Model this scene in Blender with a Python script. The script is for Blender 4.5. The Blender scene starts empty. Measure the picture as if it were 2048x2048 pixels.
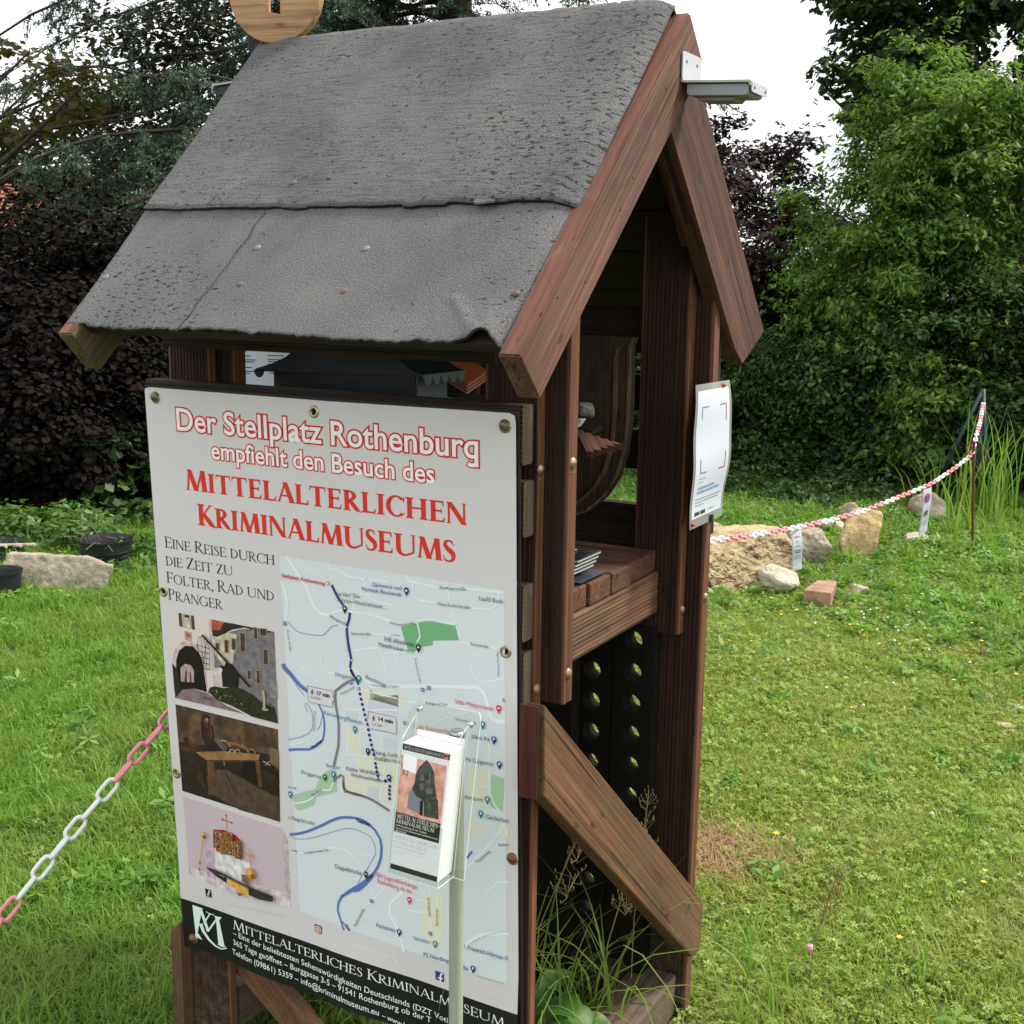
import bpy, bmesh, math, random
import numpy as np
from mathutils import Vector, Matrix
random.seed(7); rng = np.random.default_rng(7)
SC = bpy.context.scene; COL = SC.collection
# ------------------------------------------------------------ camera
YAW, PITCH, ROLL, FPX = 0.51231188, 0.19026318, 0.01296678, 2433.56
CAM = np.array([0.9654, -1.7482, 1.7565])
_f = np.array([-math.sin(YAW)*math.cos(PITCH), math.cos(YAW)*math.cos(PITCH), -math.sin(PITCH)])
_r = np.cross(_f, [0, 0, 1]); _r /= np.linalg.norm(_r); _u = np.cross(_r, _f)
_c, _s = math.cos(ROLL), math.sin(ROLL)
RR = _c*_r + _s*_u; UU = -_s*_r + _c*_u; FF = _f
cam = bpy.data.cameras.new('camera'); camo = bpy.data.objects.new('camera', cam); COL.objects.link(camo)
M = Matrix([[RR[i], UU[i], -FF[i], CAM[i]] for i in range(3)] + [[0, 0, 0, 1]]); camo.matrix_world = M
cam.sensor_width = 36; cam.lens = 36*FPX/2048; cam.clip_end = 500; cam.clip_start = 0.05
SC.camera = camo
# ------------------------------------------------------------ world, sun, exposure
SUN_EL, SUN_AZ = math.radians(52), math.radians(48)     # azimuth from +y towards +x
w = bpy.data.worlds.new('World'); SC.world = w; w.use_nodes = True
nt = w.node_tree; nt.nodes.clear()
out = nt.nodes.new('ShaderNodeOutputWorld'); bg = nt.nodes.new('ShaderNodeBackground'); sky = nt.nodes.new('ShaderNodeTexSky')
sky.sky_type = 'NISHITA'; sky.sun_disc = False; sky.sun_elevation = SUN_EL; sky.sun_rotation = SUN_AZ
tc = nt.nodes.new('ShaderNodeTexCoord'); nz = nt.nodes.new('ShaderNodeTexNoise'); nz.inputs['Scale'].default_value = 2.2; nz.inputs['Detail'].default_value = 6
rp = nt.nodes.new('ShaderNodeValToRGB'); rp.color_ramp.elements[0].position = .30; rp.color_ramp.elements[1].position = .46
rp.color_ramp.elements[0].color = (.5, .5, .5, 1); rp.color_ramp.elements[1].color = (1, 1, 1, 1)
mx = nt.nodes.new('ShaderNodeMix'); mx.data_type = 'RGBA'; mx.inputs['B'].default_value = (10.6, 10.8, 11.0, 1)
bg.inputs['Strength'].default_value = 0.1
nt.links.new(tc.outputs['Generated'], nz.inputs['Vector']); nt.links.new(nz.outputs['Fac'], rp.inputs['Fac'])
nt.links.new(rp.outputs['Color'], mx.inputs['Factor']); nt.links.new(sky.outputs['Color'], mx.inputs['A'])
nt.links.new(mx.outputs['Result'], bg.inputs['Color']); nt.links.new(bg.outputs['Background'], out.inputs['Surface'])
sl = bpy.data.lights.new('sun', 'SUN'); sl.energy = 4.0; sl.angle = math.radians(12); sl.color = (1, .94, .83)
so = bpy.data.objects.new('sun', sl); COL.objects.link(so)
sd = Vector((math.sin(SUN_AZ)*math.cos(SUN_EL), math.cos(SUN_AZ)*math.cos(SUN_EL), math.sin(SUN_EL)))
so.rotation_euler = sd.to_track_quat('Z', 'Y').to_euler(); so.location = (3, 3, 8)
SC.view_settings.view_transform = 'Standard'; SC.view_settings.look = 'None'; SC.view_settings.gamma = 1
SC.view_settings.exposure = 0.40
SC.cycles.transparent_max_bounces = 32
SC.view_settings.use_curve_mapping = False
# ------------------------------------------------------------ helpers
def ray(px, py): return RR*(px-1024)/FPX - UU*(py-1024)/FPX + FF
def at(px, py, ax, val):
    r = ray(px, py); t = (val-CAM[ax])/r[ax]; return CAM + t*r
def atd(px, py, d): return CAM + ray(px, py)*d
def tag(o, label=None, cat=None, group=None, kind=None):
    if label: o['label'] = label
    if cat: o['category'] = cat
    if group: o['group'] = group
    if kind: o['kind'] = kind
    return o
def empty(name, loc, label, cat, group=None):
    o = bpy.data.objects.new(name, None); COL.objects.link(o); o.location = loc; o.empty_display_size = .05
    return tag(o, label, cat, group)
MATS = {}
def nodes(m):
    t = m.node_tree; t.nodes.clear(); o = t.nodes.new('ShaderNodeOutputMaterial'); b = t.nodes.new('ShaderNodeBsdfPrincipled')
    t.links.new(b.outputs[0], o.inputs[0]); return t, b, o
def mat(name, col, rough=.7, metal=0, spec=.5, bump=0, bscale=60, var=0, emit=None):
    if name in MATS: return MATS[name]
    m = bpy.data.materials.new(name); m.use_nodes = True; t, b, o = nodes(m)
    b.inputs['Base Color'].default_value = (*col, 1); b.inputs['Roughness'].default_value = rough
    b.inputs['Metallic'].default_value = metal; b.inputs['Specular IOR Level'].default_value = spec
    if bump or var:
        g = t.nodes.new('ShaderNodeTexCoord'); n = t.nodes.new('ShaderNodeTexNoise'); n.inputs['Scale'].default_value = bscale; n.inputs['Detail'].default_value = 6
        t.links.new(g.outputs['Object'], n.inputs['Vector'])
        if bump:
            bp = t.nodes.new('ShaderNodeBump'); bp.inputs['Strength'].default_value = bump; bp.inputs['Distance'].default_value = .01
            t.links.new(n.outputs['Fac'], bp.inputs['Height']); t.links.new(bp.outputs[0], b.inputs['Normal'])
        if var:
            r = t.nodes.new('ShaderNodeValToRGB'); r.color_ramp.elements[0].position = .3; r.color_ramp.elements[1].position = .7
            r.color_ramp.elements[0].color = (*[c*(1-var) for c in col], 1); r.color_ramp.elements[1].color = (*[min(1, c*(1+var)) for c in col], 1)
            t.links.new(n.outputs['Fac'], r.inputs[0]); t.links.new(r.outputs[0], b.inputs['Base Color'])
    MATS[name] = m; return m
def N(t, ty, **k):
    n = t.nodes.new(ty)
    for a, v in k.items():
        if a in n.inputs: n.inputs[a].default_value = v
        else: setattr(n, a, v)
    return n
def ramp(t, src, stops):
    r = t.nodes.new('ShaderNodeValToRGB'); e = r.color_ramp.elements
    while len(e) < len(stops): e.new(.5)
    for i, (p, c) in enumerate(stops): e[i].position = p; e[i].color = (*c, 1) if len(c) == 3 else c
    t.links.new(src, r.inputs[0]); return r.outputs[0]
def mixc(t, fac, a, b, mode='MIX'):
    m = t.nodes.new('ShaderNodeMix'); m.data_type = 'RGBA'; m.blend_type = mode
    for k, v in (('Factor', fac), ('A', a), ('B', b)):
        if isinstance(v, (float, int)): m.inputs[k].default_value = v if k == 'Factor' else (v, v, v, 1)
        elif isinstance(v, tuple): m.inputs[k].default_value = (*v, 1)
        else: t.links.new(v, m.inputs[k])
    return m.outputs['Result']
def mathn(t, op, a, b=None):
    n = t.nodes.new('ShaderNodeMath'); n.operation = op
    for i, v in enumerate((a, b)):
        if v is None: continue
        if isinstance(v, (float, int)): n.inputs[i].default_value = v
        else: t.links.new(v, n.inputs[i])
    return n.outputs[0]
def wood(name, c_dark, c_mid, c_light, wear=.0, green=.0, rough=.75, grain=1.0):
    """stained timber: grain runs along the first component of the stored board coordinate"""
    m = bpy.data.materials.new(name); m.use_nodes = True; t, b, o = nodes(m)
    a = N(t, 'ShaderNodeAttribute', attribute_name='gc'); v = a.outputs['Vector']
    mp = N(t, 'ShaderNodeMapping'); mp.inputs['Scale'].default_value = (1.6, 120*grain, 120*grain); t.links.new(v, mp.inputs[0])
    n1 = N(t, 'ShaderNodeTexNoise', Scale=1.0, Detail=5, Roughness=.65, Distortion=.12); t.links.new(mp.outputs[0], n1.inputs['Vector'])
    mp2 = N(t, 'ShaderNodeMapping'); mp2.inputs['Scale'].default_value = (2.5, 9, 9); t.links.new(v, mp2.inputs[0])
    n2 = N(t, 'ShaderNodeTexNoise', Scale=1.0, Detail=4, Roughness=.6); t.links.new(mp2.outputs[0], n2.inputs['Vector'])
    mp3 = N(t, 'ShaderNodeMapping'); mp3.inputs['Scale'].default_value = (5, 240*grain, 240*grain); t.links.new(v, mp3.inputs[0])
    n3 = N(t, 'ShaderNodeTexNoise', Scale=1.0, Detail=3, Roughness=.7); t.links.new(mp3.outputs[0], n3.inputs['Vector'])
    c = ramp(t, n1.outputs['Fac'], [(.28, c_dark), (.5, c_mid), (.75, c_light)])
    c2 = ramp(t, n2.outputs['Fac'], [(.3, (.62, .6, .6)), (.7, (1.25, 1.2, 1.15))])
    c = mixc(t, .8, c, c2, 'MULTIPLY')
    c = mixc(t, .5, c, ramp(t, n3.outputs['Fac'], [(.38, (.35, .33, .33)), (.5, (1, 1, 1)), (.68, (1.35, 1.3, 1.25))]), 'MULTIPLY')
    mk = N(t, 'ShaderNodeMapping'); mk.inputs['Scale'].default_value = (9, 22, 22); t.links.new(v, mk.inputs[0])
    vo = N(t, 'ShaderNodeTexVoronoi', Scale=1.0); t.links.new(mk.outputs[0], vo.inputs['Vector'])
    kn = ramp(t, vo.outputs['Distance'], [(.06, (.22, .2, .2)), (.14, (1, 1, 1))])
    c = mixc(t, .75, c, kn, 'MULTIPLY')
    mc = N(t, 'ShaderNodeMapping'); mc.inputs['Scale'].default_value = (1.4, 62, 62); t.links.new(v, mc.inputs[0])
    nc = N(t, 'ShaderNodeTexNoise', Scale=1.0, Detail=1, Roughness=.4); t.links.new(mc.outputs[0], nc.inputs['Vector'])
    c = mixc(t, .8, c, ramp(t, nc.outputs['Fac'], [(.27, (.12, .11, .1)), (.315, (1, 1, 1))]), 'MULTIPLY')
    if wear:
        nw = N(t, 'ShaderNodeTexNoise', Scale=14, Detail=8, Roughness=.75); mw = N(t, 'ShaderNodeMapping'); mw.inputs['Scale'].default_value = (.6, 2, 2)
        t.links.new(v, mw.inputs[0]); t.links.new(mw.outputs[0], nw.inputs['Vector'])
        c = mixc(t, ramp(t, nw.outputs['Fac'], [(.62-.1*wear, (0, 0, 0)), (.75, (wear,)*3)]), c, (.36, .25, .15))
    if green:
        ng = N(t, 'ShaderNodeTexNoise', Scale=9, Detail=6); t.links.new(v, ng.inputs['Vector'])
        c = mixc(t, ramp(t, ng.outputs['Fac'], [(.4, (0, 0, 0)), (.7, (green,)*3)]), c, (.07, .075, .03))
    gp_ = N(t, 'ShaderNodeNewGeometry'); sz = N(t, 'ShaderNodeSeparateXYZ'); t.links.new(gp_.outputs['Position'], sz.inputs[0])
    mr = N(t, 'ShaderNodeMapRange'); mr.inputs['From Min'].default_value = .42; mr.inputs['From Max'].default_value = .08; t.links.new(sz.outputs['Z'], mr.inputs['Value'])
    nm = N(t, 'ShaderNodeTexNoise', Scale=34, Detail=6, Roughness=.8); t.links.new(v, nm.inputs['Vector'])
    c = mixc(t, mathn(t, 'MULTIPLY', mr.outputs[0], ramp(t, nm.outputs['Fac'], [(.42, (0, 0, 0)), (.62, (.8, .8, .8))])), c, (.13, .105, .075))
    oi = N(t, 'ShaderNodeObjectInfo'); hs = N(t, 'ShaderNodeHueSaturation')
    t.links.new(mathn(t, 'ADD', mathn(t, 'MULTIPLY', oi.outputs['Random'], .35), .85), hs.inputs['Value']); t.links.new(c, hs.inputs['Color'])
    t.links.new(hs.outputs[0], b.inputs['Base Color'])
    b.inputs['Roughness'].default_value = rough; b.inputs['Specular IOR Level'].default_value = .35
    bp = N(t, 'ShaderNodeBump', Strength=.5, Distance=.0012); t.links.new(mathn(t, 'ADD', n1.outputs['Fac'], n3.outputs['Fac']), bp.inputs['Height'])
    t.links.new(bp.outputs[0], b.inputs['Normal']); MATS[name] = m; return m
W_DARK = wood('stained_timber_dark', (.012, .006, .005), (.026, .012, .009), (.045, .021, .014))
W_RIB = wood('grooved_timber_dark', (.014, .006, .004), (.034, .013, .008), (.062, .025, .015))
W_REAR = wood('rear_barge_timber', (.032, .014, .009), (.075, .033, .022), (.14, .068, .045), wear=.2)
W_MID = wood('stained_timber_brown', (.065, .026, .012), (.15, .060, .028), (.22, .10, .050), wear=.25)
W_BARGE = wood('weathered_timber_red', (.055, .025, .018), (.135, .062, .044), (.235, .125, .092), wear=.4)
W_TOPEDGE = wood('paler_edge_red', (.13, .050, .033), (.185, .075, .050), (.235, .11, .075), wear=.5, grain=.4)
W_BRACE = wood('brace_timber', (.06, .026, .013), (.135, .062, .030), (.20, .105, .058), wear=.3, green=.35)
W_RED = wood('red_stained_cut_end', (.045, .010, .007), (.070, .015, .010), (.10, .024, .015), grain=.4)
W_END = wood('end_grain_timber', (.025, .016, .010), (.06, .038, .024), (.12, .085, .055), wear=.3, green=.3, grain=.5)
W_GREY = wood('weathered_grey_timber', (.05, .035, .026), (.12, .085, .062), (.20, .15, .115), wear=.5)
W_SHELF = wood('shelf_timber', (.045, .018, .010), (.10, .042, .024), (.16, .075, .042), wear=.35)
W_OAK = wood('oiled_oak', (.29, .165, .075), (.37, .22, .105), (.44, .28, .14), rough=.5, grain=.7)
W_GREEN = wood('mossy_timber', (.06, .04, .018), (.13, .095, .04), (.22, .16, .075), wear=.4, green=.6)
class MB:
    def __init__(s): s.v = []; s.f = []; s.m = []; s.g = []; s.mats = []
    def mi(s, m):
        if m not in s.mats: s.mats.append(m)
        return s.mats.index(m)
    def add(s, vs, fs, m, gc=None):
        o = len(s.v); i = s.mi(m); s.v += [tuple(map(float, p)) for p in vs]; s.f += [tuple(o+k for k in f) for f in fs]; s.m += [i]*len(fs)
        s.g += [tuple(map(float, p)) for p in (gc if gc is not None else vs)]; return s
    def box(s, x0, x1, y0, y1, z0, z1, m, L=None):
        vs = [(x, y, z) for x in (x0, x1) for y in (y0, y1) for z in (z0, z1)]
        fs = [(0, 1, 3, 2), (4, 6, 7, 5), (0, 4, 5, 1), (2, 3, 7, 6), (0, 2, 6, 4), (1, 5, 7, 3)]
        gc = None
        if L is not None:
            off = rng.random(3)*40; od = [L]+[k for k in range(3) if k != L]; gc = [[p[k]+off[j] for j, k in enumerate(od)] for p in vs]
        return s.add(vs, fs, m, gc)
    def prism(s, poly, d, m, grain=None, caps=True):
        """poly: 3-D points (planar), d: extrusion vector"""
        P = [np.array(p, float) for p in poly]; d = np.array(d, float); n = len(P)
        vs = P+[p+d for p in P]; fs = [(i, (i+1) % n, n+(i+1) % n, n+i) for i in range(n)]+([tuple(range(n))[::-1], tuple(range(n, 2*n))] if caps else [])
        gc = None
        if grain is not None:
            g = np.array(grain, float); g /= np.linalg.norm(g); dd = d/np.linalg.norm(d); dd = dd if abs(dd@g) < .95 else np.array((.13, .61, .78)); q = np.cross(g, dd); q /= np.linalg.norm(q); dd = np.cross(q, g); off = rng.random(3)*40
            gc = [(p@g+off[0], p@q+off[1], p@dd+off[2]) for p in vs]
        return s.add(vs, fs, m, gc)
    def tube(s, pts, r, m, n=8, closed=False, caps=True):
        P = [np.array(p, float) for p in pts]; k = len(P); R = r if hasattr(r, '__len__') else [r]*k; vs = []; fs = []
        up = None
        for i, p in enumerate(P):
            a = P[(i-1) % k] if (closed or i > 0) else p; b = P[(i+1) % k] if (closed or i < k-1) else p
            t = b-a; t /= (np.linalg.norm(t)+1e-12)
            if up is None: up = np.cross(t, [.31, .2, .93]); 
            up = up-(up@t)*t; up /= (np.linalg.norm(up)+1e-12); q = np.cross(t, up)
            vs += [p+R[i]*(math.cos(6.2832*j/n)*up+math.sin(6.2832*j/n)*q) for j in range(n)]
        for i in range(k if closed else k-1):
            for j in range(n): fs.append((i*n+j, i*n+(j+1) % n, ((i+1) % k)*n+(j+1) % n, ((i+1) % k)*n+j))
        if not closed and caps: fs += [tuple(range(n))[::-1], tuple(range((k-1)*n, k*n))]
        return s.add(vs, fs, m)
    def lathe(s, c, ax, prof, m, n=24):
        """prof: (radius, height) pairs along axis ax from centre c"""
        c = np.array(c, float); ax = np.array(ax, float); ax /= np.linalg.norm(ax); u = np.cross(ax, [.3, .9, .2]); u /= np.linalg.norm(u); q = np.cross(ax, u); vs = []; fs = []
        for r, h in prof: vs += [c+ax*h+r*(math.cos(6.2832*j/n)*u+math.sin(6.2832*j/n)*q) for j in range(n)]
        for i in range(len(prof)-1):
            for j in range(n): fs.append((i*n+j, i*n+(j+1) % n, (i+1)*n+(j+1) % n, (i+1)*n+j))
        return s.add(vs, fs, m)
    def build(s, name, parent=None, smooth=False, bevel=0, origin=None, seg=2):
        o0 = np.zeros(3)
        if parent is not None:
            q = parent
            while q is not None: o0 = o0+np.array(q.location); q = q.parent
        org = np.array(origin, float) if origin is not None else o0
        me = bpy.data.meshes.new(name); me.from_pydata([tuple(np.array(p)-org) for p in s.v], [], s.f)
        for m in s.mats: me.materials.append(m)
        me.polygons.foreach_set('material_index', s.m)
        at_ = me.attributes.new('gc', 'FLOAT_VECTOR', 'POINT'); at_.data.foreach_set('vector', np.array(s.g, 'f').ravel())
        if smooth: me.polygons.foreach_set('use_smooth', [True]*len(s.f))
        me.update(); ob = bpy.data.objects.new(name, me); COL.objects.link(ob)
        if parent is not None: ob.parent = parent
        if origin is not None: ob.location = tuple(org-o0)
        if bevel:
            bv = ob.modifiers.new('edge', 'BEVEL'); bv.width = bevel; bv.segments = seg; bv.limit_method = 'ANGLE'; bv.angle_limit = .7
        return ob
def board(name, b, L, m, parent, rib=None, end=None, notch=.0):
    """a plank inside bounds b=(x0,x1,y0,y1,z0,z1), long axis L; rib = axis whose two faces carry the decking grooves"""
    lo = [b[0], b[2], b[4]]; hi = [b[1], b[3], b[5]]; other = [k for k in range(3) if k != L]
    n = rib if rib is not None else other[0]; wx = [k for k in other if k != n][0]
    w0, w1, n0, n1 = lo[wx], hi[wx], lo[n], hi[n]; c = .0035; prof = []
    def side(nv, dr):
        pts = []
        if rib is None: return [(w0+c, nv), (w1-c, nv)]
        k = max(3, int(round((w1-w0-2*c)/.0088))); pw = (w1-w0-2*c)/k
        for i in range(k):
            a = w0+c+i*pw; g = pw*.2
            pts += [(a+g*.6, nv+dr*.0016), (a+g*1.3, nv), (a+pw-g*1.3, nv), (a+pw-g*.6, nv+dr*.0016)]
        return pts
    prof = [(w0, n0+c)]+[(p[0], p[1]) for p in side(n0, 1)]+[(w1, n0+c), (w1, n1-c)]+side(n1, -1)[::-1]+[(w0, n1-c)]
    off = rng.random(3)*40; vs = []; gc = []; k = len(prof)
    for lv in (lo[L], hi[L]):
        for a, q in prof:
            p = [0, 0, 0]; p[L] = lv; p[wx] = a; p[n] = q; vs.append(p); gc.append((lv+off[0], a+off[1], q+off[2]))
    fs = [(i, (i+1) % k, k+(i+1) % k, k+i) for i in range(k)]
    M_ = MB()
    if rib is not None and m is W_MID:
        ew = [i for i in range(k) if min(abs(prof[i][0]-w0), abs(prof[(i+1) % k][0]-w0)) < 1e-6 or min(abs(prof[i][0]-w1), abs(prof[(i+1) % k][0]-w1)) < 1e-6]
        M_.add(vs, [fs[i] for i in range(k) if i not in ew], W_RIB, gc); M_.add(vs, [fs[i] for i in ew], m, gc)
    else: M_.add(vs, fs, m, gc)
    ge = [(p[1]*1.0, p[0]*.2, p[2]) for p in gc]
    M_.add(vs, [tuple(range(k))[::-1], tuple(range(k, 2*k))], end or m, ge)
    o = M_.build(name, parent)
    bm = bmesh.new(); bm.from_mesh(o.data); bmesh.ops.recalc_face_normals(bm, faces=bm.faces); bm.to_mesh(o.data); bm.free()
    return o
def fixn(o):
    bm = bmesh.new(); bm.from_mesh(o.data); bmesh.ops.recalc_face_normals(bm, faces=bm.faces); bm.to_mesh(o.data); bm.free(); return o
def copy_tree(o, parent=None):
    c = o.copy(); COL.objects.link(c); c.parent = parent
    for ch in list(o.children): copy_tree(ch, c)
    return c
GZ = 0.05
# ============================================================ KIOSK
GW, T = 0.107, 0.038
K = empty('wooden_info_kiosk', (-.4, .37, GZ), 'reddish brown timber notice kiosk with a steep felt covered gable roof, standing on the lawn', 'kiosk')
XL = -.857
# front boards behind the banner
for i, (z0, z1) in enumerate(((1.45, 1.55), (1.325, 1.42), (1.14, 1.24), (1.02, 1.118))):
    y0 = (0, .009, .013, .019)[i]
    board('front_board', (XL-.002*i, -.001*i, y0, y0+T, z0, z1), 0, W_DARK, K, rib=1, end=W_END)
# legs and upper posts, right side
board('leg', (-GW, 0, .058, .083, GZ-.1, 1.855), 2, W_MID, K, rib=1)
board('upper_post', (-GW+.043, .043, .084, .122, 1.015, 1.885), 2, W_MID, K, rib=1)
board('upper_post', (-.059, .048, .612, .648, 1.010, 1.885), 2, W_MID, K, rib=1)
board('leg', (-.022, .086, .650, .688, GZ-.1, 1.85), 2, W_MID, K, rib=1)
board('back_post_strip', (.02, .075, .7, .735, 1.215, 1.80), 2, W_DARK, K, rib=1)
# left side
board('leg', (XL+.006, XL+.115, .058, .083, GZ-.1, 1.855), 2, W_MID, K, rib=1)
board('upper_post', (XL+.05, XL+.157, .084, .122, 1.015, 1.885), 2, W_MID, K, rib=1)
board('upper_post', (XL, XL+.107, .612, .648, 1.01, 1.885), 2, W_MID, K, rib=1)
board('leg', (XL, XL+.107, .650, .688, GZ-.1, 1.85), 2, W_MID, K, rib=1)
# back slats
for z0, z1 in ((1.475, 1.552), (1.345, 1.432), (1.16, 1.265), (1.04, 1.13)):
    board('back_slat', (XL, -.022, .70, .738, z0, z1), 0, W_DARK, K, rib=1)
# shelf
board('shelf_beam', (-T, 0, .122, .611, 1.052, 1.144), 1, W_BRACE, K, rib=0)
board('shelf_beam', (XL+.07, XL+.07+T, .122, .611, 1.052, 1.144), 1, W_DARK, K, rib=0)
for y0, y1 in ((.126, .168), (.173, .268), (.273, .366), (.371, .463), (.468, .560), (.565, .61)):
    b = (XL+.06, .004-.012*rng.random(), y0, y1, 1.1455, 1.190)
    MB().box(*b, W_SHELF, L=0).build('shelf_board', K, bevel=.004)
# base beams
MB().prism([(-.04, .10, .2), (.062, .10, .2), (.062, .10, .1), (-.04, .10, .1)], (0.003, .549, 0), W_GREY, grain=(0, 1, 0)).build('base_beam', K, bevel=.006)
MB().prism([(XL, .10, .2), (XL+.105, .10, .2), (XL+.105, .10, .1), (XL, .10, .1)], (0, .549, 0), W_GREY, grain=(0, 1, 0)).build('base_beam', K, bevel=.006)
board('base_rail', (XL+.1, -.045, .56, .60, .13, .225), 0, W_DARK, K, rib=1)
# gable braces (right one climbs from the rear foot to the front leg)
def brace(xa, xb, t, flip=1):
    pts = [(xa, -.002, 1.042), (xa, .0, .872), (xb, .665, .318-.015), (xb, .675, .205), (xb, .735, .215), (xb, .752, .335), (xb, .715, .385)]
    # face outline in the tilted plane through the two legs
    def X(y): return xa+(xb-xa)*max(0, min(1, (y+.0)/.70))
    ol = []
    for px, py in ((1089, 1409), (1089, 1593), (1384, 1915), (1401, 1900), (1408, 1806), (1397, 1790), (1380, 1769)):
        y = .3
        for _ in range(12): q = at(px, py, 0, X(y)); y = q[1]
        ol.append((X(y), y, q[2]))
    m = MB(); m.prism(ol, (-t, 0, 0), W_BRACE, grain=(.07, .66, -.68)).build('diagonal_brace', K, bevel=.003)
    m2 = MB(); m2.prism([(xa-.0005, -.0065, 1.0385), (xa-.0005, -.0065, .8695), (xa-t+.0005, -.0065, .8695), (xa-t+.0005, -.0065, 1.0385)], (0, .002, 0), W_RED, grain=(0, 0, 1)).build('cut_end', K)
brace(.042, .112, .036)
# left gable brace, seen below the banner
MB().prism([(XL+.03, .085, .40), (XL+.03, .085, .30), (-.40, .085, GZ-.05), (-.30, .085, GZ-.05)], (0, .036, 0), W_MID, grain=(.7, 0, -.7)).build('foot_brace', K, bevel=.003)
MB().prism([(XL-.028, .03, .33), (XL-.006, .03, .355), (XL+.002, .03, .345), (XL+.002, .03, GZ-.05), (XL-.028, .03, GZ-.05)], (0, .06, 0), W_BRACE, grain=(0, 0, 1)).build('edge_batten', K, bevel=.002)
# ---------------- roof
RY, RZ = .37, 2.242                      # ridge line under the felt
EY, EZ = -.205, 1.645                    # front eave
BY, BZ = .90, 1.665                      # rear eave
XR0, XR1 = -.825, .074
def slope_pt(side, s, off=0.):
    a = np.array((RY, RZ)); b = np.array((EY, EZ) if side == 0 else (BY, BZ)); d = (b-a); L = np.linalg.norm(d); d /= L
    nrm = np.array((d[1], -d[0])) if side == 0 else np.array((-d[1], d[0]))
    if nrm[1] < 0: nrm = -nrm
    return a+d*s+nrm*off, L
for side in (0, 1):
    _, L = slope_pt(side, 0); nb = 7; wd = (L-(.022 if side == 0 else 0))/nb
    for i in range(nb):
        a, _ = slope_pt(side, i*wd+.002, -.004); b, _ = slope_pt(side, (i+1)*wd-.002, -.004); c, _ = slope_pt(side, (i+1)*wd-.002, -.022); d, _ = slope_pt(side, i*wd+.002, -.022)
        MB().prism([(XR0, *a), (XR0, *b), (XR0, *c), (XR0, *d)], (XR1-XR0-.004, 0, 0), W_DARK, grain=(1, 0, 0)).build('roof_board', K)
    # rafters
    for xx in (XL+.0, -.06 if side == 0 else .022):
        a, _ = slope_pt(side, .03, -.024); b, _ = slope_pt(side, L-(.12 if side == 0 else .03), -.024); c, _ = slope_pt(side, L-(.17 if side == 0 else 0), -.105); d, _ = slope_pt(side, .12, -.105)
        MB().prism([(xx, *a), (xx, *b), (xx, *c), (xx, *d)], (.038, 0, 0), W_MID, grain=(0, b[0]-a[0], b[1]-a[1])).build('rafter', K, bevel=.002)
board('eave_rail', (XL+.04, -.06, .01, .047, 1.615, 1.70), 0, W_DARK, K, rib=1)
board('eave_rail', (XL+.04, -.06, .69, .728, 1.60, 1.70), 0, W_DARK, K, rib=1)
# barge boards at the right gable (front, rear) and left gable
def barge(x0, x1, poly, g, m=W_BARGE, edge=None):
    o = MB().prism([(x0, *p) for p in poly], (x1-x0, 0, 0), m, grain=(0, *g)).build('barge_board', K, bevel=.002)
    if edge:   # paler strip laid along the top edge
        (ya, za), (yb, zb) = edge; d = np.array((yb-ya, zb-za)); d /= np.linalg.norm(d); n = np.array((-d[1], d[0])); n = n if n[1] > 0 else -n
        q = [np.array(p)+n*.0005 for p in edge]; q2 = [np.array(p)+n*.0022 for p in edge]
        MB().prism([(x0+.002, *q[0]), (x0+.002, *q[1]), (x0+.002, *q2[1]), (x0+.002, *q2[0])], (x1-x0-.004, 0, 0), W_TOPEDGE, grain=(0, *d)).build('top_edge', o)
        bpy.context.view_layer.update()
    return o
FB = [(-.216, 1.645), (-.155, 1.580), (.389, 2.078), (.449, 2.150), (.383, 2.217)]
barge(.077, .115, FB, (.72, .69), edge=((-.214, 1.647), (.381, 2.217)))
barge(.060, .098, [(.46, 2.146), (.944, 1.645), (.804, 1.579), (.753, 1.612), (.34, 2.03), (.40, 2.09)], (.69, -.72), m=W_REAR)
barge(-.845, -.807, FB, (.72, .69), m=W_GREEN, edge=((-.214, 1.647), (.381, 2.217)))
barge(-.845, -.807, [(.452, 2.146), (.944, 1.645), (.88, 1.59), (.392, 2.075)], (.69, -.72))
for o in list(K.children): pass
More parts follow.
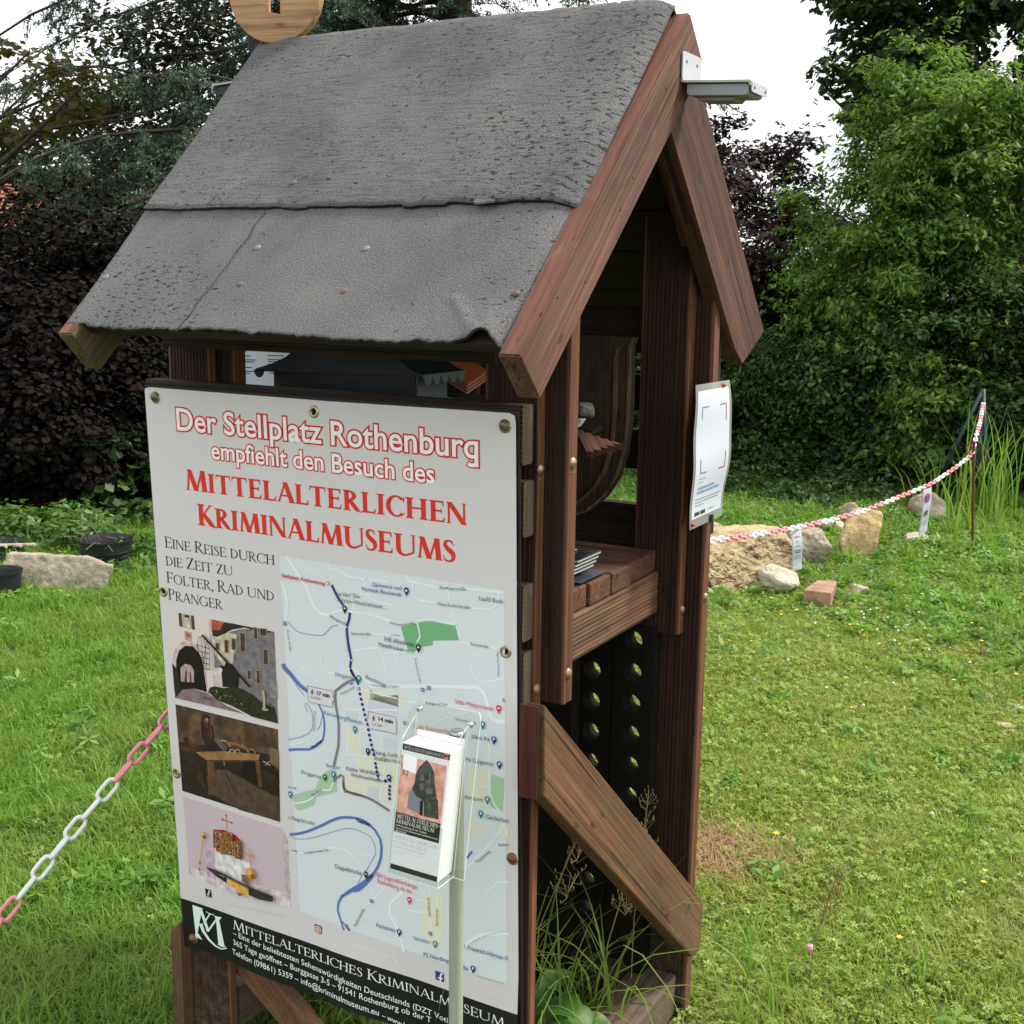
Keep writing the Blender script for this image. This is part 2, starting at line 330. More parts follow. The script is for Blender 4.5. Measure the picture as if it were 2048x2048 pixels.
# ---------------- felt
def felt_material():
    m = bpy.data.materials.new('mineral_roofing_felt'); m.use_nodes = True; t, b, o = nodes(m)
    a = N(t, 'ShaderNodeAttribute', attribute_name='gc'); v = a.outputs['Vector']; s = N(t, 'ShaderNodeSeparateXYZ'); t.links.new(v, s.inputs[0])
    g = N(t, 'ShaderNodeTexNoise', Scale=300, Detail=5, Roughness=.95); t.links.new(v, g.inputs['Vector'])
    big = N(t, 'ShaderNodeTexNoise', Scale=5, Detail=5, Roughness=.55); t.links.new(v, big.inputs['Vector'])
    c = ramp(t, g.outputs['Fac'], [(.36, (.036, .036, .038)), (.5, (.098, .098, .101)), (.63, (.225, .223, .221))])
    c = mixc(t, 1., c, ramp(t, big.outputs['Fac'], [(.3, (.72, .72, .75)), (.5, (1., 1., 1.)), (.7, (1.2, 1.18, 1.14))]), 'MULTIPLY')
    # fine fibres along the sheet on the upper length (z component of gc = 1 there)
    mf = N(t, 'ShaderNodeMapping'); mf.inputs['Scale'].default_value = (16, 210, 1); t.links.new(v, mf.inputs[0])
    fb = N(t, 'ShaderNodeTexNoise', Scale=1, Detail=4, Roughness=.75, Distortion=.6); t.links.new(mf.outputs[0], fb.inputs['Vector'])
    fs_ = ramp(t, fb.outputs['Fac'], [(.40, (.52, .52, .53)), (.50, (1, 1, 1)), (.7, (1.12, 1.12, 1.12))])
    up = mathn(t, 'GREATER_THAN', s.outputs['Z'], .5)
    c = mixc(t, mathn(t, 'MULTIPLY', up, .75), c, mixc(t, 1., c, fs_, 'MULTIPLY'))
    # dark flecks where the granules have gone
    mv = N(t, 'ShaderNodeMapping'); mv.inputs['Scale'].default_value = (62, 150, 1); t.links.new(v, mv.inputs[0])
    nd = N(t, 'ShaderNodeTexNoise', Scale=1., Detail=3, Roughness=.65, Distortion=.3); t.links.new(mv.outputs[0], nd.inputs['Vector'])
    msk = N(t, 'ShaderNodeTexNoise', Scale=6.5, Detail=3); t.links.new(v, msk.inputs['Vector'])
    right = mathn(t, 'MULTIPLY', mathn(t, 'SMOOTH_MIN', mathn(t, 'MAXIMUM', mathn(t, 'ADD', s.outputs['X'], .18), 0.), .3), .30)
    lw = N(t, 'ShaderNodeMapRange'); lw.inputs['From Min'].default_value = -.42; lw.inputs['From Max'].default_value = -.62; t.links.new(s.outputs['X'], lw.inputs['Value'])
    low = N(t, 'ShaderNodeMapRange'); low.inputs['From Min'].default_value = .58; low.inputs['From Max'].default_value = .66; t.links.new(s.outputs['Y'], low.inputs['Value'])
    extra = mathn(t, 'ADD', right, mathn(t, 'MULTIPLY', mathn(t, 'MULTIPLY', lw.outputs[0], low.outputs[0]), .085))
    extra = mathn(t, 'ADD', extra, mathn(t, 'MULTIPLY', mathn(t, 'SUBTRACT', msk.outputs['Fac'], .5), .16))
    thr = mathn(t, 'SUBTRACT', .378, mathn(t, 'MULTIPLY', mathn(t, 'SUBTRACT', 1., up), .055))
    thr = mathn(t, 'ADD', thr, extra)
    fl = N(t, 'ShaderNodeMapRange'); fl.inputs['From Min'].default_value = .0; fl.inputs['From Max'].default_value = .012
    t.links.new(mathn(t, 'SUBTRACT', thr, nd.outputs['Fac']), fl.inputs['Value'])
    c = mixc(t, mathn(t, 'MULTIPLY', fl.outputs[0], .97), c, (.010, .010, .011))
    t.links.new(c, b.inputs['Base Color']); b.inputs['Roughness'].default_value = .82; b.inputs['Specular IOR Level'].default_value = .4
    bp = N(t, 'ShaderNodeBump', Strength=.6, Distance=.0015)
    h = mathn(t, 'ADD', mathn(t, 'MULTIPLY', g.outputs['Fac'], .5), mathn(t, 'ADD', mathn(t, 'MULTIPLY', fb.outputs['Fac'], up), mathn(t, 'MULTIPLY', fl.outputs[0], -.8)))
    t.links.new(h, bp.inputs['Height']); t.links.new(bp.outputs[0], b.inputs['Normal']); return m
FELT = felt_material(); BIT = mat('torn_bitumen_edge', (.018, .017, .016), .75, bump=.6, bscale=150)
def vn(x, seed):   # smooth 1-D noise
    i = math.floor(x); f = x-i; f = f*f*(3-2*f)
    h = lambda k: (math.sin(k*127.1+seed*311.7)*43758.5453) % 1
    return (h(i)*(1-f)+h(i+1)*f)*2-1
def felt(name, s0, s1f, off, upper, x1=.090):
    """sheet on the front slope (negative s continues over the ridge and down the rear slope)"""
    nx, ns = 150, 90 if upper else 60; vs = []; gc = []; x0 = -.842
    for j in range(ns+1):
        q = j/ns
        for i in range(nx+1):
            u = i/nx; x = x0+(x1-x0)*u; s1 = s1f(x); s = s0+(s1-s0)*q
            o = off+.0016*vn(x*9+s*3, 1)+.0012*vn(s*14+x*5, 2)+.0010*vn(x*31+s*17, 5)
            if not upper: o += .004*max(0, vn(x*6+2, 6))*max(0, s-.70)*8
            dn = max(0, x-(x1-.050)); o -= dn*dn*7.5                           # rolls down beside the barge board
            if upper and q > .9: o += .0016*(q-.9)*10*(1+vn(x*12, 3))
            if not upper and s > .72:                                          # buckled corner
                a = math.exp(-((x-.035)/.021)**2); o += .020*a*((s-.72)/.11)**1.5
                a2 = math.exp(-((x-.035+(.815-s)*.9)/.012)**2); o += .003*a2
            side = 0 if s >= 0 else 1; p, _ = slope_pt(side, abs(s), o)
            if abs(s) < .02: 
                k = (abs(s)/.02); p = p+np.array((0, -.004*(1-k)))
            vs.append((x, *p)); gc.append((x, s, 1. if upper else 0.))
    m = MB(); W = nx+1; fs = [(j*W+i, j*W+i+1, (j+1)*W+i+1, (j+1)*W+i) for j in range(ns) for i in range(nx)]
    m.add(vs, fs, FELT, gc); o = m.build(name, K, smooth=True); o.data.materials.append(BIT)
    sol = o.modifiers.new('thickness', 'SOLIDIFY'); sol.thickness = .0052; sol.offset = -1; sol.material_offset = 1; sol.material_offset_rim = 1
    fixn(o); return o
def low_edge(x): return .812+.0030*vn(x*40, 11)+.0022*vn(x*130, 12)+.0014*vn(x*330, 14)+.006*vn(x*7, 13)-(.020*math.exp(-((x-.035)/.02)**2))
def seam(x): return .520+.0030*vn(x*13, 21)+.0012*vn(x*60, 22)+.0008*vn(x*170, 23)+(.006 if -.235 < x < -.15 else 0)+(.003 if -.5 < x < -.44 else 0)
felt('felt_lower_sheet', .47, low_edge, .006, False)
felt('felt_upper_sheet', -.74, seam, .0115, True)
# joint of the lower sheet and short tears at the seam
def on_felt(x, s, off):
    p, _ = slope_pt(0, s, off); return np.array((x, *p))
def crack(pts, w, off=.0105):
    L = []; R_ = []
    for i, (x, s) in enumerate(pts):
        k = w*(.5+.5*abs(vn(i*1.7, 7))); L.append(on_felt(x-k, s, off)); R_.append(on_felt(x+k, s+.0008, off))
    n = len(L); MB().add(L+R_, [(i, i+1, n+i+1, n+i) for i in range(n-1)], BIT).build('felt_crack', K)
crack([(-.565+.05*q+.004*vn(q*16, 3)-.02*q*q, .82-.29*q) for q in np.linspace(0, 1, 26)], .0016)
for x, l in ((-.68, .028), (-.57, .022), (-.51, .012), (-.47, .010), (-.2, .01)):
    crack([(x+.4*l*q, .515-l*q) for q in np.linspace(0, 1, 6)], .0014, .0165)
tab = MB(); tab.prism([on_felt(-.095, .519, .018), on_felt(-.055, .517, .019), on_felt(-.052, .527, .018), on_felt(-.09, .531, .0175)], (0, 0, .003), FELT, grain=(1, 0, 0)).build('torn_flap', K)
COPPER = mat('felt_nail_copper', (.15, .10, .08), .6, .3, bump=.2); ZINC = mat('felt_nail_zinc', (.20, .205, .20), .5, .4, bump=.2)
def unslope(px, py):
    a = np.array((0, RY, RZ+.008)); b = np.array((0, EY, EZ+.008)); n = np.array((0, -(b[2]-a[2]), b[1]-a[1])); r = ray(px, py); t = ((a-CAM)@n)/(r@n); return CAM+t*r
nn = np.array((0, -.71, .704))
for px, py, m in ((213, 555, ZINC), (516, 496, ZINC), (481, 569, COPPER), (689, 583, COPPER), (733, 498, ZINC), (1032, 587, COPPER), (873, 371, COPPER), (591, 371, COPPER)):
    p = unslope(px, py); o_ = .006 if py < 400 else 0
    MB().lathe(p+nn*(.001+o_), nn, [(0, .0022), (.0045, .0020), (.0062, .001), (.0065, -.002)], m, 16).build('felt_nail', K, smooth=True)
# ---------------- bolts
BRASS = mat('brass_bolt', (.42, .33, .17), .38, .85, bump=.3); RUSTB = mat('tarnished_bolt', (.30, .21, .13), .5, .6, bump=.4)
for x, y, z, m in ((0, .066, 1.436, BRASS), (0, .066, 1.043, RUSTB), (.043, .102, 1.446, BRASS), (.043, .102, 1.069, RUSTB), (.048, .632, 1.062, RUSTB), (.086, .668, 1.087, RUSTB)):
    MB().lathe((x, y, z), (1, 0, 0), [(0, .006), (.004, .0056), (.0075, .004), (.0095, .0015), (.010, 0), (.010, -.002)], m, 18).build('bolt_head', K, smooth=True)
    MB().lathe((x, y, z-.017), (1, 0, 0), [(0, .0015), (.002, .001), (.0022, -.001)], m, 8).build('nail', K)
for px, py in ((1332, 177), (1266, 355), (1241, 419), (1171, 563), (1115, 595), (1084, 626), (1360, 200), (1421, 217), (1470, 470), (1520, 612)):
    p = at(px, py, 0, .1155 if px < 1400 or py < 150 else .0985)
    MB().lathe(p, (1, 0, 0), [(0, .0006), (.0016, .0006), (.0022, -.0006)], mat('screw_hole', (.03, .02, .018), .8), 8).build('screw', K)
# ============================================================ things on and in the kiosk
WHITE = mat('white_powder_coat', (.42, .43, .47), .35, bump=.02); LAMPG = mat('grey_lamp_plastic', (.27, .30, .31), .45); LAMPU = mat('lamp_underside', (.22, .22, .17), .5)
def solar_lamp(ox, y0, sgn, label, z=2.090, L=.125, dark=False):
    LAMPG = MATS['grey_lamp_plastic'] if not dark else mat('black_lamp_plastic', (.012, .012, .014), .5)
    r = empty('solar_lamp', (ox, y0, z), label, 'lamp', 'solar lamps on the gable ends')
    x0 = ox
    def rr(y0_, y1_, z0_, z1_, rad, n=5):   # rounded outline in the y-z plane
        P = []
        for cx, cz, a0 in ((y1_-rad, z1_-rad, 0), (y0_+rad, z1_-rad, 90), (y0_+rad, z0_+rad, 180), (y1_-rad, z0_+rad, 270)):
            for k in range(n): a = math.radians(a0+90*k/(n-1)); P.append((cx+rad*math.cos(a), cz+rad*math.sin(a)))
        return P
    MB().prism([(x0+sgn*.001, y, zz) for y, zz in rr(y0, y0+.088, z+.012, z+.060, .007)], (sgn*.0025, 0, 0), WHITE).build('mounting_plate', r)
    for yy in (.018, .068): MB().lathe((x0+sgn*.0035, y0+yy, z+.044), (sgn, 0, 0), [(0, .001), (.0028, .0008), (.0032, -.001)], mat('plate_screw', (.12, .12, .11), .5, .6), 10).build('screw', r)
    MB().prism([(x0+sgn*(.001+a), y0, z+b) for a, b in ((0, .014), (.006, .010), (L, .004), (L+.004, .001), (L+.004, -.006), (L+.001, -.006), (L-.002, .0), (.006, .0065), (0, .008))], (0, .088, 0), mat('lamp_top_shell', (.42, .42, .33), .4)).build('top_shell', r)
    MB().prism([(x0+sgn*(.010+a), y0+.006, z+b) for a, b in ((0, .004), (L-.014, -.001), (L-.011, -.006), (L-.012, -.018), (L-.018, -.0205), (.005, -.0155), (0, -.011))], (0, .076, 0), LAMPG).build('battery_case', r, bevel=.0015)
    MB().prism([(x0+sgn*(.02+a), y0+.018, z+b) for a, b in ((0, -.016), (L-.05, -.020), (L-.055, -.026), (.008, -.0225))], (0, .056, 0), LAMPU).build('lens', r)
    MB().prism([(x0+sgn*(L+.004), y, zz) for y, zz in rr(y0+.002, y0+.086, z-.016, z+.001, .004)], (sgn*.002, 0, 0), WHITE).build('end_cap', r)
    for yy in (.014, .072): MB().lathe((x0+sgn*(L+.0062), y0+yy, z-.008), (sgn, 0, 0), [(0, .001), (.0026, .0008), (.003, -.001)], mat('rusty_screw', (.16, .09, .03), .6, .5), 10).build('cap_screw', r)
    return r
solar_lamp(.116, .345, 1, 'white and grey solar lamp on the right gable peak, in front of the open sky')
solar_lamp(-.847, .345, -1, 'solar lamp at the left end of the felt roof below the oak disc', z=2.158, dark=True)
# ---- round oak sign on iron bracket
D = empty('round_wooden_sign', (-.80, .36, 2.2), 'round oak disc sign with a tower cut-out on a black iron bracket above the ridge', 'sign')
dc = at(553, -12, 1, .36); Rd = .0985
tw = [(-.020, -.038), (.014, -.045), (.014, .022), (.022, .022), (.022, .050), (.011, .050), (.011, .040), (.003, .040), (.003, .050), (-.008, .050), (-.008, .040), (-.016, .040), (-.016, .050), (-.028, .050), (-.028, .022), (-.020, .022)]
cu = bpy.data.curves.new('disc_curve', 'CURVE'); cu.dimensions = '2D'; cu.fill_mode = 'BOTH'; cu.extrude = .011; cu.bevel_depth = .002
for pts in ([(Rd*math.cos(6.2832*k/72), Rd*math.sin(6.2832*k/72)) for k in range(72)], tw):
    sp = cu.splines.new('POLY'); sp.points.add(len(pts)-1); sp.use_cyclic_u = True
    for q, p in zip(sp.points, pts): q.co = (p[0], p[1], 0, 1)
tmp = bpy.data.objects.new('tmp', cu); dg = bpy.context.evaluated_depsgraph_get(); COL.objects.link(tmp); bpy.context.view_layer.update(); dg = bpy.context.evaluated_depsgraph_get()
me = bpy.data.meshes.new_from_object(tmp.evaluated_get(dg)); bpy.data.objects.remove(tmp)
co = np.empty(len(me.vertices)*3, 'f'); me.vertices.foreach_get('co', co); co = co.reshape(-1, 3)
yawd = math.radians(18); cx_, sx_ = math.cos(yawd), math.sin(yawd)
wc = np.stack([dc[0]+co[:, 0]*cx_+co[:, 2]*sx_, dc[1]+co[:, 0]*sx_*1-co[:, 2]*cx_, dc[2]+co[:, 1]], 1)
m_ = MB(); m_.v = [tuple(p) for p in wc]; m_.f = [tuple(p.vertices) for p in me.polygons]; m_.m = [m_.mi(W_OAK)]*len(m_.f); m_.g = [tuple(p) for p in (co*[.9, 1, 1]+[3, 0, 0])]
fixn(m_.build('disc', D))
IRON = mat('black_wrought_iron', (.014, .014, .017), .55, .4, bump=.5, bscale=120)
bx = at(511, 120, 1, .37)
MB().prism([(bx[0]-.012, .365, 2.12), (bx[0]+.012, .365, 2.12), (bx[0]+.010, .365, 2.215), (bx[0]+.018, .365, 2.232), (bx[0]+.014, .365, 2.27), (bx[0]-.014, .365, 2.27), (bx[0]-.018, .365, 2.232), (bx[0]-.010, .365, 2.215)], (0, .016, 0), IRON).build('bracket', D, bevel=.003)
MB().lathe((bx[0], .364, 2.222), (0, -1, 0), [(0, .004), (.004, .003), (.005, 0)], IRON, 12).build('rivet', D)
# ---- black sheet-metal letter box with little hipped roof
BLK = mat('black_sheet_metal', (.018, .022, .026), .5, .3, bump=.08, bscale=25); GRYM = mat('grey_metal_side', (.10, .115, .12), .55, .3)
LB = empty('metal_letter_box', (-.55, .3, 1.19), 'black sheet metal letter box with scalloped swept roof behind the top front board', 'letter box')
y0, y1 = .215, .325
MB().box(-.712, -.357, y0, y1, 1.19, 1.578, BLK).build('body', LB, bevel=.003)
MB().box(-.3565, -.353, y0+.002, y1-.002, 1.195, 1.57, GRYM).build('side_plate', LB)
prof = [(-.742, 1.562), (-.738, 1.566), (-.70, 1.576), (-.66, 1.592), (-.63, 1.612), (-.60, 1.640), (-.56, 1.68), (-.50, 1.70), (-.46, 1.68), (-.43, 1.64), (-.40, 1.612), (-.37, 1.590), (-.345, 1.577), (-.326, 1.573), (-.325, 1.568), (-.345, 1.570), (-.72, 1.560)]
MB().prism([(x, y0-.022, z) for x, z in prof], (0, .155, 0), BLK).build('roof', LB)
for i in range(3): MB().lathe((-.52+.018*i, y0-.0225, 1.612), (0, -1, 0), [(0, .0005), (.0022, .0005)], mat('hole_black', (.003, .003, .003), 1), 8).build('vent_hole', LB)
sc_ = MB()
for i in range(5):
    cy = y0-.004+.030*i; pts = [(-.326, cy+.0135*math.cos(a), 1.566-.015*abs(math.sin(a))) for a in np.linspace(0, math.pi, 9)]
    sc_.prism(pts, (.0018, 0, 0), GRYM)
sc_.prism([(-.326, y0-.022, 1.566), (-.326, y0+.133, 1.566), (-.326, y0+.133, 1.572), (-.326, y0-.022, 1.572)], (.002, 0, 0), GRYM)
sc_.build('scalloped_trim', LB)
MB().prism([(-.744+.013*math.cos(a)+.013, y0-.022, 1.563-.016*abs(math.sin(a))) for a in np.linspace(0, math.pi, 9)], (0, .002, 0), BLK).build('scalloped_trim', LB)
PAPER = mat('shade_dimmed_paper', (.50, .52, .60), .55); INK = mat('black_print', (.03, .03, .035), .6); BLUEP = mat('pale_blue_paper', (.50, .56, .74), .5)  # paper colour dimmed to mimic shade inside the kiosk, bluish as laminate
# ---- laminated notice inside, left
NS = empty('laminated_notice', (-.9, .5, 1.55), 'laminated sheet of small print hanging inside the kiosk behind the letter box', 'notice')
a = [at(*p, 1, .47) for p in ((450, 664), (700, 672), (700, 790), (466, 790))]
m_ = MB(); m_.prism(a, (0, .001, 0), PAPER); m_.build('sheet', NS)
m_ = MB()
for k, (xa, xb, yy) in enumerate([(x0_, x0_+w_, y_) for x0_ in (464, 532) for y_, w_ in ((681, 46), (686, 30), (695, 38), (701, 28), (710, 34), (718, 44), (722, 40), (727, 22), (733, 36), (741, 44), (745, 30))]):
    p = [at(xa+ (yy-680)*.08, yy+dy, 1, .4692) for dy in (0, 1.8)]+[at(xb+(yy-680)*.08, yy+dy+1, 1, .4692) for dy in (1.8, 0)]
    m_.add(p, [(0, 1, 2, 3)], INK)
m_.build('print', NS)
m_ = MB(); m_.add([at(x, y, 1, .4690) for x, y in ((466, 764), (545, 770), (546, 786), (467, 782))], [(0, 1, 2, 3)], BLUEP); m_.build('blue_footer', NS)
m_ = MB(); m_.add([at(x, y, 1, .4690) for x, y in ((578, 678), (583, 678), (583, 700), (578, 700))], [(0, 1, 2, 3)], mat('print_red', (.45, .05, .03), .6)); m_.build('red_mark', NS)
# ---- orange booklets beside the box
OB = empty('orange_booklets', (-.28, .4, 1.5), 'stack of orange covered booklets standing inside the kiosk right of the letter box', 'booklets')
ORG = mat('orange_cover', (.42, .10, .03), .5); PG = mat('book_pages', (.45, .45, .46), .8)
for i in range(3):
    a0 = at(880, 752-5*i, 1, .42); b0 = at(934, 786-7*i, 1, .40); c0 = at(975, 758-7*i, 1, .50); d0 = a0+(c0-b0)
    MB().prism([a0, b0, c0, d0], (0, 0, .0045), ORG).build('cover', OB)
    MB().prism([p*.96+(a0+b0+c0+d0)/4*.04 for p in (a0, b0, c0, d0)], (0, 0, -.0035), PG).build('page_block', OB)
MB().box(-.41, -.25, .38, .56, 1.19, 1.505, W_DARK, L=2).build('holder_box', OB)
# ---- carved wooden shield standing in the kiosk
SH = empty('wooden_shield', (-.2, .5, 1.2), 'big dark wooden shield with a pale carved rim leaning inside the kiosk', 'shield')
W_SH = wood('shield_wood', (.025, .014, .009), (.045, .026, .015), (.075, .046, .028)); W_RIM = wood('shield_rim', (.05, .035, .02), (.10, .07, .04), (.15, .11, .07))
def shp(sx, sz, oy):
    pr = [(.0, 1.64), (-.006, 1.62), (-.004, 1.56), (-.002, 1.50), (-.003, 1.45), (-.008, 1.40), (-.022, 1.35), (-.05, 1.305), (-.09, 1.27), (-.14, 1.25), (-.20, 1.24)]
    L_ = [(-.40-x, z) for x, z in pr[::-1]]; P = pr+L_; cx, cz = -.20, 1.45
    return [(cx+(x-cx)*sx-.05, .55+oy+.04*(z-1.45), cz+(z-cz)*sz) for x, z in P]
MB().prism(shp(1, 1, 0), (0, .025, 0), W_SH, grain=(0, 0, 1)).build('panel', SH, bevel=.004)
ri = MB(); A_ = shp(.86, .90, -.002); B_ = shp(.82, .87, -.002); n_ = len(A_)
for i in range(n_-1): ri.prism([A_[i], A_[i+1], B_[i+1], B_[i]], (0, -.006, 0), W_RIM, grain=(0, 0, 1))
ri.build('carved_rim', SH)
fr = MB(); A_ = shp(1.0, 1.0, -.001); B_ = shp(.97, .98, -.001)
for i in range(0, n_//2): fr.prism([A_[i], A_[i+1], B_[i+1], B_[i]], (0, -.004, 0), W_GREY, grain=(0, 0, 1))
fr.build('chipped_edge', SH)
def rock(name, c, size, m, seed, parent=None, sub=3, rough=.22, flat=None, rot=0., facet=.5, label=None, group=None, tilt=0.):
    bm = bmesh.new(); bmesh.ops.create_icosphere(bm, subdivisions=sub, radius=1.0); r_ = np.random.default_rng(seed)
    pl = [(Vector(r_.normal(size=3)).normalized(), .55+.35*r_.random()) for _ in range(9)]
    if flat: pl += [(Vector(f[0]).normalized(), f[1]) for f in flat]
    from mathutils import noise
    for v in bm.verts:
        p = v.co.copy()
        for n_, d_ in pl:
            e = p.dot(n_)-d_
            if e > 0: p -= n_*e*(.6+.4*facet)
        p += p.normalized()*noise.fractal(p*1.6+Vector((seed, 0, 0)), .9, 2., 5)*rough*.5+p.normalized()*noise.noise(p*7+Vector((seed, 2, 0)))*rough*.15
        v.co = p
    R_ = Matrix.Rotation(rot, 3, 'Z') @ Matrix.Rotation(tilt, 3, 'Y')
    for v in bm.verts: v.co = R_ @ Vector((v.co.x*size[0], v.co.y*size[1], v.co.z*size[2]))
    me_ = bpy.data.meshes.new(name); bm.to_mesh(me_); bm.free(); me_.materials.append(m); o = bpy.data.objects.new(name, me_); COL.objects.link(o); o.location = tuple(c)
    me_.polygons.foreach_set('use_smooth', [False]*len(me_.polygons)) if sub < 3 else None
    if parent: o.parent = parent; o.location = tuple(np.array(c)-np.array(parent.location))
    return o
def stone_mat(name, c1, c2, c3, sc=9, lich=.3, pit=0.):
    m = bpy.data.materials.new(name); m.use_nodes = True; t, b, o = nodes(m); g = N(t, 'ShaderNodeTexCoord')
    a = N(t, 'ShaderNodeTexNoise', Scale=sc, Detail=8, Roughness=.65); t.links.new(g.outputs['Object'], a.inputs['Vector'])
    c = ramp(t, a.outputs['Fac'], [(.32, c1), (.5, c2), (.68, c3)])
    d = N(t, 'ShaderNodeTexNoise', Scale=sc*5, Detail=6, Roughness=.8); t.links.new(g.outputs['Object'], d.inputs['Vector'])
    c = mixc(t, .7, c, ramp(t, d.outputs['Fac'], [(.35, (.5, .48, .45)), (.55, (1, 1, 1)), (.7, (1.2, 1.2, 1.2))]), 'MULTIPLY')
    h = mathn(t, 'ADD', a.outputs['Fac'], mathn(t, 'MULTIPLY', d.outputs['Fac'], .5))
    if pit:
        vv = N(t, 'ShaderNodeTexVoronoi', Scale=sc*6); t.links.new(g.outputs['Object'], vv.inputs['Vector'])
        geo = N(t, 'ShaderNodeNewGeometry'); sp = N(t, 'ShaderNodeSeparateXYZ'); t.links.new(geo.outputs['Normal'], sp.inputs[0])
        k = N(t, 'ShaderNodeMapRange'); k.inputs['From Min'].default_value = .75; k.inputs['From Max'].default_value = .35; t.links.new(sp.outputs['Z'], k.inputs['Value'])
        pr = ramp(t, vv.outputs['Distance'], [(.22, (1., .95, .8)), (.40, (.24, .20, .14))])
        c = mixc(t, mathn(t, 'MULTIPLY', k.outputs[0], pit), c, mixc(t, 1., c, pr, 'MULTIPLY'))
        h = mathn(t, 'SUBTRACT', h, mathn(t, 'MULTIPLY', mathn(t, 'MULTIPLY', vv.outputs['Distance'], k.outputs[0]), 1.4))
    t.links.new(c, b.inputs['Base Color']); b.inputs['Roughness'].default_value = .9
    bp = N(t, 'ShaderNodeBump', Strength=.8, Distance=.012); t.links.new(h, bp.inputs['Height']); t.links.new(bp.outputs[0], b.inputs['Normal']); return m
S_OCH = stone_mat('ochre_sandstone', (.36, .25, .11), (.54, .39, .19), (.66, .52, .30)); S_PIT = stone_mat('pitted_limestone', (.26, .20, .11), (.45, .34, .19), (.55, .45, .29), pit=1.)
S_GRY = stone_mat('grey_brown_stone', (.20, .165, .12), (.34, .285, .21), (.47, .41, .32)); S_PAL = stone_mat('pale_limestone', (.36, .31, .22), (.50, .44, .34), (.62, .57, .47))
S_DRK = stone_mat('dark_pebble', (.07, .065, .06), (.14, .125, .11), (.24, .22, .2), sc=25)
o = rock('pebble', at(1172, 820, 1, .42), (.022, .02, .018), S_DRK, 3, sub=3); tag(o, 'small grey brown pebble lying inside the kiosk in front of the shield', 'stone')
BW = empty('wood_offcuts', tuple(at(1182, 905, 1, .44)), 'bundle of reddish wood offcuts in front of the shield inside the kiosk', 'wood pieces')
for i in range(5):
    p = at(1150+16*i, 870+6*i, 1, .43+.008*i); q = at(1172+14*i, 915-4*i, 1, .37+.01*i)
    MB().prism([p, p+(0.018, 0, 0), p+(0.018, 0, .012), p+(0, 0, .012)], q-p, W_SHELF, grain=q-p).build('offcut', BW, bevel=.001)
MB().prism([at(1140, 850, 1, .47), at(1185, 862, 1, .47), at(1205, 850, 1, .49), at(1150, 838, 1, .49)], (0, 0, -.008), W_DARK, grain=(1, 0, 0)).build('ledge', BW)
LF = MB(); LF.prism([at(1150, 838, 1, .42), at(1172, 838, 1, .44), at(1162, 852, 1, .42), at(1150, 856, 1, .40)], (0, 0, .001), PAPER)
tag(LF.build('folded_leaflet', origin=at(1160, 845, 1, .43)), 'white folded leaflet tip sticking out below the pebble inside the kiosk', 'leaflet')
# ---- brochures on the shelf
BS = empty('brochure_stack', (-.06, .33, 1.19), 'curled stack of black and white museum brochures on the slatted shelf', 'brochures')
GLB = mat('glossy_black_cover', (.012, .014, .018), .22); PGS = mat('page_edges', (.50, .53, .50), .7); GLW = mat('glossy_white_print', (.62, .63, .72), .25)
def curved(x0, x1, y0, y1, z, th, m, name, par, lift=.02, sk=0.):
    vs = []; fs = []; n = 12
    for i in range(n+1):
        u = i/n; x = x0+(x1-x0)*u; zz = z+lift*u*u
        vs += [(x, y0+sk*u, zz), (x, y1+sk*u, zz), (x, y1+sk*u, zz+th), (x, y0+sk*u, zz+th)]
    for i in range(n):
        for k in range(4): fs.append((i*4+k, (i+1)*4+k, (i+1)*4+(k+1) % 4, i*4+(k+1) % 4))
    fs += [(3, 2, 1, 0), tuple(n*4+k for k in range(4))]
    return fixn(MB().add(vs, fs, m).build(name, par))
curved(-.22, -.005, .225, .335, 1.1915, .0012, mat('dark_blue_leaflet', (.02, .03, .05), .3), 'bottom_leaflet', BS, .004, .02)
for i in range(4):
    curved(-.22, -.030+.003*i, .235+.004*i, .335+.004*i, 1.1935+.0062*i, .0048, PGS, 'page_block', BS, .012+.002*i, .015)
    curved(-.22, -.028+.003*i, .234+.004*i, .336+.004*i, 1.1935+.0062*i+.0049, .0008, GLB, 'cover', BS, .012+.002*i, .015)
curved(-.22, -.075, .25, .352, 1.2195, .0006, GLW, 'cover_picture', BS, .010, .015)
BLF = MB(); BLF.prism([(-.16, .135, 1.1915), (-.03, .135, 1.1915), (-.008, .20, 1.1915), (-.16, .21, 1.1915)], (0, 0, .0012), mat('blue_leaflet', (.10, .19, .36), .3, var=.6, bscale=30))
tag(BLF.build('blue_leaflet', origin=(-.09, .17, 1.19)), 'blue leaflet corner lying at the front of the slatted shelf', 'leaflet')
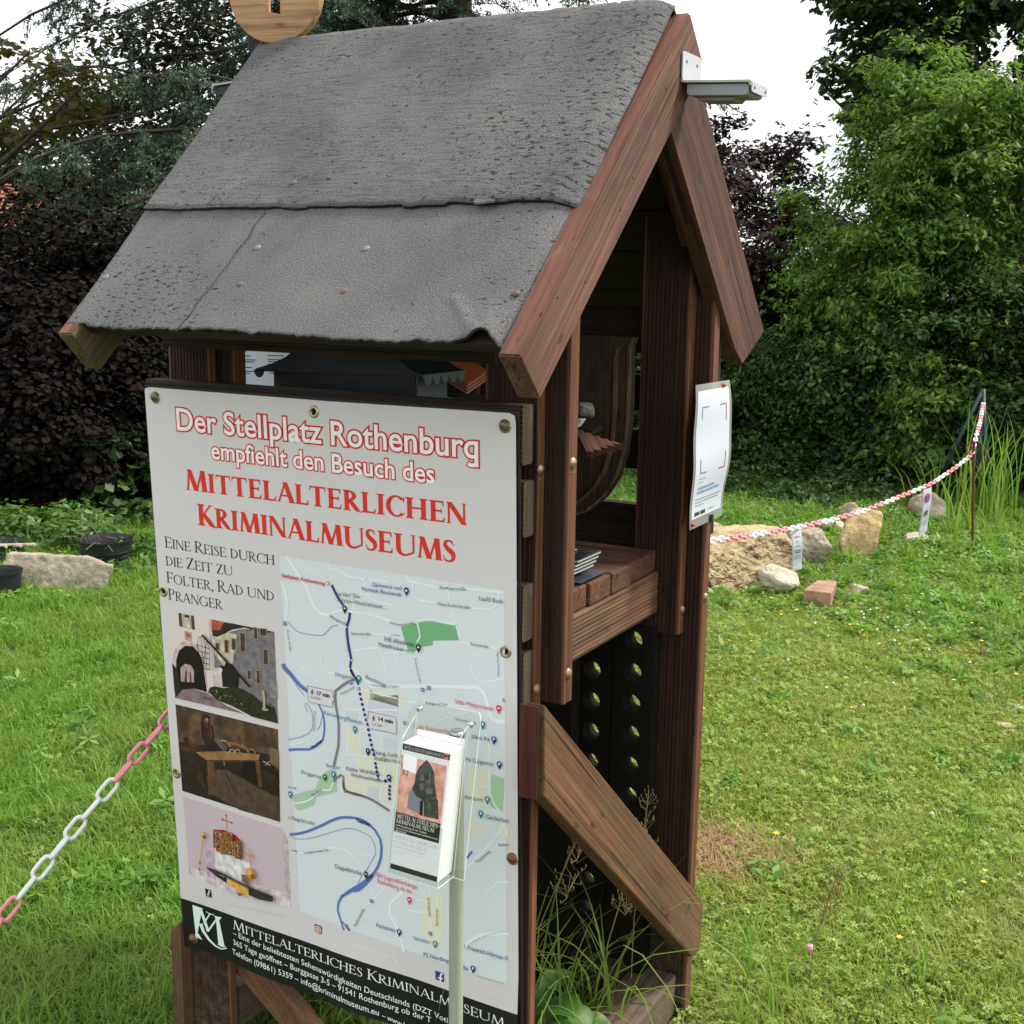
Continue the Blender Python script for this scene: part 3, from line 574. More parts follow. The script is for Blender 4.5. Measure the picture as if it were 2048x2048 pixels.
# ---- perforated dark blocks under the shelf
PB = mat('dark_fired_clay', (.011, .009, .007), .85, bump=.5, bscale=50)
PB.node_tree.nodes['Principled BSDF'].inputs['Specular IOR Level'].default_value = .1
def perforated(x0, zs, label, zoff):
    r = empty('perforated_block', (x0, .55, GZ), label, 'perforated block', 'perforated blocks under the shelf')
    cell = .072; wd = .094; y0_, y1_ = .602, .656; n = 16
    for k in range(zs):
        z0 = .98-zoff-cell*(k+1); cx, cz = x0+wd/2, z0+cell/2; rr_ = .021
        sq = []; ci = []
        for j in range(n):
            a = 6.2832*(j+.5)/n; c, s = math.cos(a), math.sin(a); q = max(abs(c)/(wd/2), abs(s)/(cell/2)); sq.append((cx+c/q, cz+s/q)); ci.append((cx+rr_*c, cz+rr_*s*1.05))
        cors = []
        vs = [(x, y0_, z) for x, z in sq]+[(x, y0_, z) for x, z in ci]+[(x, y1_, z) for x, z in sq]+[(x, y1_, z) for x, z in ci]; fs = []
        for j in range(n):
            j2 = (j+1) % n; fs += [(j, j2, n+j2, n+j), (2*n+j, 3*n+j, 3*n+j2, 2*n+j2), (n+j, n+j2, 3*n+j2, 3*n+j), (j, 2*n+j, 2*n+j2, j2)]
        m_ = MB(); m_.add(vs, fs, PB)
        for sx, sz in ((-1, -1), (1, -1), (1, 1), (-1, 1)):      # fill the square corners
            near = sorted(sq, key=lambda p: (p[0]-cx-sx*wd/2)**2+(p[1]-cz-sz*cell/2)**2)[:2]
            m_.add([(near[0][0], y0_, near[0][1]), (near[1][0], y0_, near[1][1]), (cx+sx*wd/2, y0_, cz+sz*cell/2)], [(0, 1, 2)], PB)
            m_.add([(near[0][0], y1_, near[0][1]), (near[1][0], y1_, near[1][1]), (cx+sx*wd/2, y1_, cz+sz*cell/2)], [(0, 1, 2)], PB)
        m_.build('perforated_cell', r)
    return r
xc1 = at(1182, 1417, 1, .602)[0]; xc2 = at(1264, 1368, 1, .602)[0]
perforated(xc1-.047, 13, 'left one of the two dark perforated blocks stored upright under the shelf', -.028)
perforated(xc2-.047, 13, 'right one of the two dark perforated blocks stored upright under the shelf', -.04)
bk = MB().box(xc2+.0485, -.024, .606, .630, GZ, 1.02, PB).build('shade_panel', None, origin=(xc2+.07, .62, GZ)); tag(bk, 'narrow dark panel added in place of shade between the right perforated block and rear leg', 'board')  # added near-black panel, stands in for the shade beside the block
bk = MB().box(xc1-.018, XL+.12, .54, .58, GZ, 1.04, PB).build('shade_panel', None, origin=(-.6, .56, GZ)); tag(bk, 'dark panel added in place of shade under the shelf behind the banner', 'board')  # added near-black panel, shuts off the bright gap left of the blocks
# ---- laminated poster on the posts
PO = empty('laminated_poster', (.06, .73, 1.4), 'wavy laminated poster with coloured corner brackets pinned to the right gable posts', 'poster')
LAM = bpy.data.materials.new('laminate_film'); LAM.use_nodes = True; t, b, o_ = nodes(LAM); b.inputs['Base Color'].default_value = (.42, .45, .40, 1); b.inputs['Roughness'].default_value = .15
tr = N(t, 'ShaderNodeBsdfTransparent'); mxs = N(t, 'ShaderNodeMixShader'); mxs.inputs[0].default_value = .55; t.links.new(tr.outputs[0], mxs.inputs[1]); t.links.new(b.outputs[0], mxs.inputs[2]); t.links.new(mxs.outputs[0], o_.inputs[0])
PW = mat('poster_paper', (.60, .63, .72), .28, spec=.5)
def pos(u, v, off=0.):   # u 0..1 across (towards +y), v 0..1 downwards
    y = .533+.208*u; z = 1.552-.294*v-.003*u
    x = .0965+.006*math.sin(v*5.2-.6)*(.2+u)+.0015*math.sin(v*13)
    return (x+off, y, z)
def patch(u0, u1, v0, v1, off, m, name, nu=2, nv=24, par=PO):
    vs = [pos(u0+(u1-u0)*i/nu, v0+(v1-v0)*j/nv, off) for j in range(nv+1) for i in range(nu+1)]
    fs = [(j*(nu+1)+i, j*(nu+1)+i+1, (j+1)*(nu+1)+i+1, (j+1)*(nu+1)+i) for j in range(nv) for i in range(nu)]
    return MB().add(vs, fs, m).build(name, par, smooth=True)
patch(0, 1, 0, 1, 0, LAM, 'laminate_sheet', 6, 36); patch(.05, .93, .045, .935, .0006, PW, 'printed_sheet', 6, 36)
PBL = mat('print_blue', (.06, .22, .50), .4); PRD = mat('print_crimson', (.45, .06, .10), .4); PGR = mat('print_grey', (.18, .19, .21), .5)
for nm, m_, q in (('corner_bracket', PBL, ((.17, .34, .155, .163), (.17, .185, .155, .24))), ('corner_bracket', PRD, ((.66, .84, .155, .163), (.825, .84, .155, .28))), ('corner_bracket', PBL, ((.17, .34, .612, .62), (.17, .185, .52, .62))), ('corner_bracket', PRD, ((.66, .84, .612, .62), (.825, .84, .50, .62)))):
    mm = MB()
    for (u0, u1, v0, v1) in q:
        nv = max(1, int((v1-v0)*60)); vs = [pos(u, v0+(v1-v0)*j/nv, .0012) for j in range(nv+1) for u in (u0, u1)]
        mm.add(vs, [(2*j, 2*j+1, 2*j+3, 2*j+2) for j in range(nv)], m_)
    mm.build(nm, PO)
lines = MB()
for v, u0, u1, h in ((.655, .15, .34, .004), (.68, .15, .28, .003), (.80, .13, .86, .005), (.822, .13, .80, .005), (.844, .13, .38, .005)): lines.add([pos(u0, v, .0012), pos(u1, v, .0012), pos(u1, v+h, .0012), pos(u0, v+h, .0012)], [(0, 1, 2, 3)], PGR)
for u0, u1 in ((.13, .27), (.30, .44)): lines.add([pos(u0, .892, .0012), pos(u1, .892, .0012), pos(u1, .918, .0012), pos(u0, .918, .0012)], [(0, 1, 2, 3)], INK)
for u0, u1 in ((.52, .54), (.56, .68), (.74, .76)): lines.add([pos(u0, .895, .0012), pos(u1, .895, .0012), pos(u1, .905, .0012), pos(u0, .905, .0012)], [(0, 1, 2, 3)], mat('print_teal', (.15, .35, .40), .4))
lines.build('small_print', PO)
for u, v in ((.78, .03), (.06, .965)): MB().lathe(np.array(pos(u, v, .001)), (1, 0, 0), [(0, .006), (.003, .0055), (.0045, .003), (.005, 0)], mat('red_pin', (.5, .05, .03), .35), 12).build('push_pin', PO, smooth=True)
p_ = np.array(pos(.60, .975, .001)); MB().box(p_[0], p_[0]+.006, p_[1]-.005, p_[1]+.006, p_[2]-.008, p_[2]+.007, mat('black_clip', (.02, .02, .02), .4)).build('black_clip', PO)
# ============================================================ lettering
_tc = {}
def text2d(s, off=0.):
    """outline text as flat 2-D triangles: cap height 1, starts at x=0, baseline y=0"""
    k = (s, off)
    if k in _tc: return _tc[k]
    c = bpy.data.curves.new('t', 'FONT'); c.body = s; c.size = 1; c.fill_mode = 'FRONT'; c.offset = off; c.resolution_u = 4
    o = bpy.data.objects.new('t', c); COL.objects.link(o); bpy.context.view_layer.update()
    me = bpy.data.meshes.new_from_object(o.evaluated_get(bpy.context.evaluated_depsgraph_get())); bpy.data.objects.remove(o); bpy.data.curves.remove(c)
    v = np.empty(len(me.vertices)*3, 'f'); me.vertices.foreach_get('co', v); v = v.reshape(-1, 3)[:, :2].astype(float)
    f = [tuple(p.vertices) for p in me.polygons]; bpy.data.meshes.remove(me)
    _tc[k] = (v, f); return _tc[k]
CAPH = text2d('H')[0][:, 1].max()
# a small roman capital alphabet, drawn from stems, hairlines, serifs and bowls
def glyphs(Tk, t):
    sf = .075; sh = .035; G = {}
    def V(x, top=1, bot=1, y0=0., y1=1.):
        P = [[(x-Tk/2, y0), (x+Tk/2, y0), (x+Tk/2, y1), (x-Tk/2, y1)]]
        if bot: P.append([(x-Tk/2-sf, y0), (x+Tk/2+sf, y0), (x+Tk/2+sf, y0+sh), (x+Tk/2, y0+sh*2.4), (x-Tk/2, y0+sh*2.4), (x-Tk/2-sf, y0+sh)])
        if top: P.append([(x-Tk/2-sf, y1), (x-Tk/2-sf, y1-sh), (x-Tk/2, y1-sh*2.4), (x+Tk/2, y1-sh*2.4), (x+Tk/2+sf, y1-sh), (x+Tk/2+sf, y1)])
        return P
    def H(y, x0, x1, tick=0, l=.2):   # hairline with an optional end tick (1 up, -1 down)
        P = [[(x0, y-t/2), (x1, y-t/2), (x1, y+t/2), (x0, y+t/2)]]
        if tick == 2: P.append([(x1-.01, y-t/2-.06), (x1+.035, y-.11), (x1+.035, y+.11), (x1-.01, y+t/2+.06)])
        elif tick: P.append([(x1-.05, y-tick*t/2), (x1+.04, y-tick*t/2), (x1+.055, y+tick*l), (x1+.02, y+tick*l)])
        return P
    def D(x0, y0, x1, y1, w):
        return [[(x0-w/2, y0), (x0+w/2, y0), (x1+w/2, y1), (x1-w/2, y1)]]
    def S(x, y, w): return [[(x-w/2, y), (x+w/2, y), (x+w/2, y+sh), (x-w/2, y+sh)]]
    def A(cx, cy, rx, ry, a0, a1, wv, wh, n=22):
        P = []
        for i in range(n):
            q = [math.radians(a0+(a1-a0)*k/n) for k in (i, i+1)]
            P.append([(cx+rx*math.cos(q[0]), cy+ry*math.sin(q[0])), (cx+rx*math.cos(q[1]), cy+ry*math.sin(q[1])), (cx+(rx-wv)*math.cos(q[1]), cy+(ry-wh)*math.sin(q[1])), (cx+(rx-wv)*math.cos(q[0]), cy+(ry-wh)*math.sin(q[0]))])
        return P
    def K(pts):   # variable-width stroke: (x, y, width)
        L = []; R = []
        for i, (x, y, w) in enumerate(pts):
            a = pts[max(0, i-1)]; b = pts[min(len(pts)-1, i+1)]; d = math.hypot(b[0]-a[0], b[1]-a[1]) or 1; n = (-(b[1]-a[1])/d, (b[0]-a[0])/d)
            L.append((x+n[0]*w/2, y+n[1]*w/2)); R.append((x-n[0]*w/2, y-n[1]*w/2))
        return [[L[i], L[i+1], R[i+1], R[i]] for i in range(len(pts)-1)]
    h = Tk/2; a = sf+h
    G['I'] = (V(a), 2*a)
    G['H'] = (V(a)+V(a+.50+h)+H(.52, a, a+.5+h), 2*a+.5+h)
    G['E'] = (V(a)+H(1-t/2, a, a+.40, -1)+H(.52, a, a+.33, 2)+H(t/2, a, a+.43, 1), a+.50)
    G['F'] = (V(a)+H(1-t/2, a, a+.40, -1)+H(.50, a, a+.33, 2), a+.45)
    G['L'] = (V(a)+H(t/2, a, a+.42, 1), a+.47)
    G['T'] = (V(.36+h*.3, 0)+[[(.02, 1-t), (.70+h*.6, 1-t), (.70+h*.6, 1), (.02, 1)]]+[[(0, .78), (.035, .78), (.07, 1-t), (.02, 1)], [(.72+h*.6, .78), (.685+h*.6, .78), (.65+h*.6, 1-t), (.70+h*.6, 1)]], .72+h*.6)
    G['D'] = (V(a)+A(a, .5, .60, .5, -90, 90, Tk, t), a+.62)
    G['P'] = (V(a)+A(a+.12, .745, .33, .255, -90, 90, Tk*.95, t, 14)+H(1-t/2, a, a+.12)+H(.49+t/2, a, a+.12), a+.47)
    G['R'] = (V(a)+A(a+.12, .745, .32, .255, -90, 90, Tk*.95, t, 14)+H(1-t/2, a, a+.12)+H(.49+t/2, a, a+.12)+K([(a+.14, .52, Tk*.8), (a+.30, .30, Tk*1.05), (a+.46, .08, Tk), (a+.60, .0, .05), (a+.70, -.04, .02)]), a+.60)
    G['B'] = (V(a)+A(a+.1, .755, .30, .245, -90, 90, Tk*.9, t, 14)+A(a+.1, .27, .36, .27, -90, 90, Tk, t, 14)+H(1-t/2, a, a+.1)+H(.53, a, a+.1)+H(t/2, a, a+.1), a+.48)
    G['O'] = (A(.46, .5, .46, .52, 0, 360, Tk, t, 36), .92)
    G['G'] = (A(.46, .5, .46, .52, 48, 318, Tk, t, 28)+V(.80, 0, 0, .06, .46)+[[(.80-h-sf, .43), (.80+h+sf*.6, .43), (.80+h+sf*.6, .46+t/3), (.80-h-sf, .46+t/3)]]+[[(.74, .84), (.80, .98), (.82, .98), (.80, .70)]], .92)
    G['C'] = (A(.46, .5, .46, .52, 42, 318, Tk, t, 28)+[[(.74, .84), (.79, .98), (.82, .98), (.80, .68)]]+[[(.76, .16), (.82, .28), (.80, .14), (.74, .10)]], .80)
    G['S'] = (K([(.44, .75, .03), (.415, .86, .045), (.36, .94, t*1.1), (.27, .975, t), (.16, .95, t*1.3), (.10, .86, Tk*.7), (.10, .74, Tk*.85), (.17, .63, Tk), (.28, .53, Tk*1.15), (.40, .42, Tk*1.05), (.445, .29, Tk*.9), (.43, .15, Tk*.7), (.34, .05, t*1.3), (.23, .02, t), (.12, .045, t*1.1), (.06, .12, .045), (.03, .27, .03)]), .50)
    G['U'] = (V(a, 1, 0, .30, 1)+[[(.74+h-t/2, .30), (.74+h+t/2, .30), (.74+h+t/2, 1), (.74+h-t/2, 1)]]+S(.74+h, 1-sh, .22)+K([(a, .31, Tk), (a+.02, .19, Tk*.95), (a+.09, .08, Tk*.75), (a+.20, .015, t*1.5), (a+.34, .02, t*1.2), (a+.45, .07, t*1.1), (.74+h-.01, .18, t), (.74+h, .31, t)]), .84+h)
    G['N'] = (D(.10, 0, .10, 1, t)+S(.10, 0, .20)+D(.12, 1, .74, 0, Tk*1.15)+D(.74, 0, .74, 1, t)+S(.74, 1-sh, .20)+S(.09, 1-sh, .16), .84)
    G['M'] = (D(.10, 0, .20, 1, t*1.1)+S(.10, 0, .21)+D(.20, 1, .52, .0, Tk*1.1)+D(.52, 0, .82, 1, t*1.1)+D(.84, 1, .92, 0, Tk*1.1)+S(.92, 0, .18+Tk), 1.04)
    G['A'] = (D(.08, 0, .41, 1, t)+D(.41, 1.02, .74, 0, Tk*1.12)+H(.34, .2, .62)+S(.08, 0, .20)+S(.74, 0, .18+Tk), .82)
    G['V'] = (D(.10, 1, .42, -.02, Tk*1.12)+D(.42, -.02, .72, 1, t)+S(.10, 1-sh, .2+Tk)+S(.72, 1-sh, .2), .80)
    G['K'] = (V(a)+D(a+.06, .46, a+.48, 1, t)+S(a+.48, 1-sh, .20)+K([(a+.10, .58, Tk*.8), (a+.32, .30, Tk*1.1), (a+.50, .07, Tk), (a+.66, -.01, .05), (a+.74, -.04, .02)]), a+.62)
    G['Z'] = (D(.06, 0, .56, 1, Tk*1.25)+H(1-t/2, .05, .60)+H(t/2, .03, .60, 1)+[[(.03, .78), (.065, .78), (.10, 1-t), (.05, 1)]], .66)
    G['J'] = (V(a+.04, 1, 0, .0, 1)+K([(a+.04, .02, Tk), (a+.02, -.12, Tk*.7), (a-.05, -.22, t)]), 2*a+.04)
    G[','] = (K([(.08, .10, .09), (.09, .0, .10), (.03, -.16, .02)]), .17)
    return G
def serif2d(s, Tk=.15, t=.055, small=.84, gap=.055):
    """capitals full height, lower case letters as small capitals"""
    G = glyphs(Tk, t); x = 0; V_ = []; F_ = []; k = 0
    for ch in s:
        if ch == ' ': x += .30; continue
        u = ch.upper(); sc = 1. if (ch == u) else small
        ps, w_ = G[u]
        for p in ps:
            o = len(V_); V_ += [(x+a*sc, b*sc, (k % 5)) for a, b in p]; F_.append(tuple(range(o, o+len(p)))); k += 1
        x += w_*sc+gap
    return np.array(V_), F_, x-gap
# ============================================================ BANNER
BX0, BX1, BZ0, BZ1 = -.8525, -.0095, 1.533, .300
def by(x, z):
    y = -.006+.0365*(1.533-z)
    if z < .50:
        w_ = ((.50-z)/.2)**1.5; y += w_*(.006*math.sin((x+.9)*10.5)+.004*math.sin((x+.85)*23))
    return y
def BS_(x, z, off=0.): return np.array((x, by(x, z)-off, z))
BN = empty('museum_banner', (-.43, 0, 1.5), 'large white vinyl museum banner with red title, map and three photos, on the kiosk front', 'banner')
VIN = mat('white_vinyl', (.74, .71, .725), .34, spec=.4, bump=.10, bscale=5); 
def bxz(px, py):
    x, z = -.4, .9
    p = at(px, py, 1, .02)
    for _ in range(8): p = at(px, py, 1, by(p[0], p[2]))
    return np.array((p[0], p[2]))
CR = dict(a=(280, 750, .20704), b=(680, 750, .20704), A=(320, 1050, .20704), B=(550, 1100, .12940), C=(780, 1100, .13975), D=(550, 1330, .12940), E=(740, 1370, .15528), F=(550, 1560, .15528), G=(740, 1640, .15528), H=(340, 1750, .20704), r=(640, 1800, .23810), p=(340, 1400, .21739), x=(0, 0, 1.))
def cp(c, x, y): a, b, s = CR[c]; return bxz(a+x*s, b+y*s)
_cm = {}
def pm(c, rough=.4):
    k = tuple(round(v, 3) for v in c)
    if k not in _cm: _cm[k] = mat('print_ink_%d' % len(_cm), c, rough, spec=.35)
    return _cm[k]
def lin(r, g, b, k=1.): f = lambda v: ((v/255+.055)/1.055)**2.4 if v > 10 else v/255/12.92; return tuple(min(1, f(v)*k) for v in (r, g, b))
KK = 1.28    # print reflectance relative to the photographed (shaded) value
def ink(r, g, b): return lin(r, g, b, KK)
def gridquad(mb, c4, m, off, nu=6, nv=6):
    """bilinear patch given by four (x, z) corners tl, tr, br, bl, draped on the banner"""
    tl, tr, br, bl = [np.array(q) for q in c4]; vs = []
    for j in range(nv+1):
        for i in range(nu+1):
            u, v = i/nu, j/nv; q = (tl*(1-u)+tr*u)*(1-v)+(bl*(1-u)+br*u)*v; vs.append(BS_(q[0], q[1], off))
    mb.add(vs, [(j*(nu+1)+i, j*(nu+1)+i+1, (j+1)*(nu+1)+i+1, (j+1)*(nu+1)+i) for j in range(nv) for i in range(nu)], m)
def pmv(c):
    k = tuple(round(v, 3) for v in c)+(1,)
    if k not in _cm: _cm[k] = mat('photo_ink_%d' % len(_cm), c, .4, spec=.35, var=.32, bscale=70)
    return _cm[k]
def poly(mb, c, pts, col, off, P_=None):
    q = [cp(c, *p) for p in pts]; mb.add([BS_(a[0], a[1], off) for a in q], [tuple(range(len(q)))], (P_ or pm)(ink(*col)))
def line(mb, c, pts, wd, col, off, step=.012, closed=False):
    q = [cp(c, *p) for p in pts]
    if closed: q.append(q[0])
    # resample with rounded corners (Catmull-Rom)
    P = []; n = len(q)
    for i in range(n-1):
        p0, p1, p2, p3 = q[max(0, i-1)], q[i], q[i+1], q[min(n-1, i+2)]; k = max(1, int(np.linalg.norm(p2-p1)/step))
        for j in range(k):
            t = j/k; P.append(.5*((2*p1)+(p2-p0)*t+(2*p0-5*p1+4*p2-p3)*t*t+(3*p1-p0-3*p2+p3)*t**3) if n > 2 else p1+(p2-p1)*t)
    P.append(q[-1]); L = []; R = []
    for i, p in enumerate(P):
        d = P[min(len(P)-1, i+1)]-P[max(0, i-1)]; d /= (np.linalg.norm(d)+1e-9); nn_ = np.array((-d[1], d[0])); w_ = wd if not hasattr(wd, '__len__') else wd[0]+(wd[1]-wd[0])*i/(len(P)-1)
        a = p+nn_*w_/2; b = p-nn_*w_/2; L.append(BS_(a[0], a[1], off)); R.append(BS_(b[0], b[1], off))
    k = len(L); mb.add(L+R, [(i, i+1, k+i+1, k+i) for i in range(k-1)], pm(ink(*col)))
def circ(mb, ctr, r, m, off, n=18, sx=1.):
    mb.add([BS_(ctr[0]+r*sx*math.cos(6.2832*j/n), ctr[1]+r*math.sin(6.2832*j/n), off) for j in range(n)], [tuple(range(n))], m)
def lay(mb, verts, faces, width, p0, p1, hgt, m, off):
    """place 2-D text (cap height 1, given width) between two baseline points with cap height hgt (metres)"""
    p0, p1 = np.array(p0), np.array(p1); d = p1-p0; L = np.linalg.norm(d); d /= L; n_ = np.array((-d[1], d[0])); sx = L/width
    out = []
    for v in verts:
        q = p0+d*v[0]*sx+n_*v[1]*hgt; out.append(BS_(q[0], q[1], off+(.00004*v[2] if len(v) > 2 else 0)))
    mb.add(out, faces, m)
def hz(c, x, y, h): a = cp(c, x, y); b = cp(c, x, y-h); return abs(b[1]-a[1])
def sans(mb, c0, x0, y0, c1, x1, y1, h, s, col, off, bold=0., c3=None):
    v, f = text2d(s, bold); hh = hz(c0, x0, y0, h)
    lay(mb, v/CAPH, f, (v[:, 0].max()-0)/CAPH, cp(c0, x0, y0), cp(c1, x1, y1), hh, pm(ink(*col)), off)
def serif(mb, c0, x0, y0, c1, x1, y1, h, s, col, off, **k):
    v, f, w_ = serif2d(s, **k); lay(mb, v, f, w_, cp(c0, x0, y0), cp(c1, x1, y1), hz(c0, x0, y0, h), pm(ink(*col)), off)
# sheet (with open eyelet holes)
EYE = [('a', 1680, 355, 1), ('x', 327, 1182.5, 1), ('x', 353.5, 1546, 1), ('C', 1655, 1453, 1), ('a', 150, 218, 0), ('b', 1595, 497, 0), ('x', 1025, 1717.7, 2), ('H', 225, 615, 2)]
cu = bpy.data.curves.new('sheet_curve', 'CURVE'); cu.dimensions = '2D'; cu.fill_mode = 'FRONT'
loops = [[(BX0, BZ0-.002), (BX0+.012, BZ0+.002), (-.4, BZ0+.001), (BX1-.012, BZ0+.004), (BX1-.002, BZ0), (BX1, BZ0-.012), (BX1, .50), (BX0, .50)]]
for c, x, y, k in EYE:
    q = cp(c, x, y)
    if k == 1: loops.append([(q[0]+.0055*math.cos(6.2832*j/16), q[1]+.0055*math.sin(6.2832*j/16)) for j in range(16)])
for pts in loops:
    sp = cu.splines.new('POLY'); sp.points.add(len(pts)-1); sp.use_cyclic_u = True
    for qq, p in zip(sp.points, pts): qq.co = (p[0], p[1], 0, 1)
tmp = bpy.data.objects.new('tmp', cu); COL.objects.link(tmp); bpy.context.view_layer.update()
me = bpy.data.meshes.new_from_object(tmp.evaluated_get(bpy.context.evaluated_depsgraph_get())); bpy.data.objects.remove(tmp)
sheet = MB(); sheet.add([BS_(v.co[0], v.co[1], 0) for v in me.vertices], [tuple(p.vertices) for p in me.polygons], VIN)
gridquad(sheet, ((BX0, .50), (BX1, .50), (BX1-.003, .418), (BX0-.002, .418)), VIN, 0, 60, 8)
BLKV = mat('black_vinyl', (.012, .012, .013), .42); gridquad(sheet, ((BX0-.002, .418), (BX1-.003, .418), (BX1-.004, BZ1), (BX0-.004, BZ1)), BLKV, 0, 60, 10)
o = sheet.build('sheet', BN)
# thin dark hem visible along top and right edge
hm = MB(); hm.prism([(BX1+.001, by(0, 1.53)+.0035, BZ0+.004), (BX1+.001, by(0, .3)+.003, .3), (BX1+.0055, by(0, .3)+.003, .3), (BX1+.0055, by(0, 1.53)+.0035, BZ0+.006)], (0, .002, 0), mat('black_backing', (.01, .01, .01), .6))
hm.prism([(BX0-.003, by(0, 1.53)+.0035, BZ0+.006), (BX1+.005, by(0, 1.53)+.0035, BZ0+.007), (BX1+.005, by(0, 1.53)+.0035, BZ0-.01), (BX0-.003, by(0, 1.53)+.0035, BZ0-.01)], (0, .0015, 0), MATS['black_backing'])
hm.prism([(BX0-.005, by(0, 1.5)+.003, 1.5), (BX0-.0055, by(0, .3)+.003, .3), (BX0+.004, by(0, .3)+.003, .3), (BX0+.004, by(0, 1.5)+.003, 1.5)], (0, .0015, 0), MATS['black_backing'])
hm.build('backing', BN)
EYB = mat('eyelet_brass', (.50, .44, .27), .3, .9, bump=.15); CAPB = mat('bolt_cap_brass', (.20, .18, .13), .42, .8, bump=.5, bscale=90); CAPR = mat('bolt_cap_rust', (.22, .11, .06), .5, .7, bump=.5, bscale=90)
for c, x, y, k in EYE:
    q = cp(c, x, y); p = BS_(q[0], q[1], 0); g = MB()
    g.lathe(p, (0, -1, 0), [(.0055, -.004), (.0055, .0012), (.0072, .0024), (.0105, .0018), (.0118, .0004), (.0118, -.001)], EYB, 28); e_ = g.build('eyelet', BN, smooth=True)
    if k != 1:
        mm = CAPB if k == 0 else CAPR; g = MB(); g.lathe(p+(0, 0, .002), (0, -1, 0), [(0, .0085), (.0016, .0084), (.002, .0074), (.0042, .0078), (.0046, .0070), (.0085, .0058), (.0102, .003), (.0104, -.001)], mm, 24)
        bc = g.build('bolt_cap', BN, smooth=True)
# titles
h1 = MB(); RED = (196, 40, 32); WH = (236, 238, 250)
for (c0, x0, y0, c1, x1, y1, h, s) in (('a', 348, 528, 'b', 1338, 806, 208, 'Der Stellplatz Rothenburg'), ('a', 690, 806, 'b', 915, 1046, 165, 'empfiehlt den Besuch des')):
    tail = s.endswith('g'); s = s[:-1]+'q' if tail else s
    for off_, col, o_ in ((.060, RED, .0004), (.012, WH, .0009)):
        v, f = text2d(s, off_); v0, _ = text2d(s, .012)
        vv = v.copy(); W_ = v0[:, 0].max()
        P0, P1, Hh = cp(c0, x0, y0), cp(c1, x1, y1), hz(c0, x0+30, y0, h)
        lay(h1, vv/CAPH, f, W_/CAPH, P0, P1, Hh, pm(ink(*col)), o_)
        if tail:
            hk = [(W_/CAPH-.085, .02), (W_/CAPH-.085, -.16), (W_/CAPH-.13, -.26), (W_/CAPH-.24, -.30), (W_/CAPH-.36, -.29), (W_/CAPH-.46, -.24)]
            wk = .155 if off_ < .03 else .265; Lh = []; Rh = []
            for i, q in enumerate(hk):
                a_, b_ = hk[max(0, i-1)], hk[min(len(hk)-1, i+1)]; dd = math.hypot(b_[0]-a_[0], b_[1]-a_[1]); n_ = (-(b_[1]-a_[1])/dd, (b_[0]-a_[0])/dd); Lh.append((q[0]+n_[0]*wk/2, q[1]+n_[1]*wk/2)); Rh.append((q[0]-n_[0]*wk/2, q[1]-n_[1]*wk/2))
            if off_ > .03: Lh[-1] = (Lh[-1][0]-.05, Lh[-1][1]+.02); Rh[-1] = (Rh[-1][0]-.05, Rh[-1][1]+.02)
            kk = len(hk); lay(h1, np.array(Lh+Rh), [(i, i+1, kk+i+1, kk+i) for i in range(kk-1)], W_/CAPH, P0, P1, Hh, pm(ink(*col)), o_+.0001)
h1.build('outlined_headline', BN)
h2 = MB(); R2 = (203, 48, 36)
serif(h2, 'a', 446, 1108, 'b', 1225, 1452, 200, 'Mittelalterlichen', R2, .0005, Tk=.205, t=.085, small=.90)
serif(h2, 'a', 562, 1448, 'b', 1112, 1812, 205, 'Kriminalmuseums', R2, .0005, Tk=.205, t=.085, small=.90)
h2.build('red_serif_title', BN)
h3 = MB(); DK = (38, 38, 42)
for x0, y0, x1, y1, s in ((50, 215, 1110, 388, 'Eine Reise durch'), (60, 388, 705, 492, 'die Zeit zu'), (68, 555, 1105, 736, 'Folter, Rad und'), (85, 718, 605, 816, 'Pranger')):
    serif(h3, 'A', x0, y0, 'A', x1, y1, 106, s, DK, .0005, Tk=.105, t=.045, small=.84)
h3.build('black_serif_text', BN)
# ---------------- map
mp = MB(); MC = [cp('x', 559.7, 1111.5), cp('x', 1007.8, 1180.5), cp('x', 1015.7, 1973.5), cp('x', 600, 1823)]
MC[1][0] = MC[2][0] = (MC[1][0]+MC[2][0])/2
gridquad(mp, MC, pm(ink(203, 209, 214)), .0004, 12, 30); o1, o2, o3, o4, o5 = .0008, .0012, .0016, .0021, .0027
YL = (212, 211, 192)
for c, pts in (('D', [(1090, 90), (1170, 20), (1240, 60), (1400, 200), (1330, 330), (1250, 260)]), ('D', [(1290, 330), (1500, 380), (1910, 470), (1910, 680), (1600, 620), (1330, 520)]), ('D', [(1080, 960), (1290, 990), (1330, 1250), (1250, 1400), (1090, 1200)]),
               ('D', [(1270, 1380), (1900, 1420), (1910, 1700), (1900, 2100), (1600, 2100), (1300, 2040), (1100, 1980), (1040, 1840), (1060, 1650), (1280, 1640)]), ('E', [(1250, 1060), (1560, 1120), (1550, 1600), (1260, 1480)]), ('E', [(150, 150), (460, 110), (440, 300), (0, 180), (0, 50)]),
               ('G', [(690, 930), (960, 960), (960, 1500), (880, 1700), (760, 1600), (670, 1450)]), ('G', [(1260, 20), (1500, 60), (1500, 180), (1260, 180)]), ('G', [(1660, 50), (1780, 80), (1790, 230), (1640, 190)])):
    poly(mp, c, pts, YL, .0006)
GB = (196, 200, 210)
for c, pts in (('D', [(1450, 520), (1900, 640), (1900, 760), (1430, 680)]), ('D', [(1110, 720), (1290, 740), (1270, 900), (1110, 880)]), ('D', [(1430, 1880), (1610, 1900), (1600, 2100), (1430, 2060)]), ('D', [(1690, 1100), (1890, 1160), (1880, 1320), (1680, 1280)])): poly(mp, c, pts, GB, .0007)
GR = (112, 166, 120); G2 = (160, 190, 160)
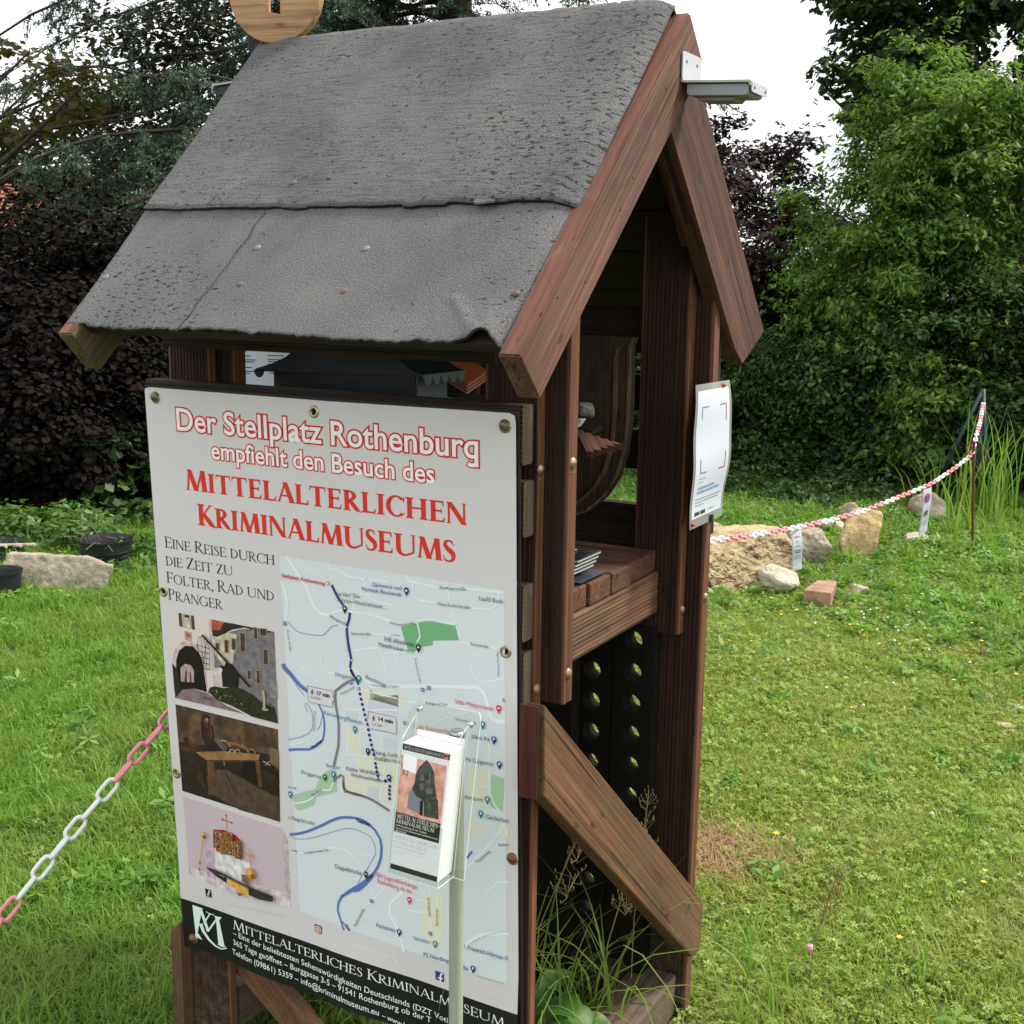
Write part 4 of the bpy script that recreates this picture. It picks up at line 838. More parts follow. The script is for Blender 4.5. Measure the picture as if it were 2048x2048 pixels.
poly(mp, 'C', [(160, 1100), (390, 1040), (520, 1018), (620, 1020), (780, 1055), (955, 1090), (1003, 1290), (615, 1295), (615, 1362), (430, 1385), (340, 1470), (255, 1440)], GR, o1)
poly(mp, 'F', [(230, 190), (520, 110), (580, -40), (700, -140), (790, -120), (805, 150), (540, 215), (505, 320), (320, 395), (270, 370)], G2, o1)
poly(mp, 'E', [(1570, 1150), (1735, 1200), (1712, 1630), (1555, 1570)], G2, o1)
RD = (217, 224, 228)
for c, w_, pts in (('B', .006, [(180, 100), (480, 560), (600, 860), (700, 980), (850, 1015)]), ('B', .004, [(850, 1010), (900, 960), (1020, 930), (1200, 960), (1480, 1000), (1930, 1150)]), ('B', .0055, [(95, 480), (180, 700), (190, 900), (170, 1080)]),
      ('B', .0022, [(350, 130), (520, 320), (640, 350), (790, 480)]), ('B', .0022, [(555, 170), (575, 325)]), ('B', .0022, [(520, 320), (640, 700), (690, 900)]), ('B', .0028, [(835, 210), (880, 470)]), ('B', .0032, [(860, 285), (960, 300), (1130, 400), (1400, 450), (1740, 490)]), ('B', .0032, [(1420, 310), (1390, 560), (1330, 680), (1200, 920)]),
      ('B', .0026, [(1340, 680), (1450, 700), (1520, 770), (1830, 860)]), ('B', .003, [(1500, 1300), (1930, 1320)]), ('B', .0024, [(740, 1520), (710, 1700), (750, 1850), (930, 1920), (1150, 1830)]), ('B', .003, [(1200, 1560), (1600, 1510), (1660, 1600), (1720, 1920)]), ('B', .0024, [(1680, 1590), (1930, 1615)]),
      ('B', .002, [(270, 1570), (330, 1700), (500, 1930)]), ('D', .002, [(410, 20), (560, 160), (680, 280)]), ('D', .0022, [(130, 110), (330, 370), (520, 580), (620, 790), (610, 1000), (520, 1140), (400, 1210), (230, 1225)]),
      ('C', .0035, [(240, 360), (260, 430), (520, 500), (700, 530), (1120, 560), (1620, 612)]), ('C', .003, [(330, 470), (340, 660), (400, 710), (680, 760)]), ('C', .003, [(810, 460), (850, 700), (950, 1080), (1010, 1310)]), ('C', .003, [(1180, 830), (1400, 850), (1500, 810), (1565, 625)]), ('C', .0022, [(445, 395), (445, 480)]), ('C', .0026, [(620, 420), (620, 510)]), ('C', .0022, [(1025, 490), (1025, 550)]), ('C', .0022, [(1360, 535), (1360, 580)]),
      ('C', .0032, [(0, 1215), (170, 1235), (260, 1440), (370, 1500)]), ('C', .0028, [(390, 1040), (435, 1240), (385, 1320)]), ('C', .003, [(370, 1010), (520, 990), (620, 992), (780, 1030), (960, 1070)]), ('C', .0026, [(1010, 1320), (1540, 1405)]), ('C', .0022, [(1240, 1610), (1170, 1630), (1250, 1880), (1620, 1835)]), ('C', .0032, [(0, 1470), (350, 1500), (420, 1930)]), ('C', .0024, [(90, 1500), (130, 1750)]),
      ('E', .007, [(0, 15), (1100, 22), (1400, 32), (1470, 100), (1580, 440), (1745, 470)]), ('E', .0028, [(450, 210), (1400, 285)]), ('E', .0024, [(1000, 290), (1050, 420)]), ('E', .003, [(1380, 470), (1530, 730), (1550, 1390), (1690, 1650)]), ('E', .0024, [(1385, 800), (1375, 1560)]), ('E', .0022, [(1380, 1280), (1540, 1320)]), ('E', .0024, [(160, 640), (150, 800), (200, 1000), (150, 1500), (480, 1620)]), ('E', .0024, [(780, 520), (980, 420), (1340, 330)]),
      ('G', .0035, [(1730, 40), (1600, 250), (1240, 625)]), ('G', .0024, [(1600, 250), (1750, 510), (1795, 590)]), ('G', .0032, [(1480, 910), (1580, 870), (1640, 800), (1800, 800)]), ('G', .007, [(1215, 1660), (1310, 1540), (1500, 1475), (1790, 1460)]), ('G', .006, [(430, 910), (260, 1090), (255, 1200), (370, 1420), (440, 1700)]), ('G', .0024, [(490, 1160), (780, 1205)]), ('G', .0024, [(590, 1030), (760, 1040)]), ('G', .003, [(770, 900), (775, 1300), (800, 1380)]), ('G', .003, [(870, 940), (860, 1180)]), ('G', .0022, [(1270, 1900), (1300, 1760), (1400, 1740), (1450, 1800)]),
      ('F', .003, [(225, 937), (400, 930), (780, 870), (900, 900), (1050, 1010), (1110, 1110), (1200, 1300), (1270, 1480)]), ('F', .002, [(1100, 1090), (1130, 980), (1220, 960), (1270, 1080)]), ('F', .0032, [(1430, 1380), (1260, 1550), (1150, 1640), (1060, 1800)]), ('F', .0022, [(1190, 1350), (1160, 1500), (1170, 1620)]), ('F', .0028, [(230, 300), (380, 280), (480, 230), (610, 125), (710, 130), (750, 30)]), ('D', .0026, [(1100, 690), (1900, 690)]), ('D', .0024, [(1350, 380), (1900, 520)]), ('D', .0026, [(1020, 480), (1120, 900), (1120, 1340)]), ('D', .0024, [(1060, 1420), (1100, 1390), (1350, 1400), (1920, 1500)]), ('D', .0024, [(1040, 1600), (1060, 1420)]), ('D', .0024, [(1300, 1010), (1680, 1060), (1900, 1060)]), ('D', .0024, [(1310, 1100), (1330, 1350)]), ('D', .006, [(1230, 60), (1400, 230), (1560, 310), (1930, 340)])):
    line(mp, c, pts, w_, RD, o1+.0001)
WB = (86, 112, 172); WL = (112, 128, 178)
line(mp, 'D', [(130, -20), (150, 40), (240, 130), (320, 235), (400, 320), (520, 410)], (.0115, .0075), WB, o2); line(mp, 'D', [(670, 590), (735, 720), (765, 850), (770, 1000), (745, 1150), (640, 1240), (540, 1300), (430, 1300), (300, 1302), (215, 1312)], (.0035, .0055), WB, o2)
for c, pts in (('D', [(320, 290), (455, 470)]), ('D', [(505, 720), (465, 600), (500, 590), (570, 700), (590, 800), (580, 980), (520, 1060), (400, 1110), (210, 1150)]), ('D', [(735, 780), (705, 930), (660, 1000)]), ('B', [(200, 1105), (335, 1250), (430, 1285), (550, 1305), (740, 1320), (800, 1270), (880, 1180), (975, 1155)]), ('F', [(205, 735), (270, 755), (420, 755), (600, 710), (800, 650), (930, 618), (1040, 632), (1240, 735), (1300, 900), (1300, 950), (1245, 1050), (1180, 1160), (1120, 1230), (1070, 1340)])): line(mp, c, pts, .0013, WL, o2)
line(mp, 'F', [(192, 700), (350, 680), (500, 630), (650, 560), (780, 500), (900, 478), (1050, 490), (1180, 540), (1290, 640), (1360, 760), (1375, 860), (1370, 980), (1330, 1110), (1260, 1220), (1190, 1290)], (.0055, .0055), WB, o2)
poly(mp, 'F', [(1260, 1190), (1280, 1240), (1190, 1350), (1110, 1420), (1060, 1440), (1000, 1440), (880, 1510), (850, 1490), (950, 1410), (1090, 1330), (1170, 1270)], WB, o2)
line(mp, 'F', [(880, 1480), (820, 1580), (812, 1680), (850, 1800), (890, 1930)], (.0055, .004), WB, o2); line(mp, 'F', [(850, 1800), (905, 1860), (960, 1940)], .003, WB, o2); line(mp, 'G', [(1250, 490), (1320, 400)], .004, WB, o2); line(mp, 'D', [(1160, 295), (1215, 280)], .003, WB, o2)
GY = (126, 116, 118)
line(mp, 'D', [(1240, 220), (1130, 260), (1040, 320), (940, 400), (935, 520), (955, 680), (990, 900), (990, 1050), (985, 1250), (950, 1400), (915, 1560)], .0052, GY, o3)
line(mp, 'D', [(915, 1800), (960, 1740), (1030, 1695), (1065, 1720), (1060, 1800), (1070, 1900), (1090, 1970)], .0048, GY, o3); line(mp, 'F', [(885, 20), (890, 90), (930, 145), (1100, 190), (1250, 250), (1380, 330), (1480, 395)], .0055, GY, o3)
NV = (42, 46, 122)
for c, pts in (('B', [(880, 530), (950, 680), (1060, 850)]), ('B', [(1165, 960), (1150, 1080), (1115, 1180)]), ('B', [(1115, 1180), (1120, 1300), (1140, 1450), (1160, 1560), (1185, 1690), (1165, 1820), (1220, 1925)]), ('D', [(1165, 40), (1200, 130), (1270, 220), (1295, 300)])): line(mp, c, pts, .0052, NV, o3)
for x, y in ((1305, 365), (1320, 445), (1338, 525), (1355, 605), (1375, 685), (1395, 765), (1415, 845), (1438, 915), (1450, 1000), (1463, 1080), (1480, 1155), (1498, 1232), (1515, 1305), (1535, 1380), (1560, 1520), (1570, 1580), (1582, 1645), (1595, 1710), (1605, 1770), (1720, 1790), (1785, 1790), (1780, 1870), (1775, 1930), (1775, 1990), (1778, 2060)): circ(mp, cp('D', x, y), .0033, pm(ink(*NV)), o3)
for c, x, y in (('B', 885, 525), ('B', 1165, 955), ('B', 1112, 1185), ('B', 1190, 1700), ('B', 1160, 1825), ('D', 1305, 365), ('D', 1605, 1775), ('D', 1785, 1800)): circ(mp, cp(c, x, y), .0016, pm(ink(235, 235, 235)), o4)
for k, col in ((.0034, (200, 40, 40)), (.0021, (235, 225, 225))): circ(mp, cp('B', 830, 510), k, pm(ink(*col)), o4 if k > .003 else o5)
for pts in ([(510, 315), (895, 395), (908, 490), (935, 525), (900, 560), (903, 648), (528, 560)], [(1455, 712), (1878, 800), (1888, 1060), (1470, 970), (1450, 880), (1425, 845), (1450, 800)]):
    poly(mp, 'D', pts, (206, 203, 208), o4); line(mp, 'D', pts, .0009, (110, 105, 105), o5, closed=True, step=1)
mp.build('map', BN)
lb = MB(); o6 = .0029; TL = (62, 128, 150); NB = (58, 62, 138); GK = (72, 74, 82); PK = (205, 62, 92); DG = (92, 90, 92)
for a in (('B', 112, 410, 'B', 782, 540, 52, 'Stellplatz Rothenburg', (196, 44, 40), .02), ('B', 1512, 555, 'C', 178, 570, 58, 'Gärtnerei und', NB), ('B', 1352, 620, 'C', 182, 665, 58, 'Floristik Bochenek', NB), ('B', 965, 695, 'B', 1325, 745, 62, 'na klar! Die', DG), ('B', 968, 785, 'B', 1745, 912, 62, 'Service-Waschstrasse…', DG),
          ('B', 855, 1035, 'B', 1100, 1160, 45, 'Mergenth', DG), ('B', 1092, 1225, 'B', 1120, 1560, 40, 'eimerstraße', (150, 150, 160)), ('B', 1190, 1305, 'B', 1495, 1315, 40, 'Gartenstraße', DG), ('B', 195, 1225, 'B', 245, 1560, 32, 'Kurze Steige', DG), ('B', 1700, 1400, 'C', 352, 1378, 68, 'IHK-Akademie', GK), ('B', 1608, 1480, 'C', 350, 1478, 62, 'Mittelfranken in…', GK),
          ('C', 15, 1055, 'C', 200, 1085, 36, 'Philosop', DG), ('C', 200, 1085, 'C', 355, 1045, 36, 'henweg', DG), ('C', 715, 555, 'C', 1100, 577, 45, 'Wernitzerstraße', DG), ('C', 690, 785, 'C', 1155, 842, 45, 'Hans-Sachs-Straße', DG), ('C', 1280, 712, 'C', 1628, 765, 60, 'Lauf3 Roth', GK), ('C', 1160, 1355, 'C', 1420, 1402, 42, 'Kantstraße', DG), ('C', 1575, 1805, 'C', 1560, 1455, 30, 'Gesnerstraße', DG), ('C', 360, 1540, 'C', 432, 1900, 30, 'Kreuzerstraße', DG),
          ('D', 942, 165, 'D', 1262, 225, 60, 'Klingentor', TL), ('D', 1405, 195, 'D', 1718, 330, 52, 'Bezoldweg', DG), ('D', 1030, 460, 'D', 1248, 348, 34, 'Klosterweth', DG), ('D', 650, 452, 'D', 858, 498, 58, '17 min', (40, 38, 42), .03), ('D', 558, 508, 'D', 718, 538, 46, '1,3 km', GK), ('D', 1600, 850, 'D', 1835, 898, 58, '14 min', (40, 38, 42), .03), ('D', 1503, 922, 'D', 1672, 952, 46, '1,1 km', GK),
          ('D', 765, 755, 'D', 1360, 915, 60, 'RothenburgMuseum', TL), ('D', 625, 1030, 'D', 635, 710, 30, 'Taubertalweg', DG), ('D', 1530, 1365, 'D', 2010, 1440, 62, 'Evang.-Luth. K', GK), ('D', 1540, 1455, 'D', 1960, 1520, 62, 'Stadtpfarrkirc', GK), ('D', 800, 1565, 'D', 1022, 1612, 54, 'Burgtor', TL), ('D', 418, 1665, 'D', 722, 1752, 54, 'Burggarten', (70, 120, 80)), ('D', 1112, 1620, 'D', 1690, 1715, 58, 'Käthe Wohlfahrt -', NB), ('D', 1185, 1715, 'D', 1720, 1820, 58, 'Weihnachtsdorf', NB), ('D', 215, 1895, 'D', 342, 1918, 45, 'ertal', TL), ('D', 590, 1300, 'D', 750, 1180, 42, 'Tauber', NV, .03),
          ('E', 725, 240, 'E', 1012, 265, 36, 'Klingenschütt', DG), ('E', 1105, 232, 'E', 1605, 330, 54, 'Villa Mittermeier', PK), ('E', 1715, 210, 'E', 1745, 216, 48, 'B', NB), ('E', 570, 550, 'E', 1030, 618, 52, 'Café Einzigartig', (205, 110, 75)), ('E', 1105, 445, 'E', 1375, 500, 34, 'Schrannengasse', TL), ('E', 1320, 672, 'E', 1548, 728, 50, 'platz P4', GK), ('E', 1240, 975, 'E', 1612, 1042, 52, 'P4 Galgentor', (80, 82, 120)), ('E', 1150, 1440, 'E', 1465, 1500, 52, 'Röderturm', (70, 90, 110)), ('E', 1500, 1715, 'E', 1800, 1772, 56, 'Gerlachsc', (70, 90, 110)),
          ('F', 180, 492, 'F', 522, 580, 50, 's Nagelstudio', (110, 105, 108)), ('F', 1050, 525, 'F', 1240, 592, 45, 'Tauber', NV, .04), ('F', 385, 945, 'F', 712, 908, 34, 'Leuzenbronner Str.', DG), ('F', 220, 908, 'F', 295, 926, 30, 'weg', DG), ('F', 780, 1128, 'F', 1122, 1222, 54, 'Doppelbrücke', GK), ('F', 1285, 1225, 'F', 1838, 1398, 54, 'DJH Jugendherberge', PK), ('F', 1325, 1315, 'F', 1830, 1480, 54, 'Rothenburg ob der…', PK), ('F', 1045, 1900, 'F', 1160, 1660, 36, 'Taubertalweg', DG), ('F', 910, 1870, 'F', 965, 1935, 40, 'Tau', NV, .03),
          ('G', 90, 1368, 'G', 330, 1438, 48, 'Parkplatz', NB), ('F', 490, 215, 'F', 612, 132, 34, 'Alte Burg', DG), ('F', 930, 150, 'F', 1150, 215, 28, 'Burggasse', (70, 62, 66)), ('G', 750, 985, 'G', 768, 1235, 30, 'Spitalgasse', DG), ('G', 882, 1370, 'G', 880, 1140, 30, 'Sterngasse', DG), ('G', 570, 1530, 'G', 790, 1592, 48, 'Spitaltor', TL), ('G', 700, 1748, 'G', 1080, 1850, 52, 'P2 Nördlinger', NB), ('r', 1185, 572, 'r', 1252, 590, 36, 'aße', NB), ('r', 1212, 402, 'r', 1585, 508, 36, '1 Friedrich-Hörner-V', NB), ('G', 1390, 555, 'G', 1565, 405, 36, 'Topplerweg', DG), ('G', 1665, 330, 'G', 1812, 328, 32, 'Dalldor', DG)):
    sans(lb, *a[:9], o6, a[9] if len(a) > 9 else 0.) 
line(lb, 'r', [(1320, 630), (1570, 705)], .0009, (120, 120, 122), o6)
for i in range(20): 
    u = i/20; line(lb, 'G', [(1290+500*u, 1590-160*(1-(1-u)**2)), (1290+500*(u+.03), 1590-160*(1-(1-u-.03)**2))], .0009, (120, 130, 130), o6)
lb.build('map_lettering', BN)
pn = MB()
PC = dict(k=(45, 48, 52), n=(52, 46, 128), t=(52, 122, 148), p=(212, 58, 90), g=(58, 112, 58))
def pin(c, x, y, k, sym=None):
    q = cp(c, x, y); r_ = .0053; m_ = pm(ink(*PC[k])); circ(pn, q, r_, m_, .0032)
    pn.add([BS_(q[0]-r_*.88, q[1]-r_*.5, .0032), BS_(q[0]+r_*.88, q[1]-r_*.5, .0032), BS_(q[0], q[1]-r_*2.2, .0032)], [(0, 1, 2)], m_); wm = pm(ink(228, 232, 240)); e = .0036
    def bx_(x0, x1, z0, z1): pn.add([BS_(q[0]+x0*r_, q[1]+z0*r_, e), BS_(q[0]+x1*r_, q[1]+z0*r_, e), BS_(q[0]+x1*r_, q[1]+z1*r_, e), BS_(q[0]+x0*r_, q[1]+z1*r_, e)], [(0, 1, 2, 3)], wm)
    if sym == 'P': v, f = text2d('P', .03); v = v/CAPH; pn.add([BS_(q[0]+(a-.33)*r_*1.1, q[1]+(b-.5)*r_*1.1, e) for a, b in v], f, wm)
    elif sym == 't': bx_(-.25, .25, -.35, .2); bx_(-.42, -.18, .25, .5); bx_(-.12, .12, .25, .5); bx_(.18, .42, .25, .5); bx_(-.42, .42, .18, .28); bx_(-.4, .4, -.5, -.36)
    elif sym == 'b': bx_(-.55, .55, -.25, 0); bx_(-.1, .55, 0, .2); bx_(-.55, -.45, -.35, .3)
    elif sym == '+': bx_(-.1, .1, -.5, .5); bx_(-.32, .32, .08, .26)
    elif sym == 'm': bx_(-.45, .45, -.45, -.3); bx_(-.45, .45, .12, .24); [bx_(a-.07, a+.07, -.28, .1) for a in (-.3, 0, .3)]
    elif sym == 's': bx_(-.38, .38, -.45, .2); 
    elif sym == 'f': pn.add([BS_(q[0]-.3*r_, q[1]-.3*r_, e), BS_(q[0]+.3*r_, q[1]-.3*r_, e), BS_(q[0], q[1]+.55*r_, e)], [(0, 1, 2)], wm)
    elif sym == 'x': bx_(-.5, -.3, -.4, .4); bx_(.3, .5, -.4, .4); bx_(-.4, .4, -.08, .12)
    else: circ(pn, q, r_*.36, wm, e)
for a in (('B', 1090, 895, 'k'), ('C', 248, 570, 'n', 's'), ('C', 420, 1385, 'k'), ('D', 1312, 192, 't', 't'), ('D', 1250, 978, 't', 'm'), ('D', 1450, 1318, 'k', '+'), ('D', 785, 1715, 'g', 'f'), ('D', 918, 1680, 't', 't'), ('D', 1775, 1722, 'n', 's'), ('E', 1667, 290, 'p', 'b'), ('E', 1463, 497, 't', 't'), ('E', 1607, 690, 'n', 'P'), ('E', 1677, 1010, 'n', 'P'), ('E', 1523, 1460, 't', 't'), ('E', 1437, 1642, 't', 't'), ('F', 208, 170, 't', 's'), ('F', 1180, 1200, 'k', 'x'), ('F', 1740, 1530, 'p', 'b'), ('G', 387, 1430, 'n', 'P'), ('G', 848, 1580, 't', 't'), ('r', 1292, 568, 'n', 'P')): pin(*a)
for c, x, y in (('B', 165, 1130), ('E', 688, 55), ('E', 768, 32), ('E', 460, 487), ('F', 1253, 1550), ('G', 785, 1455)):
    q = cp(c, x, y)
    for r_, col, e in ((.0036, NB, .0032), (.0021, (214, 216, 230), .0035), (.0012, NB, .0038)): pn.add([BS_(q[0]-r_, q[1]-r_, e), BS_(q[0]+r_, q[1]-r_, e), BS_(q[0]+r_, q[1]+r_, e), BS_(q[0]-r_, q[1]+r_, e)], [(0, 1, 2, 3)], pm(ink(*col)))
for c, x, y in (('D', 592, 410), ('D', 1540, 815)):
    k = (40, 38, 42); q = cp(c, x, y-32); circ(pn, q, .0012, pm(ink(*k)), .0034)
    line(pn, c, [(x, y-20), (x-4, y+8)], .0022, k, .0034); line(pn, c, [(x-4, y+5), (x-14, y+38)], .0012, k, .0034); line(pn, c, [(x-4, y+5), (x+14, y+38)], .0012, k, .0034); line(pn, c, [(x, y-16), (x+22, y+2)], .0010, k, .0034); line(pn, c, [(x, y-16), (x-22, y)], .0010, k, .0034)
pn.build('map_pins', BN)
# ---------------- three printed photographs
def photo(name, corners, base, items):
    mb = MB(); q = [cp(*c) for c in corners]; gridquad(mb, q, base if not isinstance(base, tuple) else pm(ink(*base)), .0004, 10, 10)
    for k, it in enumerate(items):
        e = .0006+.00003*k
        if it[0] == 'P': poly(mb, it[1], it[2], it[3], e, pmv)
        elif it[0] == 'L': line(mb, it[1], it[2], it[3], it[4], e)
        elif it[0] == 'C': circ(mb, cp(it[1], *it[2]), it[3], pm(ink(*it[4])), e, sx=it[5] if len(it) > 5 else 1.)
    mb.build(name, BN)
def blotch(name, a, b, c, sc): 
    m = bpy.data.materials.new(name); m.use_nodes = True; t, bs, o = nodes(m); g = N(t, 'ShaderNodeTexCoord'); n = N(t, 'ShaderNodeTexNoise', Scale=sc, Detail=8, Roughness=.65); t.links.new(g.outputs['Object'], n.inputs['Vector'])
    t.links.new(ramp(t, n.outputs['Fac'], [(.3, a), (.5, b), (.7, c)]), bs.inputs['Base Color']); bs.inputs['Roughness'].default_value = .4; return m
R_ = random.Random(3)
it = [('P', 'A', [(505, 1000), (640, 1040), (800, 1000), (1105, 1030), (1143, 1915), (900, 1740), (520, 1560)], (112, 108, 112)),
      ('P', 'A', [(470, 900), (500, 908), (545, 1560), (520, 1575)], (188, 170, 172)), ('P', 'A', [(498, 910), (622, 935), (575, 1018), (503, 1012)], (176, 84, 60)), ('P', 'A', [(503, 1010), (575, 1018), (622, 937), (700, 950), (1105, 1032), (1000, 1045), (820, 990), (700, 1010), (560, 1078), (510, 1066)], (46, 38, 40)),
      ('P', 'A', [(508, 1075), (560, 1080), (660, 1035), (745, 1060), (700, 1350), (620, 1360), (530, 1250)], (184, 176, 152)), ('P', 'A', [(520, 1380), (620, 1370), (700, 1500), (650, 1600), (540, 1560)], (196, 184, 182)),
      ('P', 'A', [(135, 1420), (120, 1300), (150, 1190), (215, 1125), (290, 1115), (360, 1150), (420, 1250), (470, 1610), (420, 1600), (150, 1500)], (190, 168, 168)),
      ('P', 'A', [(150, 1668), (160, 1300), (185, 1215), (245, 1165), (320, 1172), (380, 1235), (410, 1300), (458, 1612), (330, 1580), (220, 1590)], (24, 20, 21)), ('P', 'A', [(120, 1330), (170, 1400), (205, 1600), (150, 1665), (138, 1560)], (40, 38, 34)),
      ('P', 'A', [(205, 1510), (200, 1380), (240, 1340), (300, 1352), (330, 1400), (332, 1520)], (170, 140, 142)), ('P', 'A', [(240, 1520), (250, 1400), (262, 1400), (262, 1522)], (60, 40, 42)), ('P', 'A', [(290, 1520), (292, 1420), (304, 1420), (308, 1522)], (90, 50, 50)),
      ('P', 'A', [(180, 848), (212, 852), (222, 984), (190, 976)], (84, 62, 50)), ('P', 'A', [(222, 855), (300, 868), (306, 1005), (230, 988)], (176, 150, 112)), ('P', 'A', [(236, 864), (288, 872), (292, 992), (242, 982)], (178, 182, 196)), ('P', 'A', [(238, 864), (286, 872), (287, 898), (240, 890)], (60, 52, 50)), ('P', 'A', [(304, 870), (330, 876), (340, 1012), (312, 1004)], (84, 62, 50)),
      ('P', 'A', [(238, 1022), (308, 1038), (306, 1125), (244, 1108)], (172, 140, 130)), ('P', 'A', [(252, 1040), (298, 1050), (296, 1090), (254, 1078)], (140, 96, 88)),
      ('P', 'A', [(150, 1668), (225, 1590), (330, 1582), (460, 1625), (640, 1740), (830, 1828)], (122, 104, 110)), ('L', 'A', [(210, 1580), (300, 1572), (400, 1590), (470, 1630)], .0007, (60, 55, 58)), ('P', 'A', [(415, 1660), (460, 1655), (505, 1678), (490, 1692), (430, 1686)], (88, 76, 84))]
for x, y, w_, h_ in ((910, 990, 32, 110), (970, 1000, 60, 70), (1005, 1200, 40, 150), (780, 1040, 44, 180), (630, 1110, 28, 120), (700, 1095, 34, 110), (545, 1140, 26, 60), (850, 1400, 30, 90), (938, 1400, 30, 130)):
    it += [('P', 'A', [(x-8, y-8), (x+w_+8, y), (x+w_+12, y+h_+10), (x-4, y+h_)], (150, 132, 100)), ('P', 'A', [(x, y), (x+w_, y+8), (x+w_+3, y+h_), (x+3, y+h_-6)], (62, 56, 54))]
it += [('P', 'A', [(1060, 1495), (1130, 1500), (1140, 1680), (1070, 1660)], (128, 122, 124)), ('P', 'A', [(610, 1560), (600, 1420), (640, 1330), (700, 1340), (770, 1440), (760, 1570)], (32, 30, 28)), ('P', 'A', [(570, 1355), (620, 1360), (640, 1420)], (30, 26, 26)),
       ('P', 'A', [(470, 1610), (490, 1565), (540, 1555), (620, 1575), (700, 1560), (800, 1580), (900, 1640), (1000, 1720), (1110, 1760), (1143, 1915), (900, 1850), (700, 1745), (560, 1690)], (40, 46, 34))]
for k in range(90):
    x = R_.uniform(480, 1120); y = 1570+(x-480)*.42*R_.uniform(.55, 1.1)+R_.uniform(0, 60); it.append(('C', 'A', (x, min(y, 1890)), R_.uniform(.0008, .0022), R_.choice([(54, 62, 40), (30, 36, 26), (74, 80, 52), (60, 70, 46), (150, 120, 50) if x < 850 else (48, 54, 38), (140, 100, 100) if x < 700 else (40, 46, 30)])))
it += [('P', 'A', [(998, 1600), (1012, 1580), (1028, 1640), (1036, 1790), (1008, 1790), (1010, 1680)], (160, 148, 118)), ('P', 'A', [(1000, 1760), (1060, 1772), (1060, 1790), (1002, 1780)], (168, 160, 140)),
       ('L', 'A', [(420, 1055), (885, 1560)], (.0048), (34, 24, 24))]
for q in ([(375, 1150), (388, 1080), (430, 1072), (470, 1120), (492, 1190), (496, 1390)], [(375, 1150), (395, 1260), (432, 1385), (498, 1392)], [(410, 1075), (420, 1180), (440, 1385)], [(440, 1080), (455, 1200), (468, 1388)], [(372, 1150), (490, 1190)], [(385, 1210), (492, 1240)], [(398, 1270), (494, 1290)], [(412, 1325), (495, 1340)], [(430, 1385), (470, 1070)]): it.append(('L', 'A', q, .0012, (26, 20, 22)))
photo('castle_gate_photo', (('A', 78, 826), ('A', 1105, 1030), ('A', 1143, 1915), ('A', 148, 1670)), (206, 196, 190), it)
WALL = blotch('photo_brown', ink(40, 30, 24), ink(74, 56, 42), ink(112, 88, 62), 26)
it = [('P', 'p', [(82, 380), (240, 420), (400, 400), (1005, 520), (1015, 1122), (115, 835)], (42, 33, 27)), ('P', 'p', [(300, 640), (520, 640), (800, 800), (1010, 900), (1015, 1118), (640, 1010), (420, 880)], (76, 62, 48)),
      ('P', 'p', [(830, 590), (1005, 690), (1008, 720), (840, 610)], (20, 16, 14)), ('P', 'p', [(85, 395), (250, 410), (240, 470), (90, 470)], (66, 46, 34)), ('P', 'p', [(240, 478), (500, 470), (830, 500), (815, 552), (330, 548)], (138, 104, 66)), ('P', 'p', [(330, 548), (815, 552), (812, 570), (335, 566)], (70, 50, 34)),
      ('P', 'p', [(340, 560), (408, 560), (416, 875), (352, 865)], (88, 64, 42)), ('P', 'p', [(285, 556), (340, 560), (352, 700), (290, 690)], (40, 30, 24)), ('P', 'p', [(785, 560), (826, 556), (852, 800), (815, 792)], (84, 64, 42)), ('P', 'p', [(690, 560), (785, 566), (812, 790), (640, 680)], (24, 20, 18)), ('P', 'p', [(240, 690), (290, 640), (345, 850), (300, 800)], (60, 44, 32)),
      ('P', 'p', [(130, 340), (165, 335), (180, 430), (125, 420)], (52, 36, 28)), ('P', 'p', [(295, 340), (285, 200), (300, 140), (345, 130), (372, 160), (372, 220), (400, 260), (410, 360), (480, 430), (520, 470), (380, 460), (320, 400)], (48, 30, 28)), ('C', 'p', (336, 190), .0062, (104, 66, 62)), ('C', 'p', (346, 178), .0032, (158, 112, 108)), ('C', 'p', (342, 240), .0030, (92, 52, 48)), ('L', 'p', [(368, 240), (388, 300), (380, 350)], .0028, (110, 58, 50)), ('L', 'p', [(360, 270), (372, 330)], .002, (90, 44, 40)),
      ('P', 'p', [(400, 360), (450, 350), (540, 440), (500, 470)], (84, 78, 82)), ('L', 'p', [(470, 370), (520, 376), (560, 430)], .004, (150, 124, 92)), ('L', 'p', [(530, 395), (620, 405), (700, 440), (730, 485)], .006, (122, 92, 60)), ('L', 'p', [(545, 490), (560, 455), (585, 450), (600, 485)], .003, (162, 140, 108)), ('L', 'p', [(600, 488), (612, 455), (640, 455), (650, 490)], .003, (156, 134, 102)), ('L', 'p', [(672, 430), (672, 395)], .0024, (150, 124, 90)), ('L', 'p', [(740, 455), (770, 450), (790, 490)], .003, (140, 112, 78)), ('L', 'p', [(500, 560), (505, 600)], .002, (150, 130, 110)), ('L', 'p', [(515, 665), (560, 760), (600, 850)], .002, (50, 38, 30)),
      ('L', 'p', [(860, 560), (930, 600)], .003, (150, 138, 118)), ('L', 'p', [(920, 560), (880, 600)], .002, (150, 138, 118)), ('P', 'p', [(900, 440), (940, 430), (1005, 460), (1008, 640), (930, 580)], (104, 88, 68)), ('L', 'p', [(910, 440), (925, 560)], .002, (60, 48, 38))]
photo('dark_workshop_photo', (('p', 50, 38), ('p', 995, 270), ('p', 1015, 1122), ('p', 115, 835)), WALL, it)
